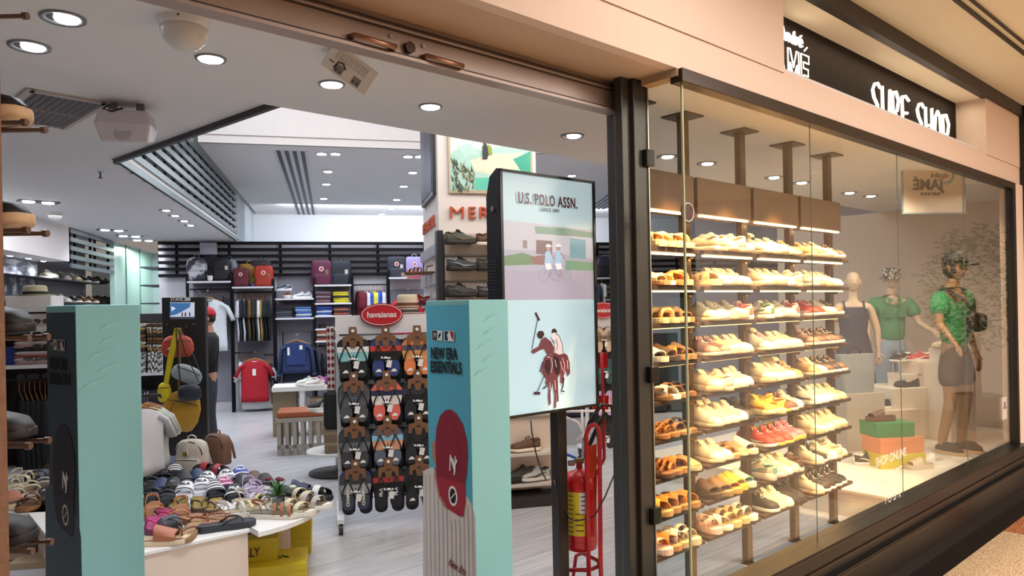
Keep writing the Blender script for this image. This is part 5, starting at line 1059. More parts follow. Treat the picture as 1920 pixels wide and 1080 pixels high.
t = thing('display_table', 'white topped display table behind the bench holding pastel sneakers', 'table', (wp.x, wp.y, 0), AI); zt3 = wp.z
MB().box(0, .78, 0, .5, zt3-.06, zt3).build('tabletop', TOPW, t, bevel=.004); MB().box(.34, .40, .02, .4, 0, zt3-.06).build('leg', TOPW, t); MB().box(.72, .77, .02, .4, 0, zt3-.06).build('leg', TOPW, t); MB().box(.0, .30, .1, .4, 0, zt3-.061).build('wood_block', mat('#8A7A62', .7, nz=.2, sc=6, stretch=(1, 1, 8)), t)
inst(proto('pastel'), IP(0, 0, 0)*0+Vector(aty(575, 733, 9.35))*Vector((1, 1, 0))+Vector((0, 0, zt3)), R(190), 'white pastel sneaker on the white table behind the bench', cat='sneaker')
q = aty(596, 733, 9.5); inst(proto('purple'), (q.x, q.y, zt3), R(170), 'purple running shoe at the right of the white table', cat='sneaker')
q = aty(590, 733, 9.2); inst(proto('pastel'), (q.x, q.y, zt3), R(175), 'second pastel sneaker, right of the first, on the white table', cat='sneaker', sc=.95)
for i in range(4): kbox('brown shoe box under the white table, %s of four' % ['lowest', 'second lowest', 'third', 'topmost'][i], (wp.x+.56*IX[0], wp.y+.56*IX[1]+.2, i*.12), AI, (.28, .25, .119))
# patterned strap beside the rack
sp = aty(619, 612, 5.5); t = thing('patterned_strap', 'red black and white patterned strap hanging left of the flip-flop rack', 'strap', sp, AI); t.scale = (.88, .88, .88); MB().tube([(0, 0, -.01), (.09, .0, -.01)], .005, 6).build('hook', STEEL, t)
MB().box(-.035, .035, -.003, .003, -.56, 0).build('band', mat('#D8CFC6', .8), t)
m = MB()
for i in range(9):
    z = -.035-i*.06
    for dx in (-.016, .016): m.add([(dx, -.004, z+.026), (dx+.015, -.004, z), (dx, -.004, z-.026), (dx-.015, -.004, z)], [(0, 1, 2, 3)])
m.build('woven_diamonds', mat('#7A2028', .8), t); m = MB(); m.box(-.035, -.031, -.004, .004, -.56, 0); m.build('edging', BLACK, t); m = MB(); m.box(.031, .035, -.004, .004, -.56, 0); m.build('edging', BLACK, t)
MB().tube([(0, 0, 0), (0, 0, .02)], .004, 6).build('hanging_cord', BLACK, t)
o = MB().box(-.08, .08, -.05, .05, -.30, 0).build('pouch', mat('#151518', .6), loc=(sp.x+.02, sp.y, sp.z-.485), rz=AI, bevel=.03); tag(o, 'black pouch hanging under the patterned strap', 'pouch')
# hats on top of the rack
def hat(label, loc, cr, ch, br, col, bandc, rz=0, curl=.01):
    t = thing('hat', label, 'hat', loc, rz)
    MB().lathe([(br, curl), (br*.85, 0), (cr*1.05, .002), (cr, .012), (cr*.97, ch*.6), (cr*.90, ch*.93), (cr*.75, ch), (cr*.3, ch*.93), (.002, ch*.92)], 32).build('crown_and_brim', mat(col, .8, nz=.08, sc=80), t, smooth=True)
    MB().lathe([(cr*1.01, .012), (cr*1.005, .035)], 32, caps=False).build('hat_band', mat(bandc, .6), t); return t
def rk_at(px): p = onp(px, 590, (o0.x, o0.y), ID); return p
q = rk_at(735); hat('white straw hat with dark striped brim lying on the flip-flop rack', (q.x+.10, q.y+.14, zt1+.002), .09, .05, .145, '#D8D2CC', '#4A3A38')
hat('cream straw hat with brown band stacked on the striped one', (q.x+.10, q.y+.14, zt1+.054), .085, .10, .10, '#CDBFA6', '#6E3A2E')
# ================================================================ the back wall
WHT = mat('#DDDCE2', .4, nz=.02); GARM = {}
def cloth(c): return mat(c, .85, nz=.10, sc=9, bump=.15)
def side_garment(name, kind, c1, c2=None, L=.68, w_=.05):
    t = thing(name, 'x', kind); r_ = random.Random(hash(c1) % 97); mm = MB(); rings = []
    for u in (0, .03, .08, .2, .5, .8, 1):
        hy = .06+.16*min(1, u/.1); th = w_*(.35+.5*min(1, u*4)); wv = .008*math.sin(u*9)
        rings.append([(x+wv, y, -.09-L*u) for x, y in seh(12, th/2, hy, 2.6)])
    mm.loft(rings); mm.build('body', cloth(c1), t, smooth=True)
    mm = MB(); mm.loft([[(x, y-.19, -.12-u*.27) for x, y in seh(10, .028+.018*u, .05+.012*u, 2.4)] for u in (0, .3, .7, 1)]); mm.build('sleeve', cloth(c2 or c1), t, smooth=True)
    MB().tube([(0, 0, 0), (.01, .0, .012), (0, 0, .02), (-.012, 0, .01)], .003, 5).tube([(0, 0, 0), (0, 0, -.06), (0, -.19, -.12)], .004, 5).build('hanger', WOODH, t)
    return t
def tee(name, label, c, w_=.44, h=.66, sleeve=.20, trim=None, cat='shirt', long=False, collar=False, placket=None, hem=None):
    t = thing(name, label, cat); mm = MB(); rings = []; N = 36
    for u, g, dpt in ((0, 1.04, .055), (.15, 1.02, .05), (.35, 1.0, .05), (.6, 1.0, .055), (.78, 1.03, .05), (.88, 1.0, .04), (.94, .80, .03), (.985, .46, .024), (1, .26, .02)):
        rings.append([(w_/2*g*math.cos(a)**1 if abs(math.cos(a)) < 2 else 0, dpt*math.copysign(abs(math.sin(a))**.7, math.sin(a))+.008*math.sin(5*a+u*7)*(1-u), -.10-h*(1-u)) for a in [2*math.pi*i/N for i in range(N)]])
    mm.loft(rings); b = mm.build('body', cloth(c), t, smooth=True)
    for s in (-1, 1):
        mm = MB(); SLn = sleeve if not long else .5; pts = [(s*w_*.36, 0, -.175), (s*w_*.52, 0, -.22), (s*(w_*.52+SLn*(.38 if not long else .10)), 0, -.22-SLn*.85)]; mm.tube(pts, [.075, .082, .088], 16, flat=.38); mm.build('sleeve', cloth(c), t, smooth=True)
        if trim: mm = MB(); kk = .38 if not long else .10; mm.tube([(s*(w_*.52+SLn*(kk-.02)), 0, -.22-SLn*.80), (s*(w_*.52+SLn*(kk+.01)), 0, -.22-SLn*.87)], .090, 16, flat=.40); mm.build('cuff', cloth(trim), t)
    mm = MB(); mm.tube([(.065*math.cos(a), .022*math.sin(a), -.105-.02*(-math.sin(a))) for a in [2*math.pi*i/16 for i in range(16)]], .009 if not collar else .018, 8, closed=True); mm.build('collar', cloth(trim or c), t, smooth=True)
    if placket: MB().cbox((0, -.052, -.20), (.030, .008, .13)).build('placket', cloth(placket), t)
    mm = MB(); mm.tube([(0, 0, .02), (.012, 0, .035), (0, 0, .05), (-.012, 0, .035)], .003, 6); mm.tube([(0, 0, .02), (0, 0, -.07)], .003, 6); mm.build('hook', STEEL, t)
    MB().tube([(-.17, 0, -.13), (-.05, 0, -.085), (0, 0, -.07), (.05, 0, -.085), (.17, 0, -.13)], .011, 8).build('wooden_hanger', WOODH, t, smooth=True)
    return t
def bz(py, px=500, t_=-.3): return st(Bt(px, py, t_))[2]
def bs(px, py=500, t_=-.3): return st(Bt(px, py, t_))[0]
def back_unit(label, px0, px1, shelves, t0=-.36, top=None, panel=None):
    s0, s1 = bs(px0), bs(px1); t = thing('wall_unit', label, 'shelving', IP(0, 0), AI)
    zt = max([bz(y) for y in shelves] or [2.1]); 
    for s in (s0, s1): MB().box(s-.02, s+.02, t0+.02, t0+.07, 0, zt+.12 if top is None else bz(top)).build('upright', SK, t)
    for y in shelves: MB().box(s0+.0, s1-.0, t0, .03, bz(y, t_=t0)-.028, bz(y, t_=t0)).build('shelf', WHT, t, bevel=.003)
    if panel: MB().box(s0+.02, s1-.02, .035, .055, .15, bz(panel)).build('back_panel', mat('#8E8C98', .6, nz=.03), t)
    return t
T0 = -.36
def onshelf(px, ysh, dt=.16): s, _, z = st(Bt(px, ysh, T0)); return IP(s*1.0, T0+dt, z)
U = [(351, 433, [526], 'leftmost'), (435, 512, [537], 'second from left'), (515, 587, [560, 597], 'third'), (589, 658, [535, 570, 594, 619, 642], 'fourth'), (660, 726, [], 'fifth'), (728, 800, [522], 'rightmost before the pillar')]
for a_, b_, sh, nm in U: back_unit('black framed wall unit with white shelves on the back wall, %s' % nm, a_, b_, sh, top=515 if not sh else None, panel=520 if nm in ('leftmost', 'third', 'fourth') else 545)
# clothes rails
def rail(label, px0, px1, py, t_=-.22):
    s0, s1 = bs(px0, t_=t_), bs(px1, t_=t_); z = bz(py, t_=t_); t = thing('clothes_rail', label, 'clothes rail', IP(s0, t_, z), AI); MB().tube([(0, 0, 0), (s1-s0, 0, 0)], .013, 10).build('bar', mat('#1E1D22', .35, .5), t)
    for x in (.03, s1-s0-.03): MB().tube([(x, 0, 0), (x, .22+.03, 0)], .01, 8).build('arm', mat('#1E1D22', .4), t)
    return s0, s1, z
GC = {}
def hang_row(px0, px1, py, cols, lab, group, t_=-.22, kind='shirt', L=.68, sc=1.0):
    s0, s1, z = rail('black rail for '+lab, px0, px1, py, t_); n = len(cols)
    for i, c in enumerate(cols):
        if isinstance(c, str): c = (c, None)
        key = (c, kind, L)
        if key not in GC: GC[key] = side_garment('hanging_'+kind.replace(' ', '_'), kind, c[0], c[1], L)
        s = s0+.05+(s1-s0-.1)*(i+.5)/n
        inst(GC[key], IP(s, t_, z+.0-.02), AI+rnd.uniform(-.12, .12)+.15, '%s %s hung edge-on, %s of %d from left, %s' % (CN(c[0]), kind, NUM[i] if i < 12 else 'number %d' % (i+1), n, lab), group, sc)
def CN(h):
    r_, g, b = [int(h[i:i+2], 16) for i in (1, 3, 5)]; mx, mn = max(r_, g, b), min(r_, g, b)
    if mx-mn < 22: return 'white' if mx > 195 else ('grey' if mx > 95 else ('dark grey' if mx > 45 else 'black'))
    if mx < 60: return 'navy' if b >= r_ else 'dark'
    if b == mx: return 'light blue' if mn > 110 else 'blue'
    if g == mx: return 'green'
    return 'mustard' if g > .66*r_ and b < .5*r_ and mx > 130 else ('brown' if g > .6*r_ and mx < 140 else ('beige' if mn > 120 else ('orange' if g > .42*r_ else ('dark red' if mx < 135 else 'red'))))
hang_row(437, 511, 548, ['#C8C8D0', '#1C1F2C', ('#D0D0D6', '#1C1F2C'), '#1E2024', '#6A4A22', ('#2A2E28', '#2A2E28'), '#232826', ('#DCDCE0', '#DCDCE0'), '#A8883A', '#1E2A24', '#1A1C22', '#16181E'], 'second wall unit', 'upper shirts of the second unit')
hang_row(437, 470, 660, ['#D8D8DC', '#6A8CC8', '#C8CCD0', '#5A1E28'], 'lower rail, left of red shirt', 'lower shirts left of the red one', -.18)
hang_row(492, 512, 665, ['#1E2434', '#20222C'], 'lower rail, right of the red shirt', 'lower shirts right of the red one', -.18)
hang_row(662, 724, 536, ['#6E1A2C', '#7A2034', '#5E1828', '#D8D8E0', '#2C50B0', '#D8D24A', '#D4CE50', '#2C58C0', '#3868C8', '#D8DAE2'], 'fifth wall unit', 'shirts of the fifth unit', -.22, 'shirt', .50)
hang_row(592, 626, 652, ['#1E2030', '#C8CAD2', '#22283C'], 'below the orange folded clothes', 'shirts under the fourth unit', -.2, 'shirt', .4)
hang_row(355, 432, 541, ['#1E2028', '#2A2C34', '#1A1C28', '#20222E'], 'behind the white polo shirt', 'dark shirts of the first unit', -.12)
# front-facing garments
def fput(o, px, py, t_, rz=0, sc=1, label=None):
    p = Bt(px, py, t_); put(o, p, AI+rz, label, None, sc); return o
fput(tee('polo_shirt', 'x', '#CDD2D8', .50, .74, .22, '#7A8088', collar=True, placket='#1C1C22'), 389, 548, -.42, 0, 1.12, 'white polo shirt with dark placket on a wooden hanger')
fput(tee('t_shirt', 'x', '#A81828', .44, .70, .20, '#D8D0D4'), 477, 664, -.45, -.05, .96, 'red t-shirt with white paper tag hung facing out by the floor')
q = [o for o in C.objects if o.name.startswith('t_shirt')][0]; MB().cbox((.0, -.06, -.30), (.055, .004, .11)).build('paper_tag', WHITE, q)
q0_ = Bt(477, 660, -.45); MB().tube([(0, 0, .04), (0, .43, .04)], .006, 8).build('arm', STEEL, q)
fput(tee('t_shirt', 'x', '#C8C8CC', .42, .70, .20), 481, 665, -.36, .05, 1.1, 'white t-shirt showing behind the red one')
fput(tee('jacket', 'x', '#26355C', .46, .52, .30, cat='jacket', long=True, trim='#2E3E68'), 555, 630, -.75, 0, .95, 'dark blue denim jacket facing out below the folded clothes')
q = [o for o in C.objects if o.name.startswith('jacket')][0]
MB().cbox((0, -.075, -.30), (.30, .012, .36)).build('denim_skirt', cloth('#1E3468'), q, bevel=.004); MB().cbox((.08, -.085, -.19), (.05, .004, .07)).build('paper_tag', WHITE, q); MB().cbox((-.12, -.083, -.25), (.035, .004, .13)).build('paper_tag', WHITE, q)
fput(tee('jacket', 'x', '#1C2030', .46, .55, .3, cat='jacket', long=True), 560, 630, -.6, .1, 1.12, 'dark jacket hanging behind the denim one')
fput(tee('t_shirt', 'x', '#B01C2C', .46, .62, .2, '#D8C8CC'), 765, 545, -.42, 0, 1.15, 'red jersey facing out at the right end of the back wall'); 
t = thing('hanging_stand', 'thin steel rack carrying the denim jackets', 'clothes rail', IP(bs(540, t_=-.7), -.7), AI)
zj = Bt(553, 628, -.75).z+.05
MB().tube([(-.1, 0, .01), (-.1, 0, zj), (.35, 0, zj), (.35, 0, .01)], .01, 8).build('frame', mat('#1E1D22', .4, .5), t)
# folded clothes
def folded(c, w_=.24, h=.035, d=.28):
    t = thing('folded_garment', 'x', 'folded clothes'); MB().loft([[(x, y, z) for x, z in seh(16, w_/2, h/2, 4, (0, h/2))] for y in (-d/2, -d/2+.01, d/2)]).build('cloth', cloth(c), t, smooth=True); MB().box(-w_/2+.008, w_/2-.008, -d/2-.002, -d/2+.003, h*.48, h*.54).build('fold_line', cloth('#3A3A40'), t); return t
FCH = {}
def stack(px, ysh, cols, where, w_=.24, h=.038, dt=.16, loc=None):
    base = loc or onshelf(px, ysh, dt)
    for i, c in enumerate(cols):
        if (c, w_) not in FCH: FCH[(c, w_)] = folded(c, w_)
        inst(FCH[(c, w_)], base+Vector((rnd.uniform(-.006, .006), 0, i*h+.0005)), AI+rnd.uniform(-.05, .05), '%s folded garment, %s from bottom, %s' % (CN(c), NUM[i], where), 'folded clothes '+where, (1, 1, h/.035))
stack(532, 597, ['#4A5058', '#343A40', '#4A5560', '#2A2E34', '#1E2026'], 'on the third unit, left', .26)
stack(569, 597, ['#2E56A8', '#C8CCD6', '#3A66B4', '#8EA8CC', '#4A74BC'], 'on the third unit, right', .26)
stack(606, 570, ['#6A3A4A', '#8A7480', '#5A2430', '#8A8490', '#5A2A38', '#7A6A78'], 'on the fourth unit, upper left', .26, .034)
stack(640, 570, ['#D0C22A', '#D8CC30', '#CFC028', '#1E1E1A', '#D8CC30', '#D4C62C'], 'on the fourth unit, upper right', .26, .034)
stack(608, 594, ['#A8B8D0', '#2C4A9A', '#C0CCDC', '#26469C', '#2A4490'], 'on the fourth unit, middle left', .26, .034)
stack(640, 594, ['#3A2430', '#B4583A', '#2A2638', '#C06A44', '#3A2A3A'], 'on the fourth unit, middle right', .26, .034)
stack(608, 642, ['#C8C0C0', '#A84E3A', '#2A2024', '#D0C8C4', '#B4623E', '#B05A3C'], 'on the lowest shelf of the fourth unit', .26, .034)
p = onshelf(612, 619, .18); inst(proto('black'), p, R(15), 'black sneaker with white sole on the fourth unit', sc=.95, cat='sneaker')
p = onshelf(531, 560, .16); SHOES['navyrun'] = ('s', dict(up='#2A3450', sole='#E8E8EA', accent='#D8DAE0', chunky=.01)); o = inst(proto('navyrun'), p+Vector((0, 0, .13)), R(185), 'navy and white running shoe on a clear riser, third unit', cat='sneaker', sc=.95)
m = MB().box(-.11, .11, -.05, .05, 0, .129).build('riser', glass_mat('acrylic', (.92, .93, .95)), loc=p, rz=AI); tag(m, 'clear acrylic riser under the navy running shoe', 'riser')
p = onshelf(566, 560, .16); SHOES['whiterun'] = ('s', dict(up='#DADBE0', sole='#EDEDF0', accent='#5A5E6A', chunky=.012)); o = inst(proto('whiterun'), p+Vector((-.03, 0, 0)), R(200), 'white running shoe lying on the third unit', cat='sneaker'); o = inst(proto('whiterun'), p+Vector((.07, .03, .0)), R(185), 'second white running shoe, right of the first, on the third unit', cat='sneaker')
p = onshelf(538, 560, .10); t = thing('bowl', 'small white bowl of brown pot-pourri on the third unit', 'bowl', p); MB().lathe([(.03, 0), (.055, .02), (.075, .06), (.07, .06), (.04, .02)], 24).build('dish', WHITE, t, smooth=True)
m = MB(); r5 = random.Random(2)
for i in range(30): a, r_ = r5.uniform(0, 6.3), r5.uniform(0, .06); m.cbox((r_*math.cos(a), r_*math.sin(a), .065+r5.uniform(0, .045)*(1-r_/.07)), (.024, .018, .014), rz=a, rx=a)
o = m.build('pot_pourri', mat('#8A4E2C', .8, nz=.3), t); o['kind'] = 'stuff'
# backpacks on the shelves
def bp_(px, ysh, w_, h, col, label, dt=.15, rz=0, **k):
    p = onshelf(px, ysh, dt); o = backpack('backpack', 'x', w_, h, .13, col, **k); put(o, p, AI+rz, label); return o
bp_(367, 526, .32, .38, '#8E8E98', 'grey marbled backpack at the left end of the top shelf', dt=.12, rz=.1)
q = [o for o in C.objects if o.get('label', '').startswith('grey marbled')][0]
for ch in q.children:
    if ch.name.startswith(('body', 'front_pocket')): ch.data.materials[0] = mat('#C4C4CC', .6, nz=.1, sc=7, col2='#3A3A44')
bp_(391, 526, .26, .44, '#141318', 'tall black backpack behind the others on the first unit', dt=.24, tagc='#8A7A4A')
bp_(414, 526, .30, .38, '#17171C', 'black backpack with white tag on the first unit', dt=.13, tagc='#C8C4B8')
bp_(427, 526, .26, .36, '#7E8490', 'grey backpack half hidden behind the black tagged one', dt=.25, rz=-.3, strapc='#A8B0B8')
p = onshelf(393, 526, .05); t = thing('cup_plant', 'small white cup with dark foliage between the backpacks', 'plant pot', p); MB().lathe([(.035, 0), (.045, .08)], 18).build('cup', WHITE, t); m = MB()
for i in range(26): a = i*2.4; m.cbox((.045*math.cos(a)*(i % 5)/5, .045*math.sin(a)*(i % 5)/5, .10+.012*(i % 6)), (.03, .02, .02), rz=a, rx=a)
m.build('foliage', mat('#1E1C2E', .8, nz=.4), t)['kind'] = 'stuff'
bp_(451, 537, .26, .30, '#5E1A28', 'small wine red square backpack with round badge, second unit', dt=.10, square=True, badge='#E0C8C4')
bp_(465, 537, .32, .38, '#9A7428', 'ochre square backpack behind the wine red one', dt=.24, square=True, handle='#C8A878')
bp_(494, 537, .30, .34, '#A8301F', 'bright red square backpack with round badge, second unit', dt=.10, square=True, badge='#E8CCC4', tagc='#8A6A4A')
bp_(487, 537, .34, .44, '#1C1E28', 'dark square backpack behind the bright red one', dt=.24, square=True)
p = onshelf(473, 537, .06); t = thing('leafy_pot', 'small green leafy plant between two red backpacks', 'plant', p); MB().lathe([(.03, 0), (.04, .05)], 16).build('pot', mat('#4A3A7A', .6), t); m = MB()
for i in range(30): a = i*2.4; r_ = .06*(i % 6)/6; m.add([(r_*math.cos(a), r_*math.sin(a), .05+.01*(i % 7)), (r_*math.cos(a)+.03*math.cos(a+.4), r_*math.sin(a)+.03*math.sin(a+.4), .07+.012*(i % 7)), (r_*math.cos(a)+.03*math.cos(a-.4), r_*math.sin(a)+.03*math.sin(a-.4), .06+.012*(i % 7))], [(0, 1, 2)])
m.build('leaves', mat('#4E9A3E', .6, nz=.3), t)['kind'] = 'stuff'
bp_(603, 535, .34, .42, '#5A1838', 'large burgundy square backpack with pale badge, fourth unit', square=True, badge='#E0C4C8', tagc='#7A6A4A')
bp_(640, 535, .34, .42, '#1E2230', 'dark navy square backpack with hanging tag, fourth unit', square=True, tagc='#C8C0A8')
bp_(745, 522, .32, .38, '#2A2C3A', 'slate square backpack with pale badge, rightmost unit', square=True, badge='#E0C8C4', tagc='#C8C0C0')
bp_(779, 522, .30, .38, '#A89AD0', 'lilac square backpack beside the pillar', square=True, badge='#E8D0D0', handle='#C8BEE0')
# dark floral backpack and clothes right of the screen
p = Bt(1134, 518, -.3); o = backpack('backpack', 'x', .36, .40, .15, '#2A2838', '#16161E', strapc='#B8B8C8'); put(o, (p.x, p.y, p.z), AI, 'dark floral backpack seen between the screen and the column'); 
t = thing('wall_unit', 'black wall unit with white shelves seen right of the screen', 'shelving', IP(0, 0), AI)
s0, s1 = bs(1090), bs(1190)
for y in (520, 561): MB().box(s0, s1, T0, .03, bz(y, 1134, T0)-.028, bz(y, 1134, T0)).build('shelf', WHT, t)
MB().box(s0, s1, .04, .055, .2, bz(515, 1134)).build('back_panel', mat('#3A3842', .6), t)
for i, (px_, c) in enumerate(((1118, '#2A3040'), (1128, '#C8C8CE'))):
    o = side_garment('hanging_shirt', 'shirt', c); put(o, Bt(px_, 524, -.5), AI, '%s garment hanging below the floral backpack, %s' % (('dark', 'pale')[i], ('left', 'right')[i]), None, .8)
stack(1147, 561, ['#7A5A2A', '#3A3022', '#8A6A30', '#3A3022', '#8A6A30', '#2A2620'], 'beside the column under the floral backpack', .26, .05, loc=IP(bs(1147, 560), T0+.16, bz(561, 1134, T0)))
# black shoes and dark bags far right at the floor
t = thing('low_shelf', 'low dark shelf with bags and shoes behind the extinguisher', 'shelving', aty(1065, 800, 8.4)*Vector((1, 1, 0)), AI)
MB().box(-.1, 1.6, 0, .4, .0, .30).build('base', mat('#B4B2B8', .6), t); MB().box(-.1, 1.6, .38, .42, .3, 1.25).build('back_panel', mat('#22222A', .6), t)
bgs = [('#1E2028', .28, .32), ('#3A3C48', .24, .28), ('#16161C', .28, .33), ('#2E3A5A', .24, .28), ('#1C1C22', .28, .3), ('#4A3A3A', .24, .28)]
for i, (c, a_, h_) in enumerate(bgs):
    b0 = t.location; o = backpack('backpack', 'x', a_, h_, .13, c, strapc='#C8C8CC' if i % 2 else None); put(o, (b0.x+(.1+i*.27)*IX[0]-.14*ID[0]*-1, b0.y+(.1+i*.27)*IX[1]+.14, .301), AI+rnd.uniform(-.2, .2), '%s backpack on the low shelf behind the extinguisher, %s from left' % (CN(c), NUM[i]), 'bags on the low shelf')
SHOES['runnerb'] = ('s', dict(up='#1C1C1E', sole='#2E2C2C', accent='#3C3C40')); q = onz(1052, 826, 0); inst(proto('runnerb'), q, R(150), 'black shoe standing on the floor behind the screen post', cat='sneaker')

g = Vector((aty(1066, 900, 6.6).x, 6.6, 0)); t = thing('rack_frame', 'white tubular frame standing behind the extinguisher', 'clothes rail', g, 0); WT_ = mat('#D8D8DC', .4)
for pts in ([(1040, 812), (1062, 782), (1084, 792), (1094, 812), (1080, 826)], [(1091, 768), (1092, 815)], [(1030, 772), (1150, 770)], [(1094, 812), (1100, 905)], [(1045, 808), (1038, 905)]):
    q = [aty(x, y, 6.6)-g for x, y in pts]; MB().tube([(p_.x, 0, max(.012, p_.z)) for p_ in q], .012, 8).build('tube', WT_, t, smooth=True)
u_, v_, z_ = uv(Fv(1290, 398, .02)); t = thing('round_sticker', 'small dark red disc with white ring, a modelled reflection inside the window corner', 'sticker', FP(u_, .02, z_), AF)  # solid disc standing in for a round reflection in the pane
MB().tube([(0, 0, 0), (0, .003, 0)], .048, 24).build('disc', mat('#4A1424', .5), t); m = MB(); m.tube([(.038*math.cos(a_), -.001, .038*math.sin(a_)) for a_ in [R(i*20) for i in range(18)]], .003, 5, closed=True); m.build('ring', WHITE, t)
# ================================================================ pillar dressing and the hiking shoe wall
t = thing('wall_poster', 'landscape poster of hikers by turquoise water on the white pillar', 'poster', IP(PS0, PT), AI)
f0 = lambda px, py: (Pf(px, py)[0]-PS0, Pf(px, py)[1])
(x0_, z0_), (x1_, z1_) = f0(843, 360), f0(993, 225)
MB().box(x0_-.01, x1_+.01, -.03, 0, z0_-.012, z1_+.01).build('frame', mat('#B9A88C', .5), t)
a = Art(f0); qq = lambda pts, c: a.poly(pts, mat(c, .6, nz=.14, sc=14), off=.0310+.0002*a.n)
qq([(843, 358), (843, 225), (993, 225), (993, 358)], '#A9D0C4'); qq([(843, 290), (843, 225), (993, 225), (993, 285), (940, 276), (900, 284), (870, 272)], '#CFE0DA'); qq([(880, 302), (920, 290), (975, 288), (993, 292), (993, 312), (960, 320), (925, 330), (890, 322)], '#E0D6BE')
qq([(960, 300), (993, 285), (993, 330), (975, 322)], '#3FA58A'); qq([(890, 335), (925, 334), (925, 357), (888, 357)], '#5CC0A8'); qq([(856, 276), (880, 270), (896, 290), (870, 296)], '#B4D6CE')
r6 = random.Random(4)
for i in range(46):
    x = r6.uniform(845, 886); y = r6.uniform(300+max(0, (x-855))*.55, 357); qq([(x, y+6), (x+r6.uniform(-7, 7), y-8), (x+4, y+5)], ['#3F4A36', '#6A6E4A', '#8A8460', '#2E3A2C'][i % 4])
qq([(903, 276), (910, 272), (915, 285), (912, 300), (903, 300)], '#2A3238'); qq([(912, 272), (920, 278), (921, 292), (914, 292)], '#8A9C34'); qq([(904, 268), (909, 267), (910, 274), (905, 274)], '#3A2A26')
a.line([(905, 298), (902, 312), (899, 324)], .022, mat('#232830', .6)); a.line([(910, 298), (914, 310), (917, 324)], .022, mat('#232830', .6)); a.line([(899, 282), (896, 290)], .012, mat('#3A3A3A')); a.line([(914, 284), (926, 300)], .012, mat('#2E3438'))
a.line([(958, 278), (958, 296), (956, 310)], .03, mat('#2E343E', .6)); a.line([(965, 278), (962, 296), (962, 312)], .03, mat('#2E343E', .6)); a.line([(945, 278), (956, 280)], .012, mat('#5A4A40'))
a.done('printed_picture', t)
t = thing('wall_poster', 'dark framed poster on the left side of the white pillar', 'poster', IP(PS0, PT), AI)
_lz0, _lz1 = 2.57, 3.5
MB().box(-.03, 0, .12, .92, _lz0, _lz1).build('frame', mat('#26242E', .4), t); MB().box(-.034, -.03, .16, .88, _lz0+.04, _lz1-.04).build('printed_picture', mat('#3A3858', .5, sc=5, col2='#1E1C30'), t)
OR = mat('#C2532F', .45, nz=.03)
t = thing('wall_letters', 'raised orange capital letters on the front of the white pillar', 'lettering', IP(PS0, PT), AI)
zc = f0(860, 400)[1]; hh = f0(860, 389)[1]-f0(860, 411)[1]
for i, (ch, px) in enumerate((('M', 856), ('E', 884), ('R', 906), ('R', 930), ('E', 953), ('L', 975), ('L', 994))):
    text(ch, hh*1.38, OR, t, (f0(px, 400)[0], -.018, zc), (R(90), 0, 0), .012, 'letter', 0, 1.35 if ch == 'M' else 1.15)
t = thing('wall_letters', 'small raised orange capital letters on the side of the white pillar', 'lettering', IP(PS0, PT), AI)
for i, ch in enumerate('MERRELL'): text(ch, .13, OR, t, (-.012, .92-i*.12, 2.36), (R(90), 0, R(-90)), .008, 'letter', .003, 1.0)
# hiking shoe wall around the pillar
xp0, xp1 = f0(828, 600)[0]-.0, f0(1040, 700)[0]; PZ = f0(860, 440)[1]
t = thing('shoe_wall', 'white panelled shoe display wall in front of the pillar', 'shelving', IP(PS0, PT), AI)
PNL = mat('#D8C8BC', .5, nz=.03)
MB().box(xp0+.02, xp1, -.10, -.02, .10, PZ).build('back_panel', PNL, t)
MB().box(xp0-.045, xp0+.005, -.14, -.02, .0, PZ+.02).build('upright', mat('#2E2D33', .45), t)
MB().box(xp0, xp1, -.30, -.02, .0, .08).build('plinth', mat('#2A2826', .5), t)
rows = [(465, .18), (512, .18), (561, .18), (612, .18), (700, .2), (770, .2)]
for y, d in rows: z = f0(860, y)[1]; MB().box(xp0+.02, xp1-.02, -.12, -.10, z-.075, z-.06).build('groove', mat('#8A8680', .5), t)
for y in (838, 893): z = f0(1000, y)[1]; MB().box(xp0+.02, xp1-.02, -.26, -.10, z-.02, z).build('shelf', mat('#C9C0B8', .5), t)
SHOES['hike'] = ('s', dict(up='#4A4C44', sole='#2E2A26', accent='#7A6A48', lace='#2A2A28', lining='#24221F', chunky=.006)); SHOES['hikeg'] = ('s', dict(up='#2E3036', sole='#22211F', accent='#9A9C9E', lace='#1A1A1C', lining='#1A1A1C', chunky=.006)); SHOES['hikeb'] = ('s', dict(up='#34342E', sole='#1E1C1A', accent='#5A5248', lace='#1A1A18', lining='#1A1A18', chunky=.006))
for i, (px, y, k, lb) in enumerate(((858, 462, 'hike', 'olive hiking shoe, top row left'), (914, 464, 'brown', 'brown shoe, top row beside the screen'), (861, 510, 'hikeg', 'black and silver hiking shoe, second row left'), (915, 510, 'hikeb', 'black hiking shoe, second row beside the screen'), (860, 558, 'hikeb', 'dark hiking shoe, third row left'), (915, 558, 'hikeg', 'black and silver shoe, third row beside the screen'), (975, 838, 'brown', 'brown shoe on the lower shelf below the screen'), (992, 891, 'runner', 'silver running shoe on the lowest shelf below the screen'), (966, 891, 'hikeb', 'black shoe on the lowest shelf beside the blue totem'))):
    xx, z = f0(px, y); p = IP(PS0+xx, PT-.17, z); o = inst(proto(k), p, AI+R(8 if y < 600 else 185), lb, cat='shoe', sc=.98)
    MB().box(xx-.05, xx+.05, -.22, -.10, z-.012, z-.001).build('shoe_holder', glass_mat('acrylic', (.92, .93, .95)), t)
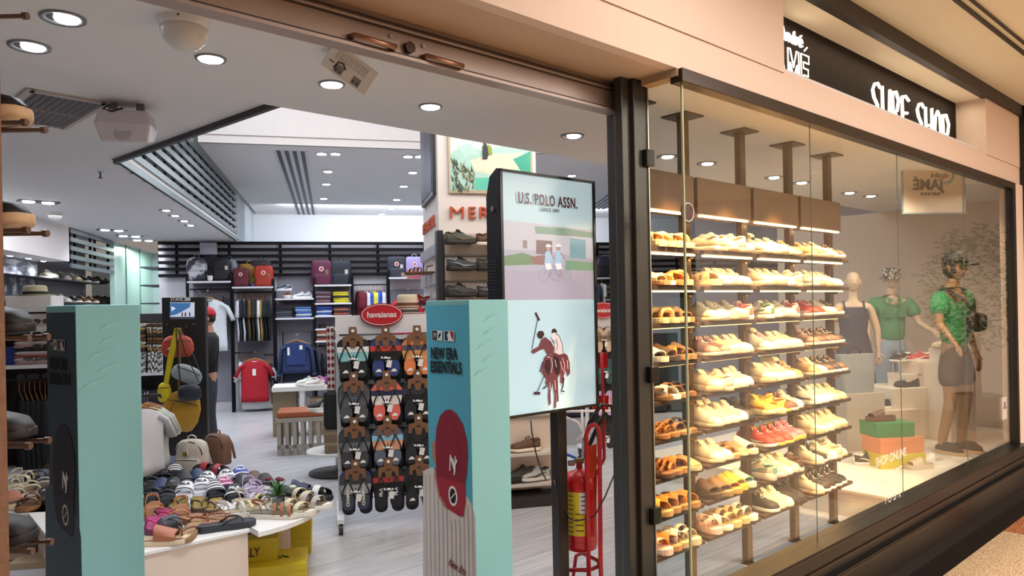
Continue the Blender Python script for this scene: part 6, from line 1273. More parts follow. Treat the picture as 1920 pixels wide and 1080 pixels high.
# sandals on the left side of the pillar
t = thing('side_shelves', 'narrow shelves on the left side of the white pillar', 'shelving', IP(PS0, PT), AI); SG = mat('#B4B6BA', .4, .2)
for z in (2.10, 1.86, 1.66, 1.45): MB().box(-.035, 0, -.02, 1.05, z-.04, z+.05).build('panel', SG, t); 
MB().box(-.02, .0, -.02, 1.05, .3, 1.5).build('panel', SG, t)
for i, (z, k, tt) in enumerate(((1.905, 'brown_glad', .30), (1.905, 'pink_birk', .62), (1.645, 'f_magenta', .30), (1.645, 'red', .65))):
    MB().box(-.20, -.03, tt-.12, tt+.12, z-.012, z-.001).build('bracket_shelf', glass_mat('acrylic', (.92, .93, .95)), t)
    inst(proto(k), IP(PS0-.13, PT+tt, z), AI+R(180), '%s on the left side of the pillar, %s shelf, %s' % (('brown strappy sandal', 'pale pink sandal', 'magenta sandal', 'red shoe')[i], 'upper' if i < 2 else 'lower', 'nearer' if i % 2 == 0 else 'farther'), cat='shoe')
# ================================================================ left side of the shop
def Lw(px, py, s=-2.2): return onp(px, py, IP(s, 0), IX)
t = thing('wall_shelves', 'grey wood wall with two narrow shelves of shoes at far left', 'shelving', IP(-2.35, 0), AI)
for y in (528, 568): z = Lw(140, y, -2.2).z; MB().box(0, .24, -6, -.05, z-.012, z).build('shelf', mat('#2A292E', .5), t); rowz = z
zr = [Lw(140, 528, -2.2).z, Lw(140, 568, -2.2).z]; keys8 = [['whiteblack', 'grey', 'white', 'blackwhite', 'blackwhite', 'blackall', 'blackwhite', 'black'], ['creamgreen', 'grey', 'blackwhite', 'brown', 'brown', 'blackall', 'blackall', 'blackall']]
for r_ in range(2):
    for i, px in enumerate((91, 116, 137, 154, 170, 186, 200, 214)):
        p = Lw(px, 520+40*r_, -2.22); p.z = zr[r_]+.0005
        inst(proto(keys8[r_][i]), p, AI+R(-25), '%s on the grey wood wall, %s shelf, %s from left' % (LOOK[keys8[r_][i]], ('upper', 'lower')[r_], NUM[i]), 'shoes on the grey wood wall', 1.0, 'sneaker')
# black and white photograph panel
t = thing('wall_photo', 'black and white city photograph panel under the bulkhead at far left', 'poster', IP(-2.34, 0), AI)
tA, tB = st(Lw(67, 520, -2.34))[1], st(Lw(5, 520, -2.34))[1]
MB().box(0, .02, tB, tA, 1.3, 2.33).build('printed_picture', mat('#B0B2BA', .5, sc=3.2, stretch=(1, 1, 3), col2='#5A5C66'), t)
m = MB()
for i in range(14): y = tB+(tA-tB)*(i+.5)/14; m.box(.021, .023, y-.05, y+.04, 1.3, 1.75+.13*((i*7) % 4))
m.build('printed_towers', mat('#4A4C56', .6, nz=.3, sc=40), t)
# shelf unit behind the left totem
def U5(px, py, Y=5.6): return aty(px, py, Y)
ua, ub = U5(-40, 700), U5(112, 700); t = thing('wall_unit', 'white shelf unit behind the left totem with folded clothes and trousers', 'shelving', (ua.x, ua.y, 0), AI); WL = (ub.x-ua.x)/math.cos(AI)
uz = lambda py: aty(60, py, 5.75).z
for y in (578, 683): MB().box(0, WL, 0, .42, uz(y)-.03, uz(y)).build('shelf', WHT, t, bevel=.003)
MB().box(0, WL, .42, .45, .2, uz(578)).build('back_panel', mat('#3A3030', .6), t); MB().tube([(0, .15, uz(712)), (WL, .15, uz(712))], .016, 10).build('rail', mat('#2A2A2E', .35, .5), t)
for x in (.0, WL-.03): MB().box(x, x+.03, .0, .42, 0, uz(578)).build('upright', mat('#2E2A2A', .5), t)
def ul(px, dt=.2): p = onp(px, 600, (ua.x, ua.y), ID); return Vector((p.x+ID[0]*dt, p.y+ID[1]*dt, 0))
o = MB().box(-.16, .16, -.14, .14, 0, .10).build('white_block', WHITE, loc=ul(48)+Vector((0, 0, uz(578)+.0)), rz=AI, bevel=.004); tag(o, 'white block carrying a straw hat at the far left', 'display block')
p = ul(48); hat('cream straw hat with dark ribbon on the white block', (p.x, p.y, uz(578)+.101), .088, .085, .15, '#CDC6A8', '#2A2A28')
def sung(p, lab, c='#1A1A1C'):
    t = thing('sunglasses', lab, 'sunglasses', p, AI+.2)
    for s in (-1, 1): MB().prism(seh(16, .028, .020, 3, (s*.034, 0)), -.003, .003, ax='y').build('lens', mat(c, .2), t); MB().tube([(s*.064, 0, .008), (s*.066, .12, .004)], .003, 6).build('temple', mat(c, .4), t)
    MB().tube([(-.010, 0, .008), (.010, 0, .008)], .003, 6).build('bridge', mat(c, .4), t)
g0 = ul(78, .05)
tt = thing('eyewear_stand', 'slim white stand of sunglasses at the far left', 'display stand', g0+Vector((0, 0, uz(683))), AI); MB().box(-.10, .10, 0, .03, 0, .40).build('board', WHITE, tt)
for i, (dz, c) in enumerate(((.34, '#4A3828'), (.24, '#1E1C1E'), (.14, '#2A2A2C'))): sung(g0+Vector((-.0, -.03, uz(683)+dz)), 'dark sunglasses on the white stand, %s pair' % ('upper', 'middle', 'lower')[i], c)
for i, px in enumerate((45, 72)): sung(ul(px, .02)+Vector((0, 0, uz(700)-.02)), 'black sunglasses hanging below the white shelf, %s' % ('left', 'right')[i])
stack(0, 0, ['#C8A8A8', '#D8D0D0', '#B45A50', '#D8D0D0', '#2A2A30', '#C8A0A0', '#E0DADA', '#B45A50', '#D8D0D0'], 'on the white shelf behind the left totem', .30, .026, loc=ul(62, .17)+Vector((0, 0, uz(683))))
for i, z in enumerate((.035, .115, .19)): o = text('PEPE JEANS', .035, mat('#1E1E2A', .6), None, ul(64, .17-.152)+Vector((0, 0, uz(683)+z+.01)), (R(90), 0, AI), .001, 'printed_words', .001); tag(o, 'printed capitals on the folded striped tops, %s line' % ('lowest', 'middle', 'top')[i], 'lettering')
o = MB().box(-.07, .07, -.1, .1, 0, .14).build('blue_box', mat('#2A3E8C', .5), loc=ul(16, .17)+Vector((0, 0, uz(683)+.0)), rz=AI); tag(o, 'dark blue box at the left end of the white shelf', 'box')
for i, (px, c) in enumerate(((18, '#15141A'), (28, '#18181C'), (38, '#141418'), (48, '#1A1A1E'), (58, '#16161A'), (68, '#1B1A20'), (80, '#9A9CA6'), (90, '#A6A8B0'))):
    key = (c, 'trousers', .7)
    if key not in GC: GC[key] = side_garment('hanging_trousers' if i < 6 else 'hanging_shirt', 'x', c, None, .78 if i < 6 else .66, .075)
    p = ul(px, .15); inst(GC[key], Vector((p.x, p.y, uz(712)-.035)), AI+.4+rnd.uniform(-.1, .1), '%s hanging on the left rail, %s from the left' % (('black trousers' if i < 6 else 'grey shirt'), NUM[i]), 'clothes on the left rail', 1.0, 'trousers' if i < 6 else 'shirt')
# metallic sandals on a white table behind the left totem
lp = onz(40, 962, TZ); t = thing('display_table', 'white table end with metallic sandals behind the left totem', 'table', (lp.x, lp.y, 0), AI-.12)
MB().box(-1.2, .40, 0, .85, TZ-.03, TZ).build('tabletop', TOPW, t, bevel=.003); MB().box(.10, .38, .1, .8, 0, TZ-.03).build('body', TOPW, t)
for i, (px, py, k, lb) in enumerate(((24, 948, 'f_tanband', 'tan'), (60, 950, 'brown_birk', 'brown'), (88, 938, 'f_velcro', 'black'), (30, 930, 'f_silver', 'silver'), (58, 925, 'f_golddouble', 'gold'), (82, 918, 'f_silverdouble', 'silver two-strap'), (26, 910, 'f_silver', 'farther silver'), (52, 905, 'f_golddouble', 'farther gold'), (76, 900, 'f_greycross', 'dark'), (92, 893, 'brown_birk', 'farther brown'))):
    p = onz(px, py, TZ); inst(proto(k), p, R(-75+r6.uniform(-20, 30)), '%s sandal on the table end behind the left totem, %s' % (lb, 'front' if i < 3 else 'further back'), 'sandals left of the totem', 1.1, 'sandal')
for i, (px, Y, z, c) in enumerate(((35, 4.35, 0, 0), (38, 4.35, .121, 0), (90, 4.15, 0, 1), (86, 4.2, .121, 1), (48, 4.35, .242, 0))):
    q = aty(px, 1000, Y); kbox('%s shoe box under the left table, %s' % (('brown', 'white')[c], ('lowest', 'middle', 'lowest', 'topmost', 'topmost')[i]), (q.x, q.y, z), AI-.1, (.26, .3, .12), WHT if c else mat('#5A4636', .7))
# stand of shoes on pegs, cut by the left edge of the picture
pt = thing('peg_stand', 'shoe stand with copper pegs cut by the left edge of the picture', 'display stand', (-1.52, 1.72, 0)); CU = mat('#7A6052', .4, .5)
MB().box(-.03, .03, -.02, .02, 0, 2.5).build('post', mat('#3A2E2A', .5), pt); MB().box(-.2, .2, -.2, .2, 0, .02).build('base_plate', mat('#3A2E2A', .5), pt)
SHOES['skate'] = ('s', dict(up='#100F11', sole='#CDAE8A', accent='#D8CCC0', lace='#D8CCC0', lining='#2A2624', chunky=.006)); SHOES['slipblack'] = ('s', dict(up='#0E0D10', sole='#151315', style='slip', lining='#26242A', nm='slip_on_shoe')); SHOES['slipbrown'] = ('s', dict(up='#221B18', sole='#1A1614', lining='#1E1A18'))
for i, (py, k, lb, xt) in enumerate(((232, 'skate', 'black skate shoe with tan sole on the highest pegs', 55), (430, 'skate', 'black and white skate shoe with tan sole, second peg row', 58), (628, 'slipblack', 'black slip-on shoe on the third peg row', 60), (826, 'slipbrown', 'dark brown shoe on the fourth peg row', 62), (1020, 'slipblack', 'black slip-on shoe on the lowest pegs', 66))):
    p = aty(xt, py, 1.72); z = p.z
    for dy in (-.035, .035): MB().tube([(.0, dy, z-.006), (p.x+1.52+.012-.0*dy, dy, z-.006)], .0055, 8).tube([(p.x+1.52+.006, dy, z-.006), (p.x+1.52+.018, dy, z-.006)], .009, 8).build('peg', CU, pt, smooth=False)
    inst(proto(k), (p.x-.145, 1.72, z), 0.05, lb, cat='shoe')
for (x, y) in ((47, 30),): p = aty(x, y, 1.72); MB().tube([(0, 0, p.z), (p.x+1.52, 0, p.z)], .0055, 8).tube([(p.x+1.515, 0, p.z), (p.x+1.527, 0, p.z)], .009, 8).build('peg', CU, pt); MB().tube([(0, -.07, p.z), (p.x+1.49, -.07, p.z)], .0055, 8).build('peg', CU, pt)
# light shirts on a low rail between totem and stand
rp = aty(272, 742, 5.1); t = thing('clothes_rail', 'low black rail of white shirts right of the left totem', 'clothes rail', (rp.x, rp.y, 0), AI)
MB().tube([(-.35, 0, 0), (-.35, 0, rp.z), (.10, 0, rp.z), (.10, .0, rp.z-.02)], .012, 8).build('bar', BLACK, t)
for i, (px, c, dy, rz_) in enumerate(((262, '#D6D6DA', 0, 1.0), (270, '#C4CFC0', .10, 1.05), (276, '#CFCFD2', .18, 1.1))):
    o = tee('t_shirt', 'x', c, .44, .62, .20, '#C8D0A8' if i == 1 else None); q = aty(px, 742, 5.1+dy); put(o, (q.x, q.y, rp.z-.02), rz_, ('white t-shirt nearest on the low rail by the left totem', 'pale green edged t-shirt behind the white one on the low rail', 'pale grey t-shirt farthest back on the low rail')[i], None, .76)
# socks on a shelf left of the black stand
sa2, sb2 = aty(255, 700, 7.9), aty(304, 700, 7.9); t = thing('sock_shelf', 'white shelf piled with patterned socks left of the black stand', 'shelving', (sa2.x, sa2.y, 0), AI); wl = (sb2.x-sa2.x)
MB().box(-.1, wl, 0, .3, sa2.z-.03, sa2.z).build('shelf', WHT, t); MB().box(-.1, wl, .3, .33, 0, 1.62).build('back_panel', mat('#2A2628', .6), t); MB().box(-.1, wl, .02, .3, 0, sa2.z-.2).build('cabinet', mat('#26242A', .6), t)
SK_ = {}
for col in range(2):
    for i in range(14):
        c = ['#1A1A1C', '#E0DEDC', '#1C1C1E', '#D8D6D4', '#1A1A1C'][i % 5] if i < 6 else ['#8A5A2A', '#2A2220', '#B08A4A', '#C8C0B4', '#5A3A20'][(i+col) % 5]
        c2 = '#E8E6E2' if c.startswith('#1') else '#2A2018'
        if (c, c2) not in SK_:
            sk = thing('folded_socks', 'x', 'socks'); MB().box(-.075, .075, -.11, .11, 0, .038).build('socks', mat(c, .85, sc=38, col2=c2), sk, bevel=.008); SK_[(c, c2)] = sk
        p = Vector((sa2.x, sa2.y, sa2.z))+Vector((IX[0], IX[1], 0))*(.02+col*.165)+Vector((ID[0], ID[1], 0))*.13+Vector((0, 0, .0385*i+.0005))
        inst(SK_[(c, c2)], p, AI+rnd.uniform(-.06, .06), 'patterned folded socks, number %d from the bottom of the %s pile' % (i+1, ('left', 'right')[col]), 'socks on the shelf', None, 'socks')
# slim green shoes in the passage
t = thing('wall_shelves', 'narrow rack of shoes at the end of the green glass passage', 'shelving', IP(-1.30, .3), AI)
for z in (.9, 1.2, 1.5, 1.8, 2.1, 2.4): MB().box(-.30, 0, 0, .9, z-.02, z).build('shelf', mat('#3A3A40', .5), t)
# ================================================================ figures
def skin(name, chains, m, parent, lvl=2, root=0):
    vs, es, rs, ix = [], [], [], {}
    def vid(p, r):
        k = tuple(round(c, 4) for c in p)
        if k in ix: return ix[k]
        ix[k] = len(vs); vs.append(k); rs.append(r); return ix[k]
    for ch in chains:
        pr = None
        for p, r in ch:
            i = vid(p, r)
            if pr is not None and pr != i: es.append((pr, i))
            pr = i
    me = bpy.data.meshes.new(name); me.from_pydata(vs, es, []); o = bpy.data.objects.new(name, me); C.objects.link(o)
    sm = o.modifiers.new('skin', 'SKIN'); sm.use_smooth_shade = True; sm.branch_smoothing = .6
    if not me.skin_vertices: bm = bmesh.new(); bm.from_mesh(me); bm.verts.layers.skin.verify(); bm.to_mesh(me); bm.free()
    for i, r in enumerate(rs):
        rr = r if isinstance(r, tuple) else (r, r); me.skin_vertices[0].data[i].radius = rr; me.skin_vertices[0].data[i].use_root = (i == 0)
    sb = o.modifiers.new('sub', 'SUBSURF'); sb.levels = lvl; sb.render_levels = lvl
    dg = bpy.context.evaluated_depsgraph_get(); me2 = bpy.data.meshes.new_from_object(o.evaluated_get(dg)); bpy.data.objects.remove(o)
    me2.materials.clear(); me2.materials.append(m)
    for p in me2.polygons: p.use_smooth = True; p.material_index = 0
    o2 = bpy.data.objects.new(name, me2); C.objects.link(o2)
    if parent: o2.parent = parent
    return o2
def hand_chains(w, d, up, s=1.0, curl=.5):
    w = Vector(w); d = Vector(d).normalized(); n = Vector(up).normalized(); sd = d.cross(n).normalized(); out = []
    palm = w+d*.045*s; out.append([(tuple(w), .024*s), (tuple(palm), (.030*s, .020*s))])
    for k, (off, L) in enumerate(((-.030, .068), (-.010, .078), (.010, .074), (.029, .058))):
        b0 = palm+d*.035*s+sd*off*s; a = b0; ch = [(tuple(palm), (.030*s, .020*s)), (tuple(b0), .0105*s)]; dd = d.copy()
        for seg in (.42, .32, .26): dd = (dd-n*curl*.55).normalized(); a = a+dd*L*seg*s*1.15; ch.append((tuple(a), .0085*s))
        out.append(ch)
    t0 = w+d*.02*s-sd*.022*s; t1 = t0+(d*.5-sd*.8).normalized()*.035*s; t2 = t1+(d*.85-sd*.3-n*.3).normalized()*.032*s
    out.append([(tuple(w), .024*s), (tuple(t0), .013*s), (tuple(t1), .0105*s), (tuple(t2), .009*s)])
    return out
def head(parent, c, m, yaw=0, face=True, sc=1.0, name='head'):
    mb = MB(); rings = []; N = 28; H = .235*sc
    for i in range(19):
        u = i/18.0; z = (u-.5)*H; base = math.sqrt(max(0.0, 1-abs(2*u-1.04)**2.5)) if 0 < u < 1 else .02
        rx_ = .074*sc*max(.03, base)*(.78+.22*min(1, u*2.2)); ry_ = .096*sc*max(.03, base)*(.86+.14*min(1, u*2)); r_ = []
        for j in range(N):
            a = 2*math.pi*j/N; x, y = rx_*math.cos(a), ry_*math.sin(a)
            fr = max(0, -math.sin(a))              # -y is the face
            if fr > 0:
                y += .008*sc*fr*(1-fr)
                nose = math.exp(-((u-.44)/.07)**2)*math.exp(-(x/(.011*sc))**2); y -= .024*sc*nose
                y += .009*sc*math.exp(-((u-.535)/.035)**2)*math.exp(-((abs(x)-.030*sc)/(.014*sc))**2)*(1 if face else .6)
                y -= .006*sc*math.exp(-((u-.60)/.04)**2)*fr; y -= .006*sc*math.exp(-((u-.30)/.025)**2)*math.exp(-(x/(.02*sc))**2); y -= .008*sc*math.exp(-((u-.13)/.06)**2)*math.exp(-(x/(.02*sc))**2)
            r_.append((x, y, z))
        rings.append(r_)
    mb.loft(rings); h = mb.build(name, m, parent, loc=c, rz=yaw, smooth=True)
    for s in (-1, 1): MB().loft([[(s*(.072+.012*k)*sc, y*(1-.25*k), z) for y, z in seh(12, .017*sc, .030*sc, 2, (.008, -.005))] for k in (0, .6, 1)]).build('ear', m, h, smooth=True)
    if face:
        for s in (-1, 1): MB().lathe([(.0, 0)] + [(.011*sc*math.sin(a), -.011*sc*math.cos(a)) for a in [R(20*i) for i in range(1, 9)]], 10).build('eye', mat('#2A1E1A', .3), h, loc=(s*.030*sc, -.079*sc, .008*sc), smooth=True)
        MB().tube([(-.022*sc, -.090*sc, -.050*sc), (0, -.098*sc, -.049*sc), (.022*sc, -.090*sc, -.050*sc)], [.003, .006, .003], 8).build('mouth', mat('#9A5A50', .5), h, smooth=True)
    return h
def figure(name, label, cat, loc, rz, skinm, pose, sc=1.0):
    """pose: dict of joints in metres for a 1.78 m figure, facing -y"""
    t = thing(name, label, cat, loc, rz); P = pose
    ch = [[(P['pel'], (.135, .10)), (P['wst'], (.115, .085)), (P['chs'], (.145, .10)), (P['nkb'], (.075, .065)), (P['nck'], .052), (P['hdb'], .05)]]
    for s, k in ((-1, 'r'), (1, 'l')):
        ch.append([(P['chs'], (.145, .10)), (P['sh'+k], .058), (P['el'+k], .040), (P['wr'+k], .026)])
        d = Vector(P['wr'+k])-Vector(P['el'+k]); ch += hand_chains(P['wr'+k], d, P.get('up'+k, (0, -1, 0)), 1.0, P.get('curl', .5))
        ch.append([(P['pel'], (.135, .10)), (P['hp'+k], .088), (P['kn'+k], .058), (P['an'+k], .040), (P['ft'+k], (.040, .028)), (P['to'+k], (.036, .020))])
    skin('body', ch, skinm, t); t.scale = (sc, sc, sc); return t
def base_pose(**k):
    P = dict(pel=(0, 0, .93), wst=(0, .0, 1.10), chs=(0, .01, 1.30), nkb=(0, .02, 1.46), nck=(0, .01, 1.53), hdb=(0, -.005, 1.60), shr=(-.185, .015, 1.42), shl=(.185, .015, 1.42), elr=(-.25, .04, 1.14), ell=(.25, .04, 1.14), wrr=(-.26, -.06, .89), wrl=(.26, -.06, .89),
             hpr=(-.095, 0, .86), hpl=(.095, 0, .86), knr=(-.10, -.02, .49), knl=(.10, -.02, .49), anr=(-.10, .03, .09), anl=(.10, .03, .09), ftr=(-.10, -.03, .035), ftl=(.10, -.03, .035), tor=(-.11, -.14, .026), tol=(.11, -.14, .026)); P.update(k); return P
def clothes(t, P, kind, m, name, g=1.0, long=False):
    if kind == 'top':
        ch = [[((0, 0, P['pel'][2]-.03), (.165*g, .125*g)), (P['wst'], (.155*g, .12*g)), (P['chs'], (.172*g, .128*g)), (P['nkb'], (.115*g, .092*g)), ((P['nkb'][0], P['nkb'][1], P['nkb'][2]+.035), (.075*g, .068*g))]]
        for k in 'rl':
            s, e, w_ = Vector(P['sh'+k]), Vector(P['el'+k]), Vector(P['wr'+k]); c_ = [(P['chs'], (.172*g, .128*g)), (tuple(s), .096*g), (tuple(s.lerp(e, .75)), .080*g)]
            if long: c_ += [(tuple(e), .06*g), (tuple(w_), .045*g)]
            ch.append(c_)
        return skin(name, ch, m, t)
    if kind in ('trousers', 'shorts'):
        ch = [[(P['wst'][:2]+(P['wst'][2]-.06,), (.13*g, .10*g)), (P['pel'], (.155*g, .12*g))]]
        for k in 'rl':
            h, n_, a_ = Vector(P['hp'+k]), Vector(P['kn'+k]), Vector(P['an'+k]); c_ = [(P['pel'], (.155*g, .12*g)), (tuple(h), .105*g)]
            c_ += [(tuple(n_), .078*g), (tuple(a_+Vector((0, 0, .02))), .060*g)] if kind == 'trousers' else [(tuple(h.lerp(n_, .75)), .10*g)]
            ch.append(c_)
        return skin(name, ch, m, t)
    if kind == 'dress':
        mb = MB(); mb.loft([[(x, y, z) for x, y in seh(28, a_, b_, 2.2)] for z, a_, b_ in ((.40, .235, .185), (.60, .22, .175), (.85, .195, .15), (.98, .175, .13), (1.12, .14, .108), (1.26, .158, .122), (1.36, .150, .115), (1.39, .12, .10))], caps=False)
        for s in (-1, 1): mb.strip([(s*.10, -.10, 1.37), (s*.105, -.03, 1.46), (s*.10, .06, 1.43), (s*.09, .10, 1.36)], (.018, 0, 0), .004)
        return mb.build(name, m, t, smooth=True)
def cap(parent, c, m, sc=1.0, yaw=0, name='cap', brim=True):
    mb = MB(); rings = [[(.086*sc*math.cos(e)*math.cos(a), .106*sc*math.cos(e)*math.sin(a)+.004, .115*sc*math.sin(e)**.9) for a in [2*math.pi*j/28 for j in range(28)]] for e in [R(0.5+i*11) for i in range(9)]]
    mb.loft(rings)
    if brim: mb.loft([[(x, y-.12*sc, z-.02*abs(x)/.08) for x, y in seh(20, .072*sc, .075*sc, 2.2)] for z in (-.004, .004)])
    return mb.build(name, m, parent, loc=c, rz=yaw, smooth=True)
# ---- person behind the stand: red cap, black jacket, dark jeans, facing left
pf_ = onz(408, 842, 0); SKN = mat('#B9876E', .55, nz=.05)
P = base_pose(elr=(-.24, -.02, 1.14), wrr=(-.20, -.20, 1.02), ell=(.24, -.02, 1.14), wrl=(.20, -.20, 1.02)); psc = .93
pe = figure('person', 'person in red cap, black jacket and dark jeans standing behind the stand', 'person', (pf_.x-.07, pf_.y-.02, 0), R(-62), SKN, P, psc)
hd = head(pe, (0, -.02, 1.665), SKN, 0); cap(hd, (0, .0, .035), mat('#B02030', .7), 1.04)
MB().loft([[(x, y+.02, z) for x, y in seh(20, .079*g, .088*g, 2.2)] for z, g in ((-.045, .8), (-.02, .96), (.05, 1.0))]).build('hair', mat('#17120F', .7), hd, smooth=True)
clothes(pe, P, 'top', cloth('#131216'), 'jacket', 1.02, True); clothes(pe, P, 'trousers', mat('#34363E', .85, nz=.2, sc=14), 'jeans', 1.0)
for s, k in ((-1, 'r'), (1, 'l')):
    MB().loft([[(x+s*.105, y-.06, z) for x, y in seh(18, .05*g, .135*g, 2.4)] for z, g in ((.0, 1), (.03, 1))]).build('shoe_sole', WHITE, pe)
    MB().loft([[(x+s*.105, y-.05, z) for x, y in seh(18, .047*g, .125*g, 2.4)] for z, g in ((.03, 1), (.06, .95), (.09, .55))]).build('shoe', mat('#222428', .7), pe, smooth=True)
# ================================================================ right part of the window display
PLW = mat('#E6DCCB', .45, nz=.02); DZ = .20
pt_ = thing('display_platform', 'low white display platform with drawer fronts inside the window', 'platform', FP(0, 0), AF)
MB().box(-1.75, 1.9, .22, 2.6, 0, DZ-.02).build('body', PLW, pt_); MB().box(-1.76, 1.9, .21, 2.6, DZ-.02, DZ).build('top', PLW, pt_, bevel=.002); MB().tube([(-1.35, .22, .10), (-1.35, .205, .10)], .012, 12).build('knob', STEEL, pt_)
def on_pl(px, py, z=DZ): return onz(px, py, z)
def cbx(label, px, py, z, d, c, rz=.1, lid=None, Y=None):
    p = onz(px, py, z) if Y is None else Vector((ray(px, py)[0]*Y, Y, z)); t = thing('shoe_box', label, 'box', (p.x, p.y, z), rz); MB().box(-d[0]/2, d[0]/2, -d[1]/2, d[1]/2, 0, d[2]*.7).build('box_body', mat(c, .55, nz=.05), t); MB().box(-d[0]/2-.003, d[0]/2+.003, -d[1]/2-.003, d[1]/2+.003, d[2]*.68, d[2]).build('lid', mat(lid or c, .55, nz=.05), t, bevel=.002); return t
b1 = cbx('yellow shoe box lowest in the window stack', 1676, 872, DZ, (.40, .26, .12), '#D2BE34', .1)
bq = b1.location; 
cbx('orange shoe box in the middle of the window stack', 0, 0, DZ+.121, (.40, .26, .13), '#DC8A5A', .14, Y=None).location = (bq.x-.0, bq.y+.02, DZ+.121)
cbx('green shoe box on top of the window stack', 0, 0, DZ+.252, (.34, .25, .12), '#3E8A52', .1, Y=None).location = (bq.x-.03, bq.y+.05, DZ+.252)
SHOES['cloud_b'] = ('d', dict(sole='#6A4A38', bed='#5A3E2E', strap='#6E4C38', kind='mule', h=.04, nm='slide')); SHOES['cloud_c'] = ('d', dict(sole='#D8C4A8', bed='#C8B090', strap='#DCC8AC', kind='mule', h=.04, nm='slide')); SHOES['cloud_w'] = ('d', dict(sole='#E8E2D8', bed='#B0A898', strap='#EAE4DA', kind='mule', h=.04, nm='slide'))
inst(proto('cloud_b'), (bq.x-.08, bq.y+.05, DZ+.373), R(185), 'brown thick-soled slide on the green box', cat='sandal', sc=.95)
inst(proto('cloud_c'), (bq.x+.14, bq.y-.14, DZ+.0), R(185), 'beige thick-soled slide in front of the boxes', cat='sandal', sc=.9)
inst(proto('cloud_w'), (bq.x+.30, bq.y-.02, DZ+.0), R(190), 'white thick-soled slide right of the box stack', cat='sandal', sc=.98)
# plinths
def plinth(label, px, Y, z0, z1, w_, d, rz=AI, c='#E6D8C4', leg=False):
    p = aty(px, 600, Y); t = thing('plinth', label, 'plinth', (p.x, p.y, 0), rz); MB().box(-w_/2, w_/2, -d/2, d/2, z0, z1).build('block', mat(c, .5, nz=.02), t, bevel=.003)
    return t
plinth('large white plinth in the middle of the window display', 1712, 7.6, DZ, .72, .95, .5)
plinth('white plinth stepped lower, left of the large one', 1655, 7.35, DZ, .52, .5, .4, c='#E0CDB6')
plinth('tall white plinth at the right holding two boxes', 1772, 7.3, DZ, .98, .30, .4)
plinth('narrow grey plinth carrying the grey bag', 1600, 6.95, DZ, .74, .42, .3, c='#B4A898')
cbx('white shoe box on the large plinth, left', 1700, 0, .721, (.42, .26, .13), '#E8DACA', AI, Y=7.55)
cbx('white shoe box on the tall plinth', 1772, 0, .981, (.34, .22, .14), '#EADCCB', AI, Y=7.3)
cbx('white shoe box topmost above the large plinth', 1716, 0, .852, (.38, .24, .12), '#E4D2BE', AI+.1, Y=7.56)
for px, Y, z, k, rz_, lb in ((1690, 7.5, .973, 'blackwhite', 200, 'black and white sneaker on the topmost white box'), (1722, 7.5, .973, 'red', 170, 'red sneaker on the topmost white box'), (1648, 7.3, .521, 'black', 190, 'black sneaker on the stepped white plinth'), (1700, 7.42, .721, 'blackall', 185, 'black shoe at the front of the large white plinth'), (1772, 7.28, 1.122, 'white', 190, 'white sneaker on the box at the right of the display'), (1626, 6.25, DZ, 'blackwhite', 0, 'black low shoe with white sole on the platform by the last rack post')):
    p = aty(px, 700, Y); inst(proto(k), (p.x, p.y, z), R(rz_), lb, cat='sneaker')
# grey bag
p = aty(1602, 700, 6.95); t = thing('tote_bag', 'grey structured tote bag with black round handle in the window', 'handbag', (p.x, p.y, .741), AI)
MB().loft([[(x, y, z) for x, y in seh(20, a_, .09*g, 5)] for z, a_, g in ((0, .17, 1), (.2, .19, .9), (.36, .20, .7))]).build('body', mat('#8F9494', .6, nz=.04), t, smooth=False)
MB().tube([(.07*math.cos(a_), 0, .36+.07*math.sin(a_)) for a_ in [R(i*15) for i in range(13)]], .008, 8).build('handle', BLACK, t, smooth=True)
# mannequins
MQ = mat('#E6C9AC', .35, nz=.02); MQD = mat('#A07850', .4, nz=.04)
def mann(label, px, Y, ztop, rz, skinm, pose, face=True):
    p = aty(px, 600, Y); k = (ztop-DZ)/1.79; t = figure('mannequin', label, 'mannequin', (p.x, p.y, DZ), rz, skinm, pose, k); h = head(t, (0, -.015, 1.67), skinm, 0, False)
    MB().lathe([(.20, 0), (.20, .006)], 30).build('glass_base', glass_mat('acrylic', (.92, .93, .95)), t); return t, h
P1 = base_pose(elr=(-.25, .02, 1.13), ell=(.25, .02, 1.13), wrr=(-.25, .0, .88), wrl=(.25, .0, .88), shr=(-.165, .015, 1.41), shl=(.165, .015, 1.41))
m1, h1_ = mann('bald pale mannequin in a dark blue strap dress', 1600, 7.9, 1.93, R(-15), MQ, P1)
clothes(m1, P1, 'dress', mat('#3C4252', .8, nz=.06), 'dress')
P2 = base_pose(ell=(.27, -.06, 1.16), wrl=(.33, -.27, 1.08), wrr=(-.27, -.05, .90))
m2, h2_ = mann('mannequin in a green short-sleeved shirt and checked bucket hat', 1672, 8.3, 1.97, R(-10), MQ, P2)
GRS = mat('#4FA072', .8, nz=.08, sc=8); clothes(m2, P2, 'top', GRS, 'shirt', 1.02); clothes(m2, P2, 'trousers', mat('#9DB4CC', .85, nz=.1), 'jeans', 1.0)
MB().lathe([(.145, -.045), (.098, .01), (.092, .075), (.08, .082), (.002, .083)], 28).build('bucket_hat', mat('#E8E4DC', .8, sc=42, col2='#1E1E20'), h2_, loc=(0, 0, .045), smooth=False)
for s in (-1, 1): MB().cbox((s*.075, -.128, 1.28), (.09, .012, .10)).build('chest_pocket', mat('#479468', .8), m2, bevel=.003)
for s in (-1, 1): MB().add([(s*.01, -.125, 1.43), (s*.085, -.10, 1.47), (s*.07, -.135, 1.38)], [(0, 1, 2)]).build('collar', GRS, m2)
P3 = base_pose(elr=(-.29, -.05, 1.17), wrr=(-.36, -.22, 1.03), ell=(.25, .05, 1.13), wrl=(.27, -.02, .88), anr=(-.11, .07, .09), ftr=(-.11, .01, .035), tor=(-.12, -.1, .026))
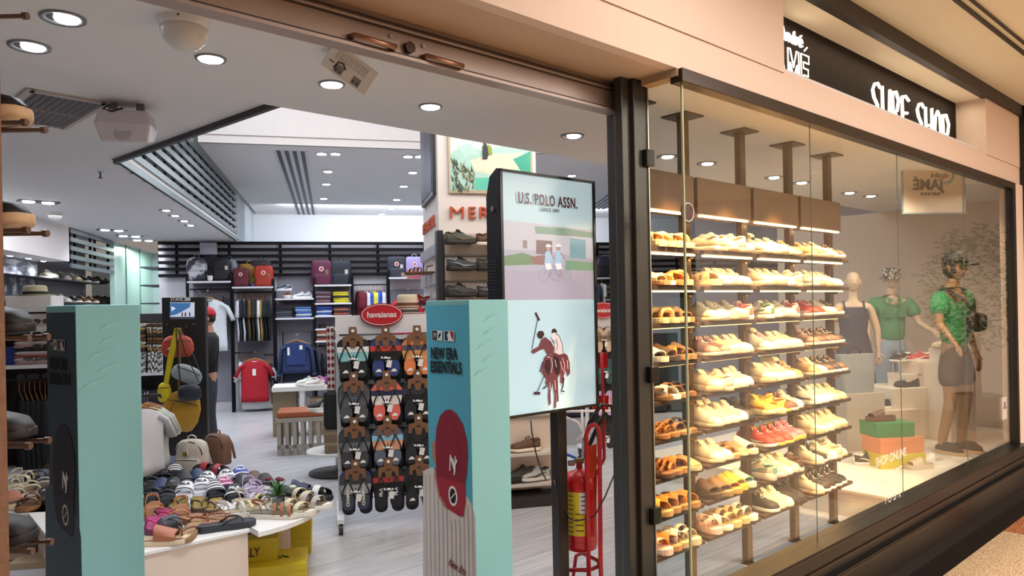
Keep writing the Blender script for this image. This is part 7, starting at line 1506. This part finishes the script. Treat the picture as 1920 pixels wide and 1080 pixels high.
m3, h3_ = mann('mannequin in green t-shirt, black cap and crossbody bag at the right end', 1790, 6.65, 2.02, R(25), MQD, P3)
clothes(m3, P3, 'top', mat('#2E8A50', .8, nz=.08), 't_shirt', .98); clothes(m3, P3, 'shorts', mat('#4E3E30', .8, nz=.1), 'shorts', 1.0)
cap(h3_, (0, .0, .035), mat('#1C1614', .6), 1.08); MB().loft([[(x, y+.015, z) for x, y in seh(20, .085*g, .095*g, 2.2)] for z, g in ((-.09, .5), (-.04, .92), (.05, 1.0))]).build('hair', mat('#2A1C16', .8), h3_, smooth=True)
bg = MB(); bg.loft([[(x, y-.155, z) for x, z in seh(18, .11, .085, 3, (.07, 1.18))] for y in (-.03, .03)]); bg.build('crossbody_bag', mat('#1B1716', .6), m3, bevel=.01)
MB().strip([(-.15, .02, 1.50), (-.06, -.13, 1.38), (.05, -.16, 1.24)], (.03, 0, .02), .006).build('bag_strap', mat('#1B1716', .6), m3)
for mm_, P_ in ((m3, P3), (m2, P2)):
    for s, k in ((-1, 'r'), (1, 'l')):
        x_, y_ = P_['ft'+k][0], P_['ft'+k][1]
        MB().loft([[(x+x_, y+y_-.02, z) for x, y in seh(18, .05, .14, 2.4)] for z in (.0, .03)]).build('shoe_sole', mat('#C9A880', .6) if mm_ is m3 else WHITE, mm_)
        MB().loft([[(x+x_, y+y_-.01+.02*(1-g), z) for x, y in seh(18, .048*g, .13*g, 2.4)] for z, g in ((.03, 1), (.06, .95), (.10, .55))]).build('shoe', mat('#1C1A1A', .7), mm_, smooth=True)
# hanging square sign, lettering reversed
p = aty(1750, 345, 6.0); t = thing('hanging_sign', 'hanging clear square sign with grey border, its lettering seen reversed', 'sign', (p.x, p.y, 0), AI-.15)
zc_ = p.z; hw_ = .265; hh_ = .235
fr = MB()
for b_ in ((-hw_, hw_, zc_-hh_-.012, zc_-hh_), (-hw_, hw_, zc_+hh_, zc_+hh_+.012), (-hw_-.012, -hw_, zc_-hh_-.012, zc_+hh_+.012), (hw_, hw_+.012, zc_-hh_-.012, zc_+hh_+.012)): fr.box(b_[0], b_[1], -.008, .008, b_[2], b_[3])
fr.build('border', mat('#8C9CA8', .4), t); MB().box(-hw_, hw_, -.003, .003, zc_-hh_, zc_+hh_).build('panel', mat('#D8C6B4', .4, nz=.01), t)
LG = mat('#55504E', .5)
text('JAMÉ', .12, LG, t, (-.05, -.005, zc_-.01), (R(90), 0, 0), .001, 'sign_lettering', .004, 1.0, mirror=True); text('André', .06, LG, t, (.05, -.005, zc_+.07), (R(90), 0, 0), .001, 'sign_lettering', .001, 1.0, mirror=True); text('SURF SHOP', .035, LG, t, (-.03, -.005, zc_-.085), (R(90), 0, 0), .001, 'sign_lettering', .001, 1.0, mirror=True)
MB().tube([(.10+.075*math.cos(a_), -.005, zc_+.07+.065*math.sin(a_)) for a_ in [R(-120+i*15) for i in range(17)]], [.002]+[.009]*15+[.002], 6).build('swoosh', mat('#5A9AA8', .4), t); MB().tube([(.02, -.005, zc_+.03), (.08, -.005, zc_+.04), (.14, -.005, zc_+.07)], .004, 6).build('swoosh', mat('#B4483A', .4), t)
for x in (-.2, .2): MB().tube([(x, 0, zc_+hh_), (x, 0, ZS)], .0015, 5).build('wire', STEEL, t)
# vinyl lettering on the glass
t = thing('window_lettering', 'white vinyl web shop lettering on the lower window glass', 'lettering', FP(0, 0), AF); VN = mat('#E9E2D6', .6)
for body, px, py, sz in (('SHOP ONLINE', 1672, 858, .075), ('JAME.PT', 1672, 893, .10), ('f  O  D  X', 1675, 933, .06)):
    u_, v_, z_ = uv(Fv(px, py, .004)); text(body, sz, VN, t, (u_, .005, z_), (R(90), 0, 0), .0004, 'lettering', 0, .95)
u_, v_, z_ = uv(Fv(1884, 765, .004)); o = MB().box(u_-.07, u_+.05, .003, .005, z_-.09, z_+.09).build('warning_sticker', mat('#CFC2B4', .5), loc=FP(0, 0), rz=AF); tag(o, 'small pale warning sticker with a triangle low at the right window edge', 'sticker')
MB().tube([(u_-.04, .001, z_), (u_-.01, .001, z_+.05), (u_+.02, .001, z_), (u_-.04, .001, z_)], .004, 5).build('triangle', mat('#5A4A40', .5), o)
# ================================================================ the mall opposite, seen in the glass
def mbox(name, u0, u1, v0, v1, z0, z1, m): b = MB(); b.box(u0, u1, v0, v1, z0, z1); return struct(b.build(name, m, loc=FP(0, 0), rz=AF))
OW = mat('#E2C6B4', .6, nz=.03)
mbox('wall_opposite', -12, 14, -8.2, -8.0, 0, 3.25, OW)
for i, u in enumerate((-6, -2.5, 1.0, 4.5, 8.0, 11.5)): mbox('trim_30', u-.15, u+.15, -8.0, -7.8, 0, 3.25, mat('#EADBD0', .5)); 
for i, u in enumerate((-4.2, -.7, 2.8, 6.3, 9.8)): mbox('window_%d' % (20+i), u-1.4, u+1.4, -7.99, -7.97, .3, 2.5, mat('#8C8480', .2, nz=.3, sc=1.5))
mbox('trim_31', -12, 14, -8.0, -7.75, 2.6, 2.75, mat('#CDBBB0', .5))
u_, v_, z_ = uv(onp(1713, 455, FP(0, 7.9), FN)); o = MB().box(u_-.9, u_+.9, -7.9, -7.8, z_-.12, z_+.12).build('lightbox_sign', emis('#E6E68A', 1.6), loc=FP(0, 0), rz=AF); tag(o, 'long pale yellow lit sign box on the opposite shopfront, mirrored in the glass', 'sign')
u_, v_, z_ = uv(onp(1718, 535, FP(0, 7.9), FN)); o = MB().box(u_-.35, u_+.35, -7.96, -7.9, z_-.9, z_+.6).build('lit_poster', emis('#E8C04A', 1.1), loc=FP(0, 0), rz=AF); tag(o, 'yellow lit poster on the opposite shopfront, mirrored in the glass', 'poster')
# potted tree standing in the mall beyond the right edge of the picture
tp_ = FP(3.1, -1.15); t = thing('potted_tree', 'leafy potted tree in the mall, mirrored at the right of the window', 'tree', (tp_.x, tp_.y, 0))
MB().lathe([(.24, 0), (.28, .40), (.25, .42), (.23, .38)], 28).build('pot', mat('#5A5654', .5), t); MB().tube([(0, 0, .35), (.03, .02, .8), (-.02, 0, 1.2), (.02, .01, 1.6)], [.045, .035, .032, .02], 10).build('trunk', mat('#5A4636', .8), t, smooth=True)
lf = MB(); r7 = random.Random(9)
for i in range(1500):
    a_, b_, q_ = r7.uniform(0, 6.283), math.acos(r7.uniform(-1, 1)), r7.uniform(.3, 1)**.5
    c_ = Vector((.62*q_*math.sin(b_)*math.cos(a_), .62*q_*math.sin(b_)*math.sin(a_), 1.75+.82*q_*math.cos(b_))); d_ = Vector((r7.uniform(-1, 1), r7.uniform(-1, 1), r7.uniform(-.7, .4))).normalized(); s_ = d_.cross(Vector((r7.uniform(-1, 1), r7.uniform(-1, 1), 1))).normalized()
    L_ = r7.uniform(.07, .12); lf.add([c_, c_+d_*L_*.5+s_*.018, c_+d_*L_, c_+d_*L_*.5-s_*.018], [(0, 1, 2, 3)])
lf.build('foliage', mat('#5C7A4E', .5, nz=.3, sc=5), t)['kind'] = 'stuff'
for o in list(C.objects):
    if o.get('label') == 'x': bpy.data.objects.remove(o)
